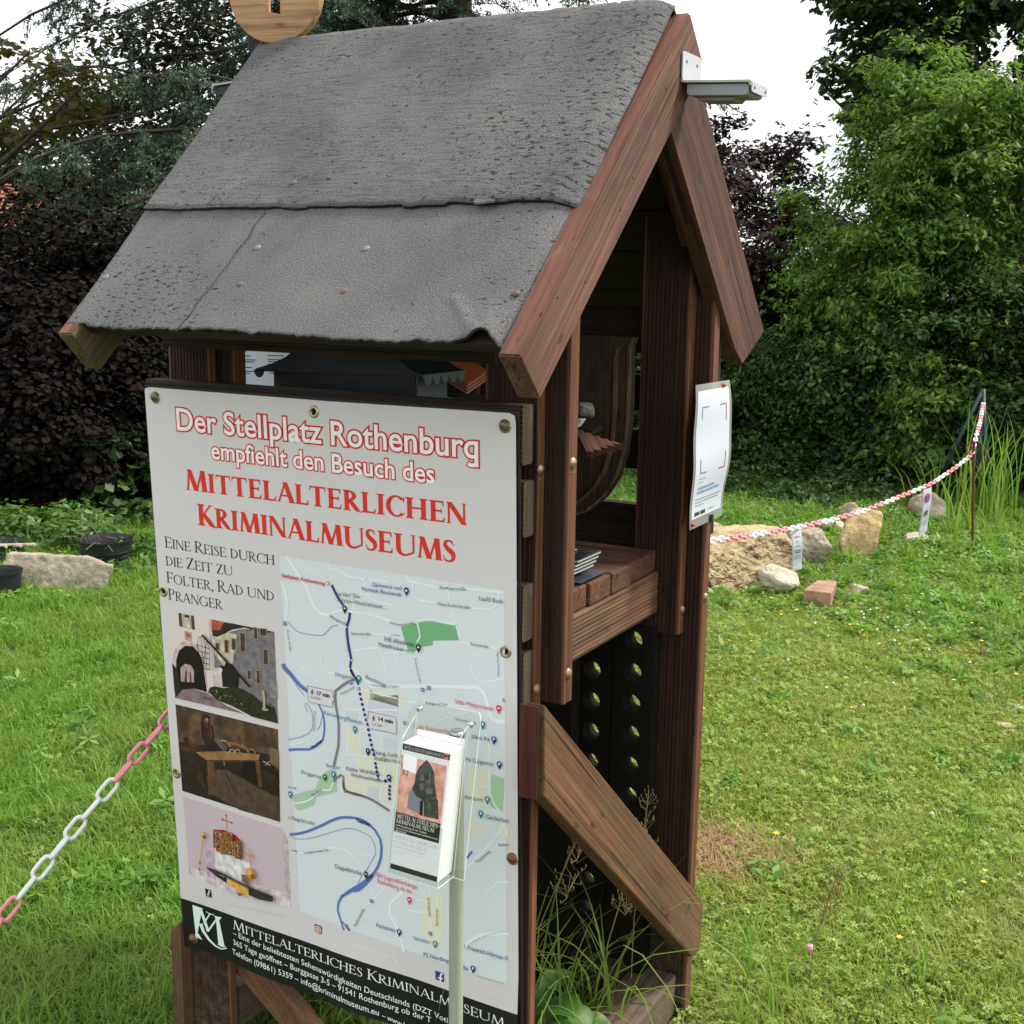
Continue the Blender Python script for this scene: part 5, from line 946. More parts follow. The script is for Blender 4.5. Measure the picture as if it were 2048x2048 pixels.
it = [('P', 'p', [(170, 1540), (1100, 1780), (1108, 1905), (560, 1790), (180, 1600)], (200, 188, 190)), ('P', 'p', [(1045, 1190), (1085, 1300), (1110, 1840), (1075, 1820), (1040, 1400)], (176, 166, 168)), ('P', 'p', [(330, 1345), (415, 1362), (430, 1660), (345, 1620)], (182, 160, 176)), ('P', 'p', [(415, 1362), (690, 1480), (735, 1500), (745, 1700), (620, 1660), (420, 1560)], (218, 206, 206)),
      ('P', 'p', [(405, 1200), (440, 1190), (500, 1195), (610, 1245), (650, 1290), (640, 1360), (420, 1300)], (166, 32, 40)), ('L', 'p', [(525, 1200), (520, 1050)], .0026, (168, 132, 84)), ('L', 'p', [(480, 1098), (572, 1128)], .0026, (150, 110, 60)), ('C', 'p', (485, 1098), .0026, (120, 80, 40)), ('C', 'p', (570, 1130), .0026, (150, 90, 60)), ('C', 'p', (518, 1062), .0024, (110, 90, 50))]
for (x0, y0, x1, y1) in ((400, 1185, 440, 1370), (430, 1200, 490, 1400), (480, 1205, 590, 1425), (590, 1285, 620, 1435), (615, 1275, 680, 1460)):
    it.append(('P', 'p', [(x0, y0+12), ((x0+x1)/2, y0), (x1, y0+14), (x1, y1), (x0, y1-16)], (138, 92, 52)))
    for k in range(44): it.append(('C', 'p', (R_.uniform(x0+4, x1-4), R_.uniform(y0+22, y1-16)), R_.uniform(.0007, .0021), R_.choice([(205, 190, 170), (60, 64, 74), (110, 40, 44), (50, 70, 60), (70, 50, 40), (90, 84, 92), (52, 44, 44), (190, 160, 110), (96, 70, 120)])))
    it += [('L', 'p', [(x0+3, y0+10), (x0+3, y1-14)], .0010, (196, 150, 80)), ('L', 'p', [(x1-2, y0+14), (x1-2, y1)], .0010, (70, 44, 30))]
it += [('L', 'p', [(332, 1230), (320, 1350), (300, 1500), (295, 1560)], .0024, (176, 132, 62)), ('C', 'p', (332, 1235), .0068, (170, 124, 40)), ('C', 'p', (345, 1250), .0034, (92, 60, 24)), ('C', 'p', (322, 1220), .0028, (226, 196, 120)), ('C', 'p', (300, 1485), .0032, (150, 110, 50)), ('C', 'p', (296, 1545), .0032, (140, 100, 46)),
       ('P', 'p', [(680, 1590), (750, 1600), (750, 1700), (690, 1650)], (120, 96, 84)), ('C', 'p', (765, 1585), .0125, (176, 126, 44)), ('C', 'p', (755, 1570), .0074, (214, 166, 76)), ('C', 'p', (786, 1610), .0058, (122, 80, 28)), ('L', 'p', [(765, 1520), (750, 1350)], .0028, (186, 142, 66)), ('L', 'p', [(708, 1402), (805, 1440)], .0028, (186, 142, 66)), ('L', 'p', [(830, 1640), (832, 1690)], .0009, (100, 90, 90)),
       ('P', 'p', [(350, 1520), (460, 1555), (560, 1605), (745, 1700), (970, 1790), (972, 1842), (850, 1822), (740, 1775), (560, 1680), (440, 1600)], (52, 46, 44)), ('P', 'p', [(550, 1615), (640, 1660), (745, 1715), (750, 1790), (700, 1775), (545, 1668)], (204, 156, 74)), ('P', 'p', [(640, 1750), (700, 1775), (660, 1790)], (120, 92, 66)), ('L', 'p', [(560, 1625), (740, 1720)], .0018, (48, 38, 34)), ('L', 'p', [(480, 1590), (530, 1612)], .0014, (150, 146, 146)), ('L', 'p', [(850, 1770), (940, 1800)], .0024, (34, 30, 30)), ('L', 'p', [(380, 1545), (520, 1620)], .0006, (110, 104, 100))]
photo('crown_jewels_photo', (('p', 120, 885), ('p', 1030, 1180), ('p', 1108, 1905), ('p', 176, 1590)), (188, 172, 180), it)
# ---------------- footer
ft = MB(); W_ = (224, 226, 226)
serif(ft, 'H', 612, 517, 'r', 1552, 1068, 88, 'Mittelalterliches Kriminalmuseum', W_, .0006, Tk=.10, t=.045, small=.84)
sans(ft, 'H', 612, 580, 'x', 896, 2046, '_' and 50, '– Eine der beliebtesten Sehenswürdigkeiten Deutschlands (DZT Voti', W_, .0006)
sans(ft, 'H', 610, 668, 'x', 862.6, 2046, 50, '365 Tage geöffnet – Burggasse 3-5 – 91541 Rothenburg ob der T', W_, .0006)
sans(ft, 'H', 603, 758, 'x', 757.9, 2031, 50, 'Telefon (09861) 5359 – info@kriminalmuseum.eu', W_, .0006)
sans(ft, 'x', 764, 2035, 'x', 830, 2064, 10.5, '– www.krim', W_, .0006)
ft.build('footer_lettering', BN)
lg = MB(); W2 = (212, 226, 222)
def st(pts, wd, cyc=False): line(lg, 'H', pts, wd, W2, .0007+.00004*len(lg.f) % .0008)
poly(lg, 'H', [(218, 288), (262, 302), (318, 322), (306, 350), (262, 600), (252, 588)], W2, .0006); poly(lg, 'H', [(246, 560), (274, 560), (314, 626), (246, 592)], W2, .00065)
st([(292, 318), (330, 420), (372, 545)], .0088); st([(370, 540), (420, 470), (462, 412)], .0040); st([(330, 470), (372, 400), (392, 368)], .0030); st([(352, 350), (385, 372), (430, 384)], .0020)
poly(lg, 'H', [(430, 392), (502, 408), (478, 438), (530, 690), (498, 690), (470, 668), (446, 430)], W2, .0008); st([(300, 468), (326, 540), (380, 620), (440, 680), (500, 712), (555, 706)], (.0110, .0015)); st([(462, 664), (500, 690), (545, 694)], .0020)
lg.build('monogram_logo', BN)
sm = MB()
def sq(c, x, y, r_, col, e, rad=.25, n=4):
    q = cp(c, x, y); P = []
    for cx, cz, a0 in ((1, 1, 0), (-1, 1, 90), (-1, -1, 180), (1, -1, 270)):
        for k in range(n+1): a = math.radians(a0+90*k/n); P.append(BS_(q[0]+r_*(cx*(1-rad)+rad*math.cos(a)), q[1]+r_*(cz*(1-rad)+rad*math.sin(a)), e))
    sm.add(P, [tuple(range(len(P)))], pm(ink(*col)))
sq('H', 1433, 522, .0092, (150, 62, 130), .0006, .35)
poly(sm, 'H', [(1402, 512), (1440, 560), (1462, 580), (1410, 556)], (222, 160, 70), .0008); poly(sm, 'H', [(1396, 466), (1470, 500), (1474, 530), (1400, 480)], (92, 66, 140), .0008)
for r_, col, e in ((.0064, (228, 222, 226), .0010), (.0052, (196, 70, 86), .0012)): sq('H', 1433, 522, r_, col, e, .4)
for r_, col, e in ((.0034, (228, 222, 226), .0014), (.0020, (196, 80, 80), .0016)): circ(sm, cp('H', 1433, 522), r_, pm(ink(*col)), e)
sq('r', 1007, 641, .0098, (58, 60, 132), .0006, .12); line(sm, 'r', [(1035, 622), (1020, 618), (1014, 640), (1014, 690)], .0032, (228, 228, 236), .0010); line(sm, 'r', [(995, 650), (1034, 660)], .0028, (228, 228, 236), .0012)
sq('p', 356, 1775, .0088, (32, 32, 34), .0006, .08); line(sm, 'p', [(360, 1750), (360, 1785)], .0022, (220, 224, 226), .001); circ(sm, cp('p', 353, 1788), .0026, pm(ink(220, 224, 226)), .0011); circ(sm, cp('p', 353, 1788), .0011, pm(ink(32, 32, 34)), .0013); line(sm, 'p', [(360, 1752), (374, 1764)], .0020, (220, 224, 226), .0012); line(sm, 'p', [(340, 1810), (374, 1822)], .0010, (120, 120, 120), .001)
GH = (226, 216, 218)
sans(sm, 'r', 34, 278, 'r', 652, 530, 34, 'kriminalmuseumrothenburg', GH, .0006); sans(sm, 'H', 560, 285, 'H', 1105, 400, 26, 'kriminalmuseum', (208, 200, 202), .0016); sans(sm, 'r', 1062, 660, 'r', 1500, 808, 34, 'kriminalmuseum', GH, .0006)
sm.build('social_media_icons', BN)
# poster lettering
pt = MB()
def ptext(s, u0, v0, u1, v1, h, m_, bold=0.):
    v, f = text2d(s, bold); v = v/CAPH; W__ = v[:, 0].max(); pt.add([pos(u0+(u1-u0)*a/W__, v0+(v1-v0)*a/W__-b*h, .0013) for a, b in v], f, m_)
ptext('CHECKEN SIE EIN.', .15, .735, .62, .728, .017, PBL, .02); ptext('STOPPEN SIE DAS VIRUS.', .15, .765, .78, .756, .017, PBL, .02)
pt.build('poster_headline', PO)
# ============================================================ brochure holder on its pole
ACR = bpy.data.materials.new('clear_acrylic'); ACR.use_nodes = True; t, b, o_ = nodes(ACR); t.nodes.remove(b)
tr = N(t, 'ShaderNodeBsdfTransparent'); tr.inputs[0].default_value = (.955, .97, .96, 1); gl = N(t, 'ShaderNodeBsdfGlossy'); gl.inputs['Roughness'].default_value = .05; fz = N(t, 'ShaderNodeLayerWeight', Blend=.5)
mxs = N(t, 'ShaderNodeMixShader'); t.links.new(mathn(t, 'ADD', mathn(t, 'MULTIPLY', mathn(t, 'POWER', fz.outputs['Facing'], 5.), .6), .06), mxs.inputs[0]); t.links.new(tr.outputs[0], mxs.inputs[1]); t.links.new(gl.outputs[0], mxs.inputs[2]); t.links.new(mxs.outputs[0], o_.inputs[0])
ACE = bpy.data.materials.new('acrylic_edge'); ACE.use_nodes = True; t, b, o_ = nodes(ACE); b.inputs['Base Color'].default_value = (.85, .88, .86, 1); b.inputs['Roughness'].default_value = .12
tr = N(t, 'ShaderNodeBsdfTransparent'); mxs = N(t, 'ShaderNodeMixShader'); mxs.inputs[0].default_value = .55; t.links.new(tr.outputs[0], mxs.inputs[1]); t.links.new(b.outputs[0], mxs.inputs[2]); t.links.new(mxs.outputs[0], o_.inputs[0])
PX, PY = -.072, -.084
PL = empty('holder_pole', (PX, PY, GZ), 'pale grey green metal pole in front of the banner carrying the brochure holder', 'pole')
GRN = mat('grey_green_paint', (.33, .37, .27), .42, bump=.05, bscale=200, var=.06)
MB().lathe((PX, PY, 0), (0, 0, 1), [(.0125, GZ-.1), (.0125, .995)], GRN, 28).build('tube', PL, smooth=True)
MB().lathe((PX, PY, .995), (0, 0, 1), [(.0132, -.004), (.0132, .003), (.011, .0055), (.004, .0058), (0, .0058)], mat('steel_cap', (.45, .47, .48), .25, .9), 24).build('end_cap', PL, smooth=True)
HD = empty('brochure_holder', (PX, PY, .77), 'clear acrylic leaflet holder leaning back on the pole in front of the map', 'brochure holder')
lean = .19
def hp(x, d, z):   # x across, d forward of the back plate, z up along the plate
    return np.array((-.0915+x, -.144-d+z*lean, .772+z))
def acr(pts, name, th=.0022):
    P = [np.array(p) for p in pts]; n_ = np.cross(P[1]-P[0], P[2]-P[0]); n_ /= np.linalg.norm(n_); m_ = MB(); k = len(P)
    m_.add(P, [tuple(range(k))], ACR); vs = [p-n_*th/2 for p in P]+[p+n_*th/2 for p in P]
    m_.add(vs, [(i, (i+1) % k, k+(i+1) % k, k+i) for i in range(k)], ACE)
    return m_.build(name, HD)
Wd = .0725; Wb = .0515; DP = .0475
acr([hp(-Wd, 0, -.006), hp(Wd, 0, -.006), hp(Wd, 0, .262), hp(Wd-.004, 0, .272), hp(-Wd+.022, 0, .272), hp(-Wd, 0, .245)], 'back_plate')
acr([hp(-Wb, DP, -.004), hp(Wb, DP, -.004), hp(Wb, DP, .094), hp(-Wb, DP, .106)], 'front_plate')
acr([hp(-Wb, 0, -.004), hp(-Wb, DP, -.004), hp(-Wb, DP, .20), hp(-Wb, DP*.85, .222), hp(-Wb, .004, .250)], 'side_plate')
acr([hp(Wb, 0, -.004), hp(Wb, DP, -.004), hp(Wb, DP, .20), hp(Wb, DP*.85, .222), hp(Wb, .004, .250)], 'side_plate')
acr([hp(-Wb, 0, -.004), hp(Wb, 0, -.004), hp(Wb, DP, -.004), hp(-Wb, DP, -.004)], 'floor_plate')
acr([hp(-Wb, DP*.85, .222), hp(-Wb, DP, .20), hp(Wb, DP, .20), hp(Wb, DP*.85, .222)], 'retaining_lip')
GLT = mat('clear_screw', (.6, .6, .55), .15, .7)
for x, z in ((-.048, .258), (.054, .250)): MB().lathe(hp(x, .001, z), (0, -1, 0), [(0, .005), (.004, .005), (.0055, .003), (.006, 0)], GLT, 12).build('screw', HD, smooth=True)
BH = empty('museum_brochures', tuple(hp(0, .02, .1)), 'stack of museum leaflets with an iron helmet on the cover, standing in the acrylic holder', 'brochures')
BW_ = .0475; bz0, bz1 = .004, .214
def leaf(name, d0, d1, z1, m, x0=-BW_, x1=BW_, dz=0.):
    m_ = MB(); m_.prism([hp(x0, d0, bz0+dz), hp(x1, d0, bz0+dz), hp(x1, d0, z1+dz), hp(x0, d0, z1+dz)], hp(0, d1, 0)-hp(0, d0, 0), m); return m_.build(name, BH)
leaf('leaflet_pack', .006, .0435, bz1, mat('leaflet_paper', (.84, .84, .86), .6)); leaf('leaflet', .044, .0455, bz1+.001, mat('leaflet_paper', (.7, .7, .72), .6)); leaf('rear_leaflet', .002, .004, bz1+.010, mat('leaflet_paper', (.7, .7, .72), .6))
fc = MB()
def L2(c, x, y):   # pixel on the leaflet front -> local (x, z)
    a, b, s = CR[c]; r = ray(a+x*s, b+y*s); p0 = hp(0, .0456, .1); n_ = np.cross(hp(1, 0, 0)-hp(0, 0, 0), hp(0, 0, 1)-hp(0, 0, 0)); tt = ((p0-CAM)@n_)/(r@n_); q = CAM+r*tt
    return np.array((q[0]+.0915, q[2]-.772))
def LP(q, e): return hp(max(-BW_, min(BW_, q[0])), .0456+e, max(bz0+.0005, min(bz1, q[1])))
def lpoly(pts, col, e, k=1., m=None): fc.add([LP(q, e) for q in pts], [tuple(range(len(pts)))], m or pm(lin(*col, k*1.25)))
B_ = BW_-.0008
lpoly([(-B_, .2035), (B_, .2035), (B_, .2135), (-B_, .2135)], (36, 36, 36), .0003)
STN = blotch('printed_pink_stone', lin(150, 95, 75, 1.2), lin(205, 150, 128, 1.2), lin(226, 180, 160, 1.2), 55)
lpoly([(-B_, .099), (B_-.004, .099), (B_-.004, .194), (-B_, .194)], 0, .0003, m=STN)
lpoly([L2('E', 437, 880), L2('E', 615, 920), L2('E', 590, 1145), L2('E', 425, 1080)], (226, 226, 230), .0005)
HEL = blotch('printed_dark_iron', lin(22, 24, 24, 1.2), lin(48, 52, 48, 1.2), lin(92, 96, 88, 1.2), 90)
def lp2(pts, e, col=None, m=None): lpoly([L2('E', *p) for p in pts], col, e, m=m)
lp2([(505, 1370), (560, 1350), (650, 1440), (640, 1660), (480, 1580)], .0006, (112, 116, 128)); lp2([(700, 1400), (840, 1390), (880, 1500), (885, 1730), (690, 1690)], .0006, m=HEL)
lp2([(735, 962), (785, 1030), (830, 1130), (835, 1270), (845, 1330), (860, 1450), (700, 1500), (600, 1430), (540, 1340), (580, 1250), (590, 1150), (640, 1050)], .0007, m=HEL)
lp2([(735, 975), (770, 1040), (790, 1130), (740, 1110), (700, 1120), (650, 1080)], .0008, (70, 74, 72)); lp2([(640, 1270), (690, 1260), (700, 1340), (650, 1360)], .0009, (84, 88, 80)); lp2([(720, 1340), (800, 1330), (810, 1400), (730, 1410)], .0009, (88, 92, 82)); lp2([(660, 1160), (690, 1130), (700, 1230), (650, 1230)], .0008, (96, 90, 86)); lp2([(650, 1480), (690, 1490), (680, 1690), (640, 1670)], .0008, (16, 18, 16))
for k in range(6): lp2([(765, 1130+22*k), (785, 1135+22*k), (785, 1146+22*k), (765, 1141+22*k)], .0009, (120, 122, 116))
lpoly([(-B_, .067), (B_-.004, .067), (B_-.004, .099), (-B_, .099)], (26, 26, 26), .0004)
lpoly([(-B_, bz0), (B_, bz0), (B_, bz0+.009), (-B_, bz0+.009)], (30, 28, 28), .0004)
lpoly([L2('E', 958, 862), L2('E', 1020, 880), L2('E', 1018, 898), L2('E', 955, 880)], (200, 130, 30), .0006); lpoly([L2('E', 955, 882), L2('E', 1018, 899), L2('E', 1016, 912), L2('E', 953, 895)], (214, 70, 40), .0006); lpoly([L2('E', 955, 912), L2('E', 1010, 928), L2('E', 1005, 962), L2('E', 950, 946)], (196, 110, 130), .0006); lpoly([L2('E', 955, 912), L2('E', 980, 919), L2('E', 978, 938), L2('E', 953, 930)], (60, 62, 120), .0008)
fc.build('cover_picture', BH)
fc = MB()
def ltext(s, x0, z0, x1, h, col, ser=False, **k):
    if ser: v, f, W__ = serif2d(s, **k)
    else: v, f = text2d(s); v = v/CAPH; W__ = v[:, 0].max()
    fc.add([hp(x0+(x1-x0)*a[0]/W__, .0456+.0007+(.00003*a[2] if len(a) > 2 else 0), z0+a[1]*h) for a in v], f, pm(lin(*col, 1.25)))
LW = (226, 226, 222)
ltext('MITTELALTERLICHES', -.0435, .0905, .0375, .0066, LW, True, Tk=.11, t=.05); ltext('KRIMINALMUSEUM', -.0435, .0822, .032, .0066, LW, True, Tk=.11, t=.05); ltext('in Rothenburg ob der Tauber', -.0435, .0768, .018, .0030, LW); ltext('Deutschlands bedeutendste rechtshistorische', -.0435, .0722, .040, .0026, LW); ltext('Sammlung', -.0435, .0682, -.022, .0026, LW)
GG = (176, 178, 188)
ltext('MEDIEVAL CRIME AND', -.0435, .0565, .041, .0056, GG, True, Tk=.08, t=.04); ltext('JUSTICE MUSEUM', -.0435, .0480, .022, .0056, GG, True, Tk=.08, t=.04); ltext('in Rothenburg ob der Tauber', -.0435, .0420, .018, .0026, GG); ltext('Germany\'s most important collection of', -.0435, .0365, .030, .0022, (200, 200, 208)); ltext('legal history', -.0435, .0325, -.022, .0022, (200, 200, 208))
ltext('MITTELALTERLICHES KRIMINALMUSEUM', -.043, .2062, .036, .0048, (200, 200, 196), True, Tk=.10, t=.05); ltext('KJ', -.042, .163, -.030, .0085, (60, 60, 66), True, Tk=.10, t=.05)
fc.build('cover_lettering', BH)
tb = MB(); tb.prism([hp(-.041, .0015, bz1+.002), hp(BW_-.002, .0015, bz1+.002), hp(BW_-.002, .0015, bz1+.0095), hp(-.041, .0015, bz1+.0095)], (0, -.0008, 0), pm(lin(36, 36, 36))); tb.build('rear_cover_strip', BH)
# ============================================================ SETTING
def gp(px, d, z=GZ):
    """ground position seen in column px at horizontal depth d"""
    r = ray(px, 560); h = math.hypot(r[0], r[1]); f_ = np.array((FF[0], FF[1])); f_ /= np.linalg.norm(f_); k = d/(r[0]*f_[0]+r[1]*f_[1]); return np.array((CAM[0]+r[0]*k, CAM[1]+r[1]*k, z))
def gh(px, py): return at(px, py, 2, GZ)
def hgt(x, y):
    return GZ+.018*np.sin(x*1.7+.4)*np.cos(y*1.3)+.010*np.sin(x*4.1+y*3.3)+.006*np.sin(x*9.1-y*7.3)
SOIL = bpy.data.materials.new('lawn_soil'); SOIL.use_nodes = True; t, b, o_ = nodes(SOIL); g = N(t, 'ShaderNodeTexCoord')
n1 = N(t, 'ShaderNodeTexNoise', Scale=1.4, Detail=6); n2 = N(t, 'ShaderNodeTexNoise', Scale=60, Detail=6, Roughness=.7); t.links.new(g.outputs['Object'], n1.inputs['Vector']); t.links.new(g.outputs['Object'], n2.inputs['Vector'])
c = ramp(t, n1.outputs['Fac'], [(.35, (.035, .055, .014)), (.55, (.06, .08, .022)), (.7, (.085, .085, .035))]); c = mixc(t, .8, c, ramp(t, n2.outputs['Fac'], [(.3, (.4, .4, .4)), (.7, (1.5, 1.5, 1.5))]), 'MULTIPLY')
t.links.new(c, b.inputs['Base Color']); b.inputs['Roughness'].default_value = 1
X = np.concatenate([np.linspace(-90, -9, 20), np.linspace(-8.5, 6, 117), np.linspace(7, 60, 14)]); Y = np.concatenate([np.linspace(-40, -3, 10), np.linspace(-2.5, 12, 117), np.linspace(13, 110, 20)])
gx, gy = np.meshgrid(X, Y); gz = hgt(gx, gy); V_ = np.stack([gx, gy, gz], -1).reshape(-1, 3); nx = len(X)
me = bpy.data.meshes.new('ground'); me.from_pydata(V_.tolist(), [], [(j*nx+i, j*nx+i+1, (j+1)*nx+i+1, (j+1)*nx+i) for j in range(len(Y)-1) for i in range(nx-1)]); me.materials.append(SOIL)
me.polygons.foreach_set('use_smooth', [True]*len(me.polygons)); o = bpy.data.objects.new('ground', me); COL.objects.link(o); tag(o, kind='structure')
# ---------------- foliage tools
def leafmat(name, pal, trans=.45, rough=.5, spec=.3, patch=None, pscale=1.2, sheen=0):
    m = bpy.data.materials.new(name); m.use_nodes = True; t = m.node_tree; t.nodes.clear(); o = t.nodes.new('ShaderNodeOutputMaterial')
    a = N(t, 'ShaderNodeAttribute', attribute_name='rnd'); oi = N(t, 'ShaderNodeObjectInfo')
    f = mathn(t, 'FRACT', mathn(t, 'ADD', a.outputs['Fac'], oi.outputs['Random']))
    c = ramp(t, f, [(i/(len(pal)-1), p) for i, p in enumerate(pal)])
    if patch:
        g = N(t, 'ShaderNodeNewGeometry'); n = N(t, 'ShaderNodeTexNoise', Scale=pscale, Detail=4, Roughness=.6); t.links.new(g.outputs['Position'], n.inputs['Vector'])
        c = mixc(t, ramp(t, n.outputs['Fac'], [(.42, (0, 0, 0)), (.62, (patch[1],)*3)]), c, patch[0])
    b = N(t, 'ShaderNodeBsdfPrincipled'); t.links.new(c, b.inputs['Base Color']); b.inputs['Roughness'].default_value = rough; b.inputs['Specular IOR Level'].default_value = spec
    tl = N(t, 'ShaderNodeBsdfTranslucent'); c2 = mixc(t, 1., c, (1.25, 1.35, .7), 'MULTIPLY'); t.links.new(c2, tl.inputs[0]); mx_ = N(t, 'ShaderNodeMixShader'); mx_.inputs[0].default_value = trans
    t.links.new(b.outputs[0], mx_.inputs[1]); t.links.new(tl.outputs[0], mx_.inputs[2]); t.links.new(mx_.outputs[0], o.inputs[0]); return m
def mesh_np(name, V, F, m, rnd=None, parent=None, smooth=False, link=True, loc=None):
    """V (n,3), F (k, c) equal-sided faces, rnd one value per vertex"""
    me = bpy.data.meshes.new(name); n, (k, c) = len(V), F.shape; org = np.zeros(3)
    q = parent
    while q is not None: org = org+np.array(q.location); q = q.parent
    if loc is not None: org = np.array(loc, float)
    V = (V-org).astype('f')
    me.vertices.add(n); me.vertices.foreach_set('co', V.ravel()); me.loops.add(k*c); me.loops.foreach_set('vertex_index', F.astype('i').ravel()); me.polygons.add(k)
    me.polygons.foreach_set('loop_start', np.arange(k, dtype='i')*c); 
    if smooth: me.polygons.foreach_set('use_smooth', np.ones(k, bool))
    me.update(calc_edges=True)
    if rnd is not None: a = me.attributes.new('rnd', 'FLOAT', 'POINT'); a.data.foreach_set('value', rnd.astype('f'))
    me.materials.append(m); o = bpy.data.objects.new(name, me)
    if link: COL.objects.link(o)
    if parent is not None: o.parent = parent
    if loc is not None: o.location = tuple(loc)
    return o
def leaves(P, size, up=.5, droop=.2, asp=.55, seed=0, outward=None, var=.5):
    """four-vertex folded leaves at P; returns V, F, rnd"""
    r = np.random.default_rng(seed); n = len(P); nrm = r.normal(size=(n, 3)); nrm[:, 2] = np.abs(nrm[:, 2])+up*2
    if outward is not None: nrm += outward*1.2
    nrm /= np.linalg.norm(nrm, axis=1)[:, None]; d = r.normal(size=(n, 3)); d[:, 2] -= droop*2
    if outward is not None: d += outward*.6
    d -= (d*nrm).sum(1)[:, None]*nrm; d /= np.linalg.norm(d, axis=1)[:, None]; s = np.cross(nrm, d); L = (size*(1-var/2+var*r.random(n)))[:, None]
    V = np.stack([P-d*L*.5, P+s*L*asp*.5-nrm*L*.08+d*L*.05, P+d*L*.55-nrm*L*.12, P-s*L*asp*.5-nrm*L*.08+d*L*.05], 1).reshape(-1, 3)
    k = np.arange(n)[:, None]*4; F = np.concatenate([k+[0, 1, 2], k+[0, 2, 3]]); return V, F, np.repeat(r.random(n), 4)
def clumps(c, rad, k, cr, per, seed, shell=.55, flatz=.6, zmin=-9):
    """points in k clumps scattered through an ellipsoid, mostly near its surface"""
    r = np.random.default_rng(seed); d = r.normal(size=(k, 3)); d /= np.linalg.norm(d, axis=1)[:, None]; q = (shell+(1-shell)*r.random(k)**.5)[:, None]*(.82+.30*r.random(k))[:, None]
    C = np.array(c)+d*q*np.array(rad); R = cr*(.55+.9*r.random(k)); P = []; O = []
    for i in range(k):
        m = int(per*(R[i]/cr)**2); e = r.normal(size=(m, 3)); e /= np.linalg.norm(e, axis=1)[:, None]; e = e*(r.random(m)**.38)[:, None]*(1+.25*r.random(m)**3)[:, None]; p = C[i]+e*R[i]*np.array((1, 1, flatz)); P.append(p); O.append(e*.6+d[i]*.5)
    P = np.concatenate(P); O = np.concatenate(O); k_ = P[:, 2] > zmin; return P[k_], O[k_]
def sprays(P, O, k, Lr, m, seed):
    """leafy shoots that leave the crown: k shoots starting from random crown points"""
    r = np.random.default_rng(seed); idx = r.integers(0, len(P), k); Q = []; D = []
    for i in idx:
        d = O[i]/(np.linalg.norm(O[i])+1e-9)+r.normal(size=3)*.45+(0, 0, .25); d /= np.linalg.norm(d); L = Lr*(.4+r.random()); n = max(4, int(m*L/Lr)); u = r.random(n)[:, None]
        Q.append(P[i]+d*L*u+np.array((0, 0, -1.))*L*.35*u*u+r.normal(size=(n, 3))*.022*(1.2-u)); D.append(np.repeat(d[None], n, 0)*.5)
    return np.concatenate(Q), np.concatenate(D)
def limbs(name, base, tips, r0, m, parent, seed=0, wob=.08):
    r = np.random.default_rng(seed); mb = MB()
    for tp in tips:
        b = np.array(base, float); e = np.array(tp, float); k = 6; L = np.linalg.norm(e-b); pts = []; rs = []
        for i in range(k+1):
            u = i/k; p = b+(e-b)*u+np.array((0, 0, L*.10*math.sin(u*3.14)))+r.normal(size=3)*L*wob*.3*(0 < i < k); pts.append(p); rs.append(r0*(1-u*.88))
        mb.tube(pts, rs, m, 6, caps=False)
    return mb.build(name, parent, smooth=True)
BARK = mat('dark_bark', (.045, .034, .025), .9, bump=.8, bscale=18, var=.4); TWIG = mat('grey_twig', (.16, .13, .10), .9)
def shrub(name, label, cat, c, rad, k, cr, per, size, m, seed, group=None, up=.5, droop=.2, asp=.55, base=None, nl=7, zmin=GZ, parts=('crown', 'trunk'), r0=.05, shell=.55, extra=None, nsp=0, Lsp=.35):
    base = np.array(base if base is not None else (c[0], c[1], GZ)); t_ = empty(name, tuple(base), label, cat, group)
    P, O = clumps(c, rad, k, cr, per, seed, zmin=zmin, shell=shell)
    if extra is not None: 
        for (c2, r2, k2, cr2, per2) in extra: P2, O2 = clumps(c2, r2, k2, cr2, per2, seed+77, zmin=zmin, shell=shell); P = np.concatenate([P, P2]); O = np.concatenate([O, O2])
    if nsp: P3, O3 = sprays(P, O, nsp, Lsp, 16, seed+9); P = np.concatenate([P, P3]); O = np.concatenate([O, O3])
    V, F, q = leaves(P, size, up, droop, asp, seed, O, .9); mesh_np(parts[0], V, F, m, q, t_)
    r = np.random.default_rng(seed+5); tips = [np.array(c)+r.normal(size=3)*np.array(rad)*.5 for _ in range(nl)]; limbs(parts[1], base-(0, 0, .1), tips, r0, BARK, t_, seed); return t_
# palettes (reflectance)
M_CEDAR = leafmat('blue_cedar_needles', [(.032, .056, .036), (.062, .104, .068), (.10, .155, .11), (.165, .23, .175)], .10, .65, .2)
M_PURP = leafmat('dark_purple_leaves', [(.007, .006, .007), (.012, .010, .010), (.022, .013, .013), (.010, .014, .008)], .12, .85, .06)
M_PLUM = leafmat('plum_leaves', [(.028, .018, .024), (.045, .024, .028), (.085, .030, .026), (.030, .028, .026), (.05, .045, .045)], .22, .5, .35)
M_GRN = leafmat('hazel_leaves', [(.045, .095, .018), (.090, .170, .030), (.145, .255, .046), (.22, .35, .075)], .43, .55, .3, patch=((.21, .27, .055), .4), pscale=1.1)
M_DGR = leafmat('dark_maple_leaves', [(.018, .035, .010), (.028, .052, .013), (.040, .066, .018), (.07, .085, .025)], .3, .5, .35)
M_IVY = leafmat('bramble_leaves', [(.018, .042, .012), (.032, .070, .018), (.055, .11, .026), (.10, .17, .04)], .28, .5, .35)
M_AUT = leafmat('yellowing_leaves', [(.05, .08, .02), (.09, .11, .03), (.18, .13, .04), (.12, .08, .03)], .4, .5, .4)
M_NET = leafmat('nettle_leaves', [(.04, .09, .016), (.065, .145, .024), (.10, .20, .034), (.15, .26, .05)], .35, .5, .4)
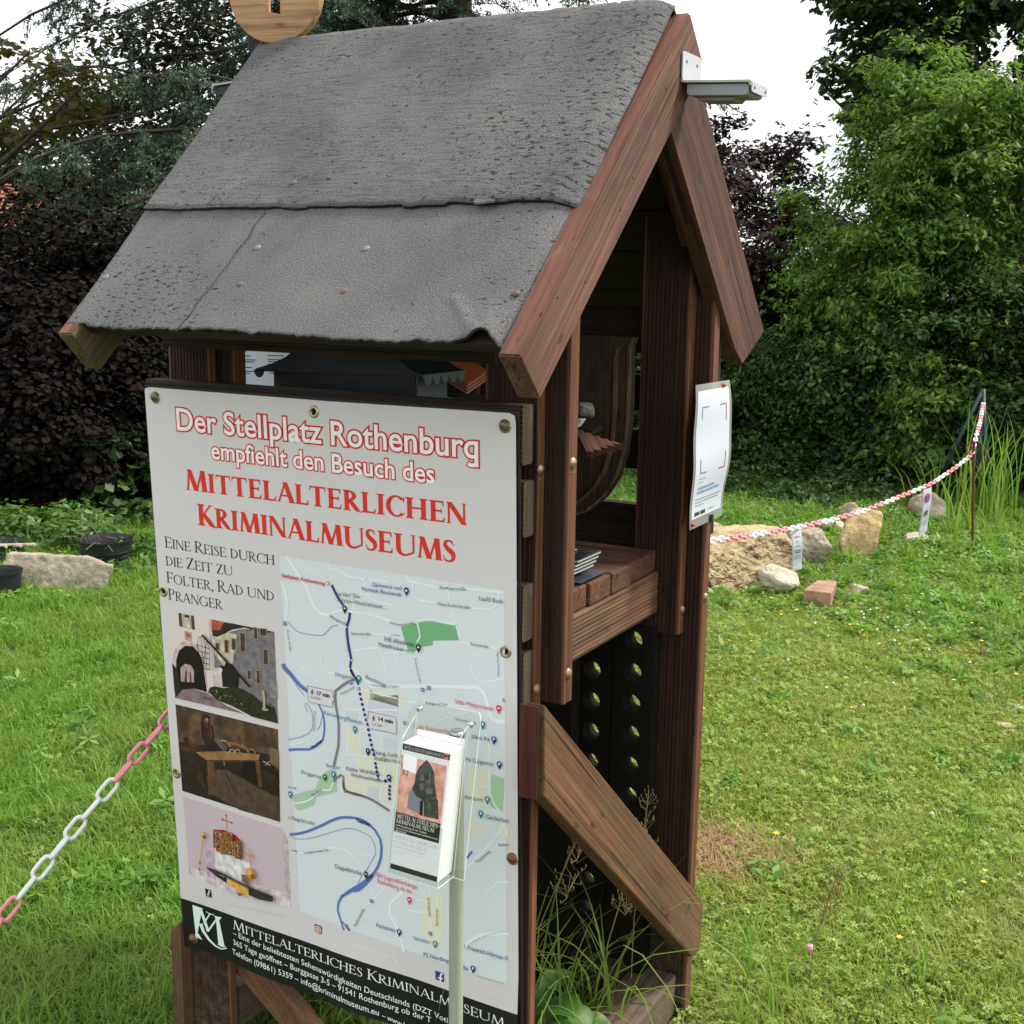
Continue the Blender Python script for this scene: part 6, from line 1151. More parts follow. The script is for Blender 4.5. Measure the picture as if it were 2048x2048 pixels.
# ---------------- blue cedar on the left: layered, drooping branches
def cedar():
    b = gp(900, 14.5); t_ = empty('blue_cedar', tuple(b), 'large blue grey cedar with layered drooping branches behind the kiosk roof', 'tree'); r = np.random.default_rng(11)
    mb = MB(); mb.tube([b+(0, 0, -.2), b+(.1, 0, 3), b+(0, .1, 7), b+(0, 0, 11)], [.24, .2, .13, .04], BARK, 10); mb.build('trunk', t_, smooth=True)
    P = []; bm = MB(); fg = MB(); left = -RR/np.linalg.norm(RR); left[2] = 0
    view = np.array((FF[0], FF[1], 0)); view /= np.linalg.norm(view)
    def twig(p, d, L, depth):
        n = max(3, int(L/.10)); q = p.copy(); dd = d/np.linalg.norm(d); pts = [q.copy()]
        for i in range(n):
            dd = dd+np.array((0, 0, -.045))+r.normal(size=3)*.13; dd /= np.linalg.norm(dd); q = q+dd*L/n; pts.append(q.copy())
            m_ = int(16*(1.15-.35*i/n)); 
            if depth >= 1: P.append((q-dd*r.random((m_, 1))*L/n)+r.normal(size=(m_, 3))*(.024, .024, .019)+(0, 0, .008))
        if 1: bm.tube(pts[::2] if len(pts) > 4 else pts, [.008*(1-.6*i/len(pts[::2] if len(pts) > 4 else pts)) for i in range(len(pts[::2] if len(pts) > 4 else pts))], BARK, 3, caps=False)
        return pts
    for k in range(240):
        z = 1.6+8.6*r.random()**1.45; a = r.uniform(-math.pi, math.pi); Lb = (4.9-.25*z)*(.55+.45*r.random())
        if k < 185: a = r.uniform(-1.25, 1.25); Lb = (7.6-.20*z)*(.35+.65*r.random())
        d = left*math.cos(a)-view*math.sin(a); d[2] = .05+.18*r.random(); p0 = b+(0, 0, z)
        n = 16; q = p0.copy(); dd = d/np.linalg.norm(d); pts = [q.copy()]
        for i in range(n):
            dd = dd+np.array((0, 0, -.020-.030*(i/n)))+r.normal(size=3)*.085; dd /= np.linalg.norm(dd); q = q+dd*Lb/n; pts.append(q.copy()); u = (i+1)/n
            if u < .16: continue
            sd = np.cross(dd, (0, 0, 1)); sd /= np.linalg.norm(sd)
            for s_ in (-1, 1):
                if r.random() < .80:
                    L2_ = (.34+.55*(1-u))*(.4+.9*r.random()); d2 = sd*s_*.9+dd*.55+np.array((0, 0, -.12-.25*r.random())); tp = twig(q, d2, L2_, 1)
                    
                    if L2_ > .5:
                        for j in (len(tp)//3, 2*len(tp)//3): 
                            for s3 in (-1, 1): twig(tp[j], d2*.7+dd*s3*.6+(0, 0, -.35), L2_*.42, 2)
            if r.random() < .5: twig(q, dd*.3+np.array((0, 0, -1.)), .25+.3*r.random(), 2)
        twig(q, dd, .35, 1); bm.tube(pts, [.030*(1-i/(n+1))+.004 for i in range(n+1)], BARK, 4, caps=False)
    for k in range(150):
        z = 2.6+4.2*r.random(); a = r.uniform(-1.6, 1.6); twig(b+(0, 0, z)+r.normal(size=3)*.12, -view*math.cos(a)+left*math.sin(a)+np.array((0, 0, -.1)), .6+.7*r.random(), 1)
    bm.build('branches', t_, smooth=True)
    P = np.concatenate(P); n = len(P)
    # needle tufts: short spiky triangles
    r2 = np.random.default_rng(4); d = r2.normal(size=(n, 3)); d[:, 2] += .5; d /= np.linalg.norm(d, axis=1)[:, None]; s = np.cross(d, r2.normal(size=(n, 3))); s /= np.linalg.norm(s, axis=1)[:, None]; L = .026+.030*r2.random((n, 1))
    V = np.stack([P-s*.010, P+s*.010, P+d*L], 1).reshape(-1, 3); F = np.arange(n*3).reshape(-1, 3); mesh_np('needles', V, F, M_CEDAR, np.repeat(r2.random(n), 3), t_); print('cedar tris', n)
cedar()
shrub('sky_gap_filler', 'added dark leafy fill far behind the cedar branches, closing sky gaps', 'tree', tuple(gp(420, 18)+np.array((0, 0, 3.4))), (4.6, 1.5, 2.3), 165, .5, 150, .12, leafmat('far_dark_leaves', [(.020, .028, .014), (.035, .035, .018), (.05, .04, .02)], .2, .7, .2), 81, asp=.6, nl=9, r0=.1, shell=.2)  # added deciduous fill that covers bright sky behind the cedar
# ---------------- house glimpsed behind the cedar
HB = empty('brick_house', tuple(gp(250, 27)), 'distant house with an orange tiled roof glimpsed through the cedar on the left', 'house')
TILE = mat('orange_roof_tiles', (.26, .10, .055), .8, bump=.6, bscale=9, var=.3); WAL = mat('pale_house_wall', (.5, .46, .4), .9, var=.1, bscale=4)
a = gp(-420, 27); c_ = gp(560, 29); dv = c_-a; dn = np.array((-dv[1], dv[0], 0)); dn /= np.linalg.norm(dn); 
MB().prism([a, c_, c_+(0, 0, 2.55), a+(0, 0, 2.55)], dn*7, WAL).build('wall', HB)
rb = MB(); 
for i in range(17):
    u0, u1 = i/17, (i+1)/17
    for k, (f0, f1) in enumerate(((u0, u1),)):
        y0_, y1_ = -.5+4*f0, -.5+4*f1; rb.prism([a+dn*y0_+(0, 0, 2.4+1.75*f0), c_+dn*y0_+(0, 0, 2.4+1.75*f0), c_+dn*y1_+(0, 0, 2.35+1.75*f1), a+dn*y1_+(0, 0, 2.35+1.75*f1)], (0, 0, .09), TILE)
rb.prism([a+dn*3.5+(0, 0, 4.15), c_+dn*3.5+(0, 0, 4.15), c_+dn*7.5+(0, 0, 2.4), a+dn*7.5+(0, 0, 2.4)], (0, 0, .08), TILE); rb.build('roof', HB)
for u in (.25, .45, .62):
    p = a+dv*u-dn*.02; MB().prism([p+(0, 0, 1.0), p+dv/np.linalg.norm(dv)*1.1+(0, 0, 1.0), p+dv/np.linalg.norm(dv)*1.1+(0, 0, 2.2), p+(0, 0, 2.2)], -dn*.05, mat('dark_window', (.03, .035, .04), .1)).build('window', HB)
# ---------------- purple bushes, left
def ph(px, py, d): r = ray(px, py); f_ = np.array((FF[0], FF[1])); f_ /= np.linalg.norm(f_); return CAM+r*d/(r[0]*f_[0]+r[1]*f_[1])
PB_ = 'dark purple bushes along the left edge of the lawn'
for i, (px, py, d, rad, k, s) in enumerate(((-130, 720, 8.9, (1.1, .95, 1.2), 120, 21), (120, 730, 9.1, (1.0, .9, 1.08), 120, 22), (330, 720, 9.9, (1.1, .9, 1.15), 120, 23), (560, 690, 12., (1.4, 1.1, 1.4), 110, 24), (30, 850, 8.6, (1.0, .6, .7), 80, 26))):
    c = ph(px, py, d)
    lab = ['outermost dark purple leaved bush at the left edge of the photo', 'tall dark purple leaved bush behind the pots and the pale slab', 'dark purple leaved bush seen between left roof end and banner', 'dark purple leaved bush hidden mostly behind the kiosk', 'low dark purple bush just behind the left plant pots'][i]
    shrub('purple_bush', lab, 'bush', tuple(c), rad, k, .30, 430, .046, M_PURP, s, PB_, asp=.8, zmin=GZ+.05, shell=.35, nsp=120, Lsp=.3)
P = ph(265, 960, 8.9); shrub('green_shrub', 'dark green maple-like shrub behind the round black pot on the left', 'shrub', tuple(P), (1.0, .6, .55), 60, .25, 200, .075, M_IVY, 31, asp=.9)
P = ph(40, 200, 12.5); shrub('yellowing_tree', 'thin tree with yellowing leaves at the top left corner in front of the cedar', 'tree', tuple(P), (1.2, .8, .6), 38, .22, 60, .075, M_AUT, 32, asp=.9, base=gp(-500, 12.5), nl=18, r0=.07, parts=('crown', 'branches'), zmin=1.2)
# ---------------- right side
for i, (px, py, d, rad, k, s) in enumerate(((1455, 520, 12.2, (1.0, .8, 1.15), 80, 41), (1640, 560, 12.4, (1.15, .8, 1.05), 95, 42))):
    c = ph(px, py, d); lab = ['sparse purple plum bush right beside the rear barge board', 'reddish purple plum bush between the kiosk and the tall green tree'][i]
    ex = [(tuple(ph(1470, 330, d)), (.45, .3, .55), 22, .14, 80)] if i == 0 else [(tuple(ph(1600, 350, d)), (.25, .25, .5), 12, .14, 80)]
    shrub('purple_plum', lab, 'bush', tuple(c), rad, k, .24, 190, .055, M_PLUM, s, 'purple plum bushes right of the kiosk', asp=.6, extra=ex, shell=.35, nsp=170, Lsp=.4)
shrub('plum_backdrop_bush', 'shadowed purple bush low between plum bushes and lawn', 'bush', tuple(ph(1500, 720, 11.8)), (1.4, .7, .9), 100, .26, 240, .055, M_PURP, 43, asp=.6)
c = ph(2120, 520, 10.6); shrub('hazel_tree', 'tall bright green leafy tree filling the right edge', 'tree', tuple(c), (1.45, 1.1, 1.6), 150, .24, 260, .054, M_GRN, 51, asp=.44, droop=.7, nl=14, r0=.07, shell=.3, nsp=1300, Lsp=.42, extra=[(tuple(ph(1900, 330, 10.3)), (.60, .6, .85), 46, .19, 240), (tuple(ph(1800, 470, 10.3)), (.6, .5, .75), 42, .18, 230), (tuple(ph(1700, 560, 10.5)), (.55, .5, .55), 32, .17, 200), (tuple(ph(1780, 270, 10.8)), (.42, .35, .75), 26, .17, 190), (tuple(ph(1830, 160, 10.8)), (.35, .35, .4), 14, .16, 150), (tuple(ph(2000, 250, 10.4)), (.6, .5, .45), 28, .18, 200), (tuple(ph(1610, 470, 11.2)), (.3, .3, .4), 12, .14, 110)])
M_MID = leafmat('shaded_mixed_leaves', [(.022, .052, .013), (.045, .095, .020), (.080, .150, .030), (.16, .25, .05)], .32, .55, .3)  # greens darkened to put shade into the leaves low under the tree
shrub('dense_shrub', 'mixed green shrub with leaves coloured darker for shade, below the bright tree, behind the leaning sandstone', 'bush', tuple(ph(1890, 690, 10.1)), (1.0, .6, .75), 66, .20, 230, .052, M_MID, 59, asp=.5, droop=.7, nl=8, r0=.03, shell=.3, nsp=420, Lsp=.42)
shrub('hanging_hazel_branch', 'light green leafy branch hanging down in front of the dark hedge left of the stake', 'branch', tuple(ph(1845, 840, 9.6)), (.26, .25, .62), 26, .12, 90, .05, M_GRN, 57, asp=.5, droop=1., nl=5, r0=.010, shell=.2, nsp=60, Lsp=.3, base=gp(1850, 9.9))
shrub('light_shrub', 'lighter green shrub between the bamboo leaves and the hazel tree', 'bush', tuple(ph(1680, 700, 10.6)), (.5, .4, .5), 30, .15, 120, .05, M_GRN, 58, asp=.5, droop=.8, nl=5, r0=.02, shell=.3, nsp=160, Lsp=.4)
c = ph(2080, 20, 13.2); shrub('maple_tree', 'dark maple tree rising behind the bright green tree at top right', 'tree', tuple(c), (2.2, 1.6, 2.3), 240, .27, 200, .080, M_DGR, 52, asp=.9, nl=14, r0=.09, extra=[(tuple(ph(1850, 60, 12.6)), (.6, .5, .8), 40, .2, 120), (tuple(ph(1770, 100, 12.8)), (.40, .4, .8), 20, .16, 70), (tuple(ph(1720, 190, 12.8)), (.22, .2, .5), 9, .13, 40)], shell=.4, nsp=260, Lsp=.45)
for i, (px, py, d, rad, k, m_, s) in enumerate(((1560, 830, 10.9, (1.1, .5, .75), 80, M_IVY, 61), (1800, 800, 10.3, (1.2, .6, .9), 100, M_IVY, 62), (2060, 790, 9.9, (1.1, .6, 1.0), 90, M_DGR, 63), (1400, 840, 11.4, (1.2, .6, .8), 70, M_IVY, 64), (1180, 820, 12.0, (1.6, .7, 1.1), 80, M_IVY, 65), (860, 800, 12.4, (1.8, .7, 1.2), 70, M_IVY, 66))):
    lab = ['bramble mound behind the ochre rocks', 'dark bramble mound behind the tilted flat stone', 'ivy covered hedge end behind the rusty stake', 'bramble mound just right of the kiosk behind the poster', 'bramble hedge seen through the gap above the kiosk shelf', 'bramble hedge hidden behind the kiosk'][i]
    shrub('bramble_hedge', lab, 'bush', tuple(ph(px, py, d)), rad, k, i and .24 or .24, 250, .046, m_, s, 'bramble hedge behind the lawn', asp=.6, zmin=GZ+.02, r0=.02, shell=.35, nsp=160, Lsp=.45)
shrub('bamboo_willow', 'shrub with long narrow pale leaves above the brambles right of the kiosk', 'shrub', tuple(ph(1600, 740, 10.7)), (.7, .4, .3), 30, .18, 110, .10, M_IVY, 67, asp=.16, droop=1.3)
shrub('nettle_patch', 'nettles growing in front of the purple bush near the pots', 'plant', tuple(ph(110, 1050, 7.5)), (.55, .25, .12), 26, .12, 80, .050, M_NET, 71, asp=.5, r0=.008)
shrub('ground_elder', 'low green weeds between the pale slab and the banner', 'plant', tuple(gh(290, 1130)+np.array((0, 0, .04))), (.5, .3, .07), 26, .11, 80, .050, M_NET, 72, asp=.45, r0=.006)
shrub('low_ivy_patch', 'low leafy ground cover along the foot of the hedge right of the kiosk', 'plant', tuple(gh(1560, 985)+np.array((0, 0, .05))), (1.4, .7, .13), 80, .17, 120, .045, M_IVY, 73, asp=.6, r0=.006)
# green fence posts at the far right
FP = mat('green_fence_paint', (.008, .036, .030), .45)
FE = empty('fence_corner_post', tuple(gp(1978, 9.2)), 'dark green steel fence corner post with two slanting struts, in the hedge behind the stake', 'fence post')
A_ = gp(1972, 9.2); tp = ph(1966, 778, 9.2)
for nm, q, r_ in (('post', A_+(0.05, .05, 0), .024), ('strut', ph(1880, 960, 9.2), .017), ('strut', ph(1978, 990, 9.0), .017)):
    MB().tube([q, tp], r_, FP, 10).build(nm, FE, smooth=True)
# ---------------- rocks on the right
def rk(name, px, py, sz, m, seed, label, dz=0., **k):
    p = gh(px, py)+np.array((0, 0, sz[2]*.55+dz)); o = rock(name, p, sz, m, seed, **k); tag(o, label, 'stone' if name != 'broken_slab' else 'slab', 'loose rocks along the edge of the lawn'); return o
up_ = ((0, 0, 1), .45)
yaw0 = -YAW
rk('limestone_block', 1606, 1125, (.20, .17, .185), S_GRY, 102, 'grey brown weathered rock behind the white hanging notice', sub=5, facet=.8, flat=[((0, 0, 1), .6)], rot=.3)
def pxslab(name, pts, d, th, m, label, lean_=.10, cat='slab', bev=.012, rel=.018):
    zb = min(atd(x, y, d)[2] for x, y in pts); fw = np.array((FF[0], FF[1], 0))/math.hypot(FF[0], FF[1]); P = []
    for x, y in pts:
        p = atd(x, y, d)
        for _ in range(6): p = atd(x, y, d+(p[2]-zb)*lean_*3)
        P.append(p)
    P = [np.array((p[0], p[1], GZ-.07)) if p[2] < GZ+.10 and y > np.mean([q[1] for q in pts]) else p for p, (x, y) in zip(P, pts)]
    bc = sum(P)/len(P); bc[2] = GZ; q = MB(); q.prism(P, fw*th+np.array((0, 0, -.01)), m); o = q.build(name, None, bevel=bev, origin=bc, seg=3)
    rm = o.modifiers.new('grain', 'REMESH'); rm.mode = 'VOXEL'; rm.voxel_size = .011
    tx = bpy.data.textures.new(name+'_relief', 'CLOUDS'); tx.noise_scale = .06; tx.noise_depth = 4
    dm = o.modifiers.new('relief', 'DISPLACE'); dm.texture = tx; dm.strength = rel; dm.mid_level = .5; tag(o, label, cat); return o
pxslab('flat_sandstone', [(1682, 1080), (1692, 1050), (1706, 1020), (1722, 1014), (1738, 1020), (1764, 1022), (1768, 1034), (1762, 1060), (1750, 1092), (1715, 1097), (1690, 1095)], 7.62, .07, S_OCH, 'flat ochre sandstone slab leaning upright behind the chain')
pxslab('limestone_block', [(1400, 1130), (1405, 1085), (1440, 1066), (1480, 1062), (1530, 1061), (1572, 1067), (1588, 1085), (1592, 1125), (1580, 1162), (1530, 1172), (1490, 1172), (1440, 1168)], 6.72, .24, S_PIT, 'large ochre limestone block with pitted front face, under the chain', .35, 'stone', rel=.028)
rk('pale_limestone', 1562, 1182, (.135, .11, .10), S_PAL, 104, 'pale limestone lump at the foot of the pitted block', sub=4, facet=.9, rot=.2, tilt=.35)
rk('pale_limestone', 1405, 1100, (.20, .14, .14), S_GRY, 105, 'grey stone half hidden by the kiosk, left of the pitted block', sub=4)
rk('pale_limestone', 1862, 1045, (.17, .13, .15), S_GRY, 106, 'rounded brownish stone behind the hanging parking notice', sub=4)
rk('pale_limestone', 1828, 1090, (.10, .08, .06), S_PAL, 107, 'pale broken stone left of the parking notice foot', sub=4)
rk('pale_limestone', 1660, 1065, (.13, .08, .07), S_PAL, 108, 'small pale rubble behind the chain between the two big rocks', sub=4)
rk('pale_limestone', 1700, 1045, (.10, .07, .10), S_GRY, 109, 'small grey stone left of the leaning sandstone slab', sub=3)
rk('small_stone', 1716, 1197, (.062, .048, .058), S_PAL, 110, 'fist sized pinkish stone in the grass right of the brick', sub=4, facet=.9)
rk('small_stone', 1640, 1115, (.05, .04, .03), S_PAL, 111, 'tiny pale stone in the weeds right of the white notice', sub=3)
rk('stone_slab', 2035, 1418, (.06, .035, .012), S_PAL, 112, 'pale stone chip in the bare patch at the right edge', sub=3)
rk('stone_slab', 2010, 1452, (.045, .03, .010), S_PAL, 113, 'second pale stone chip below the bare patch at the right edge', sub=3)
BRK = stone_mat('red_paving_brick', (.30, .15, .10), (.42, .24, .17), (.50, .32, .24), sc=14)
p = gh(1640, 1205); bb = MB(); tq = [at(x, y, 2, GZ+.085) for x, y in ((1607, 1179), (1634, 1160), (1674, 1161), (1663, 1186))]
bb.prism(tq, (0, 0, -.13), BRK); o = bb.build('brick', None, bevel=.006, origin=p); tag(o, 'reddish brick block lying in the grass in front of the rocks', 'brick')
p = gh(1385, 1165); bb = MB(); bb.prism([p+(-.12, 0, 0), p+(.09, .03, 0), p+(.13, .16, 0), p+(-.1, .16, 0)], (0, 0, .09), S_PAL); o = bb.build('concrete_paver', None, bevel=.006, origin=p); tag(o, 'pale concrete paver half hidden behind the kiosk post', 'paver')
p = gh(1428, 1160); q = MB(); q.tube([p+(-.08, -.02, .07), p+(.10, .10, .11)], [.028, .024], mat('clay_pipe', (.34, .19, .12), .8, bump=.3), 12); o = q.build('clay_pipe', None, smooth=False, origin=p); tag(o, 'short reddish clay pipe sticking out under the pitted block', 'pipe')
# ---------------- pots and slab, left
POT = mat('black_plant_pot_plastic', (.014, .015, .018), .45, bump=.1, bscale=30); DIRT = mat('potting_soil', (.05, .04, .03), 1., bump=1., bscale=60, var=.4)
def pot(px, py, r1, h, label, r0=None, ribs=True, stonec=False):
    p = gh(px, py); e = empty('plant_pot', tuple(p), label, 'plant pot', 'black plastic plant pots at the left'); r0 = r0 or r1*.82
    q = MB(); q.lathe(p-(0, 0, .02), (0, 0, 1), [(r0, 0), (r0+(r1-r0)*.62, h*.62)]+([(r1*.99, h*.63), (r1*1.0, h*.67), (r1*.96, h*.68)] if ribs else [])+[(r1*.98, h*.94), (r1*1.04, h*.94), (r1*1.05, h), (r1*.99, h), (r1*.95, h*.9), (r0*.98, h*.45)], POT, 40); q.build('pot_wall', e, smooth=False)
    q = MB(); q.lathe(p-(0, 0, .02), (0, 0, 1), [(0, h*.60), (r1*.5, h*.58), (r0*1.05, h*.56)], DIRT, 24); q.build('soil', e)
    return p
p = pot(214, 1137, .150, .20, 'big round black plastic pot with a white stone inside, behind the pale slab')
rock('stone', p+np.array((-.06, -.07, .125)), (.040, .032, .030), S_PAL, 120, sub=3); tag(bpy.context.scene.objects[-1], 'white stone lying in the big round black pot', 'stone')
tw_ = MB()
for k in range(9):
    a = p+np.array((random.uniform(-.12, .12), random.uniform(-.12, .1), .15)); b_ = a+np.array((random.uniform(-.2, .25), random.uniform(-.2, .1), random.uniform(.0, .22))); tw_.tube([a, (a+b_)/2+(0, 0, .03), b_], .0022, TWIG, 4)
tag(tw_.build('dry_twigs', origin=p), 'dry grey twigs sticking out of the big round black pot', 'twigs')
p = pot(4, 1132, .135, .165, 'black pot at the left edge holding pale sticks, behind the slab')
for k in range(4):
    q = MB(); a = p+np.array((-.08+.05*k, -.10+.03*k, .135)); q.tube([a, a+np.array((.16, .03*k-.02, .01))], .011, S_PAL, 7); tag(q.build('pale_stick', origin=a), '%s pale stick lying across the left black pot' % ['front', 'second', 'third', 'rear'][k], 'stick', 'pale sticks in the left pot')
p = pot(3, 1197, .112, .175, 'small black pot standing in front of the pale slab at the left edge', ribs=False)
S_SLB = stone_mat('beige_concrete_slab', (.24, .205, .15), (.35, .305, .235), (.43, .39, .32), sc=6)
pxslab('broken_slab', [(2, 1150), (4, 1130), (14, 1105), (70, 1107), (130, 1111), (172, 1113), (190, 1119), (208, 1130), (223, 1131), (217, 1144), (190, 1166), (120, 1182), (10, 1182)], 6.52, .07, S_SLB, 'pale beige broken stone slab leaning in the weeds between the black pots', .15, bev=.008)
gv = MB()
for k in range(60):
    p = gh(258+random.gauss(0, 32), 1197+random.gauss(0, 5)); s_ = random.uniform(.008, .02); gv.prism([p+(-s_, -s_, 0), p+(s_, -s_*.6, 0), p+(s_*.7, s_, 0), p+(-s_*.8, s_*.7, 0)], (0, 0, s_*1.2), S_GRY)
tag(gv.build('gravel'), 'scatter of grey gravel in the lawn left of the banner', 'gravel', kind='stuff')
# ---------------- chains
PKM = mat('faded_pink_plastic', (.78, .27, .33), .45); WHM = mat('white_chain_plastic', (.78, .79, .78), .4)
def link_mesh(L, W, r, m, name):
    pts = []; R = W/2-r; h = L/2-r-R
    for k in range(9): a = math.pi*k/8; pts.append((h+R*math.sin(a), R*math.cos(a), 0))
    for k in range(9): a = math.pi*k/8; pts.append((-h-R*math.sin(a), -R*math.cos(a), 0))
    q = MB(); q.tube(pts, r, m, 8, closed=True); me = bpy.data.meshes.new(name); me.from_pydata(q.v, [], q.f); me.materials.append(m); me.polygons.foreach_set('use_smooth', [True]*len(q.f)); return me
def chain(pts, label, pitch, W, r, pattern, start=0, tw0=0., sag=0.):
    P = [np.array(p, float) for p in pts]; seg = []; 
    L = [0]; 
    for a, b in zip(P, P[1:]): L.append(L[-1]+np.linalg.norm(b-a))
    def pt(s):
        for i in range(len(P)-1):
            if s <= L[i+1] or i == len(P)-2: u = (s-L[i])/(L[i+1]-L[i]); return P[i]+(P[i+1]-P[i])*u
    e = empty('plastic_chain', tuple(P[0]), label, 'chain'); mp_ = link_mesh(pitch+2*r+.0015, W, r, PKM, 'link_pink'); mw = link_mesh(pitch+2*r+.0015, W, r, WHM, 'link_white')
    n = int(L[-1]/pitch)
    for i in range(n):
        a, b = pt(i*pitch), pt((i+1)*pitch); d = Vector(b-a).normalized(); k = (i+start) % (2*pattern); me = mp_ if k < pattern else mw
        o = bpy.data.objects.new('link', me); COL.objects.link(o); o.parent = e; o.location = tuple((a+b)/2-P[0])
        side = d.cross(Vector((0, 0, 1))).normalized(); vw = Vector(CAM-(a+b)/2).normalized(); up = side.cross(d).normalized()
        ang = tw0+(math.pi/2 if i % 2 else 0)+random.gauss(0, .08); y_ = (side*math.cos(ang)+up*math.sin(ang)).normalized(); z_ = d.cross(y_)
        o.rotation_mode = 'QUATERNION'; o.rotation_quaternion = Matrix([[d[j], y_[j], z_[j]] for j in range(3)]).to_quaternion()
    return e
a = atd(352, 1418, 2.62); b_ = atd(-60, 1915, 2.36); mid = (a+b_)/2+(0, 0, .006)
chain([a, mid, b_], 'plastic chain of pink and white links running from the kiosk to the left', .0475, .031, .0043, 6, 2, tw0=1.15)
def ch(px, py, d): return atd(px, py, d)
cpt = [(1395, 1090, 4.9), (1433, 1079, 5.05), (1500, 1072, 5.3), (1583, 1057, 5.65), (1656, 1042, 6.0), (1728, 1022, 6.35), (1801, 993, 6.75), (1862, 968, 7.1), (1913, 934, 7.45), (1942, 910, 7.7)]
chain([ch(*c) for c in cpt], 'pink and white plastic chain sagging from the rocks to the rusty stake', .040, .030, .0052, 5, 3)
chain([ch(*c) for c in ((1944, 908, 7.72), (1949, 888, 7.8), (1953, 870, 7.9), (1960, 845, 8.2), (1967, 806, 8.7))], 'pink and white chain rising from the rusty stake to the fence post', .040, .030, .0052, 4, 0)
RU = mat('rusty_steel', (.13, .045, .028), .75, .3, bump=.4, bscale=120, var=.4)
SKE = empty('rusty_stake', tuple(gh(1948, 1100)), 'thin rusty steel stake with a rectangular loop holding the chain', 'stake')
ds = 7.72; MB().tube([gh(1948, 1100)-(0, 0, .15), atd(1947.5, 884, ds)], .0085, RU, 8).build('rod', SKE)
lp_ = [(1934, 915), (1933, 893), (1938, 885), (1958, 884), (1964, 890), (1965, 935), (1960, 944), (1950, 945)]
MB().tube([atd(x, y, ds-.01) for x, y in lp_], .0048, RU, 6).build('loop', SKE, smooth=True)
# hanging notices
def notice(corners, d, label, marks):
    P = [atd(x, y, d+dd) for (x, y), dd in zip(corners, (0, .02, .02, 0))]; e = empty('hanging_notice', tuple(P[0]), label, 'sign')
    tl, tr_, br, bl = P; lam = MB(); n_ = 8; vs = []
    for j in range(n_+1):
        for i in range(2):
            u, v = i, j/n_; q = (tl*(1-u)+tr_*u)*(1-v)+(bl*(1-u)+br*u)*v+np.array((.006*math.sin(v*5), -.006*math.sin(v*5), 0)); vs.append(q)
    lam.add(vs, [(2*j, 2*j+1, 2*j+3, 2*j+2) for j in range(n_)], mat('laminated_paper_cloudy', (.50, .54, .50), .3)); lam.build('laminate', e)
    def q_(u, v, off=.002): return (tl*(1-u)+tr_*u)*(1-v)+(bl*(1-u)+br*u)*v+np.array((.006*math.sin(v*5), -.006*math.sin(v*5), 0))-FF*off
    m_ = MB(); m_.add([q_(u, v) for v in np.linspace(.04, .96, 9) for u in (.1, .9)], [(2*j, 2*j+1, 2*j+3, 2*j+2) for j in range(8)], PAPER); m_.build('printed_sheet', e)
    m_ = MB()
    for (u0, u1, v0, v1, mt) in marks:
        if mt == 'disc':
            for r_, mm, of in ((.34, mat('sign_red', (.55, .05, .04), .4), .004), (.24, mat('sign_blue', (.05, .09, .35), .4), .006)):
                m_.add([q_(.5+r_*math.cos(6.2832*k/16), .20+r_*.30*math.sin(6.2832*k/16), of) for k in range(16)], [tuple(range(16))], mm)
            m_.add([q_(.34, .13, .008), q_(.42, .12, .008), q_(.66, .27, .008), q_(.58, .28, .008)], [(0, 1, 2, 3)], MATS['sign_red'])
        else: m_.add([q_(u0, v0, .004), q_(u1, v0, .004), q_(u1, v1, .004), q_(u0, v1, .004)], [(0, 1, 2, 3)], mt)
    m_.build('print', e); return e
notice(((1580, 1064), (1602, 1060), (1606, 1138), (1586, 1143)), 5.68, 'narrow white laminated notice hanging from the chain in front of the grey rock', [(.25, .8, .13, .15, PRD), (.45, .6, .24, .27, PGR), (.3, .75, .36, .38, PBL), (.2, .85, .48, .50, INK), (.25, .8, .53, .55, INK), (.2, .85, .62, .63, PGR), (.2, .85, .66, .67, PGR), (.2, .85, .70, .71, PGR), (.25, .6, .86, .87, PBL)])
notice(((1846, 980), (1863, 974), (1856, 1062), (1838, 1077)), 7.0, 'white no parking notice with a red and blue disc hanging from the chain', [(0, 0, 0, 0, 'disc'), (.3, .7, .48, .52, INK), (.3, .4, .52, .58, INK), (.5, .7, .53, .58, INK), (.35, .7, .60, .61, PGR), (.25, .8, .72, .735, PGR), (.3, .8, .78, .79, PGR), (.2, .7, .90, .91, PGR)])
# ============================================================ LAWN
def blades(n, rad, h0, h1, w0, seed, lean=.5, segs=3):
    r = np.random.default_rng(seed); V = []; F = []; Q = []
    for i in range(n):
        a = r.uniform(0, 6.283); d = rad*math.sqrt(r.random()); x, y = d*math.cos(a), d*math.sin(a); b = r.uniform(0, 6.283); L = r.uniform(h0, h1); ln = r.uniform(.15, 1)*lean; w = w0*r.uniform(.7, 1.3); s = (-math.sin(b), math.cos(b)); o = len(V)
        for k in range(segs+1):
            u = k/segs; th = ln*(.4+1.5*u)*u; hx = L*u*math.sin(min(1.5, th)); hz_ = L*u*math.cos(min(1.5, th)); ww = w*(1-u**2)*.5+.0001
            c = (x+math.cos(b)*hx, y+math.sin(b)*hx, hz_); V += [(c[0]-s[0]*ww, c[1]-s[1]*ww, c[2]), (c[0]+s[0]*ww, c[1]+s[1]*ww, c[2])]
        F += [(o+2*k, o+2*k+1, o+2*k+3, o+2*k+2) for k in range(segs)]; Q += [r.random()]*(2*segs+2)
    return np.array(V), np.array(F), np.array(Q)
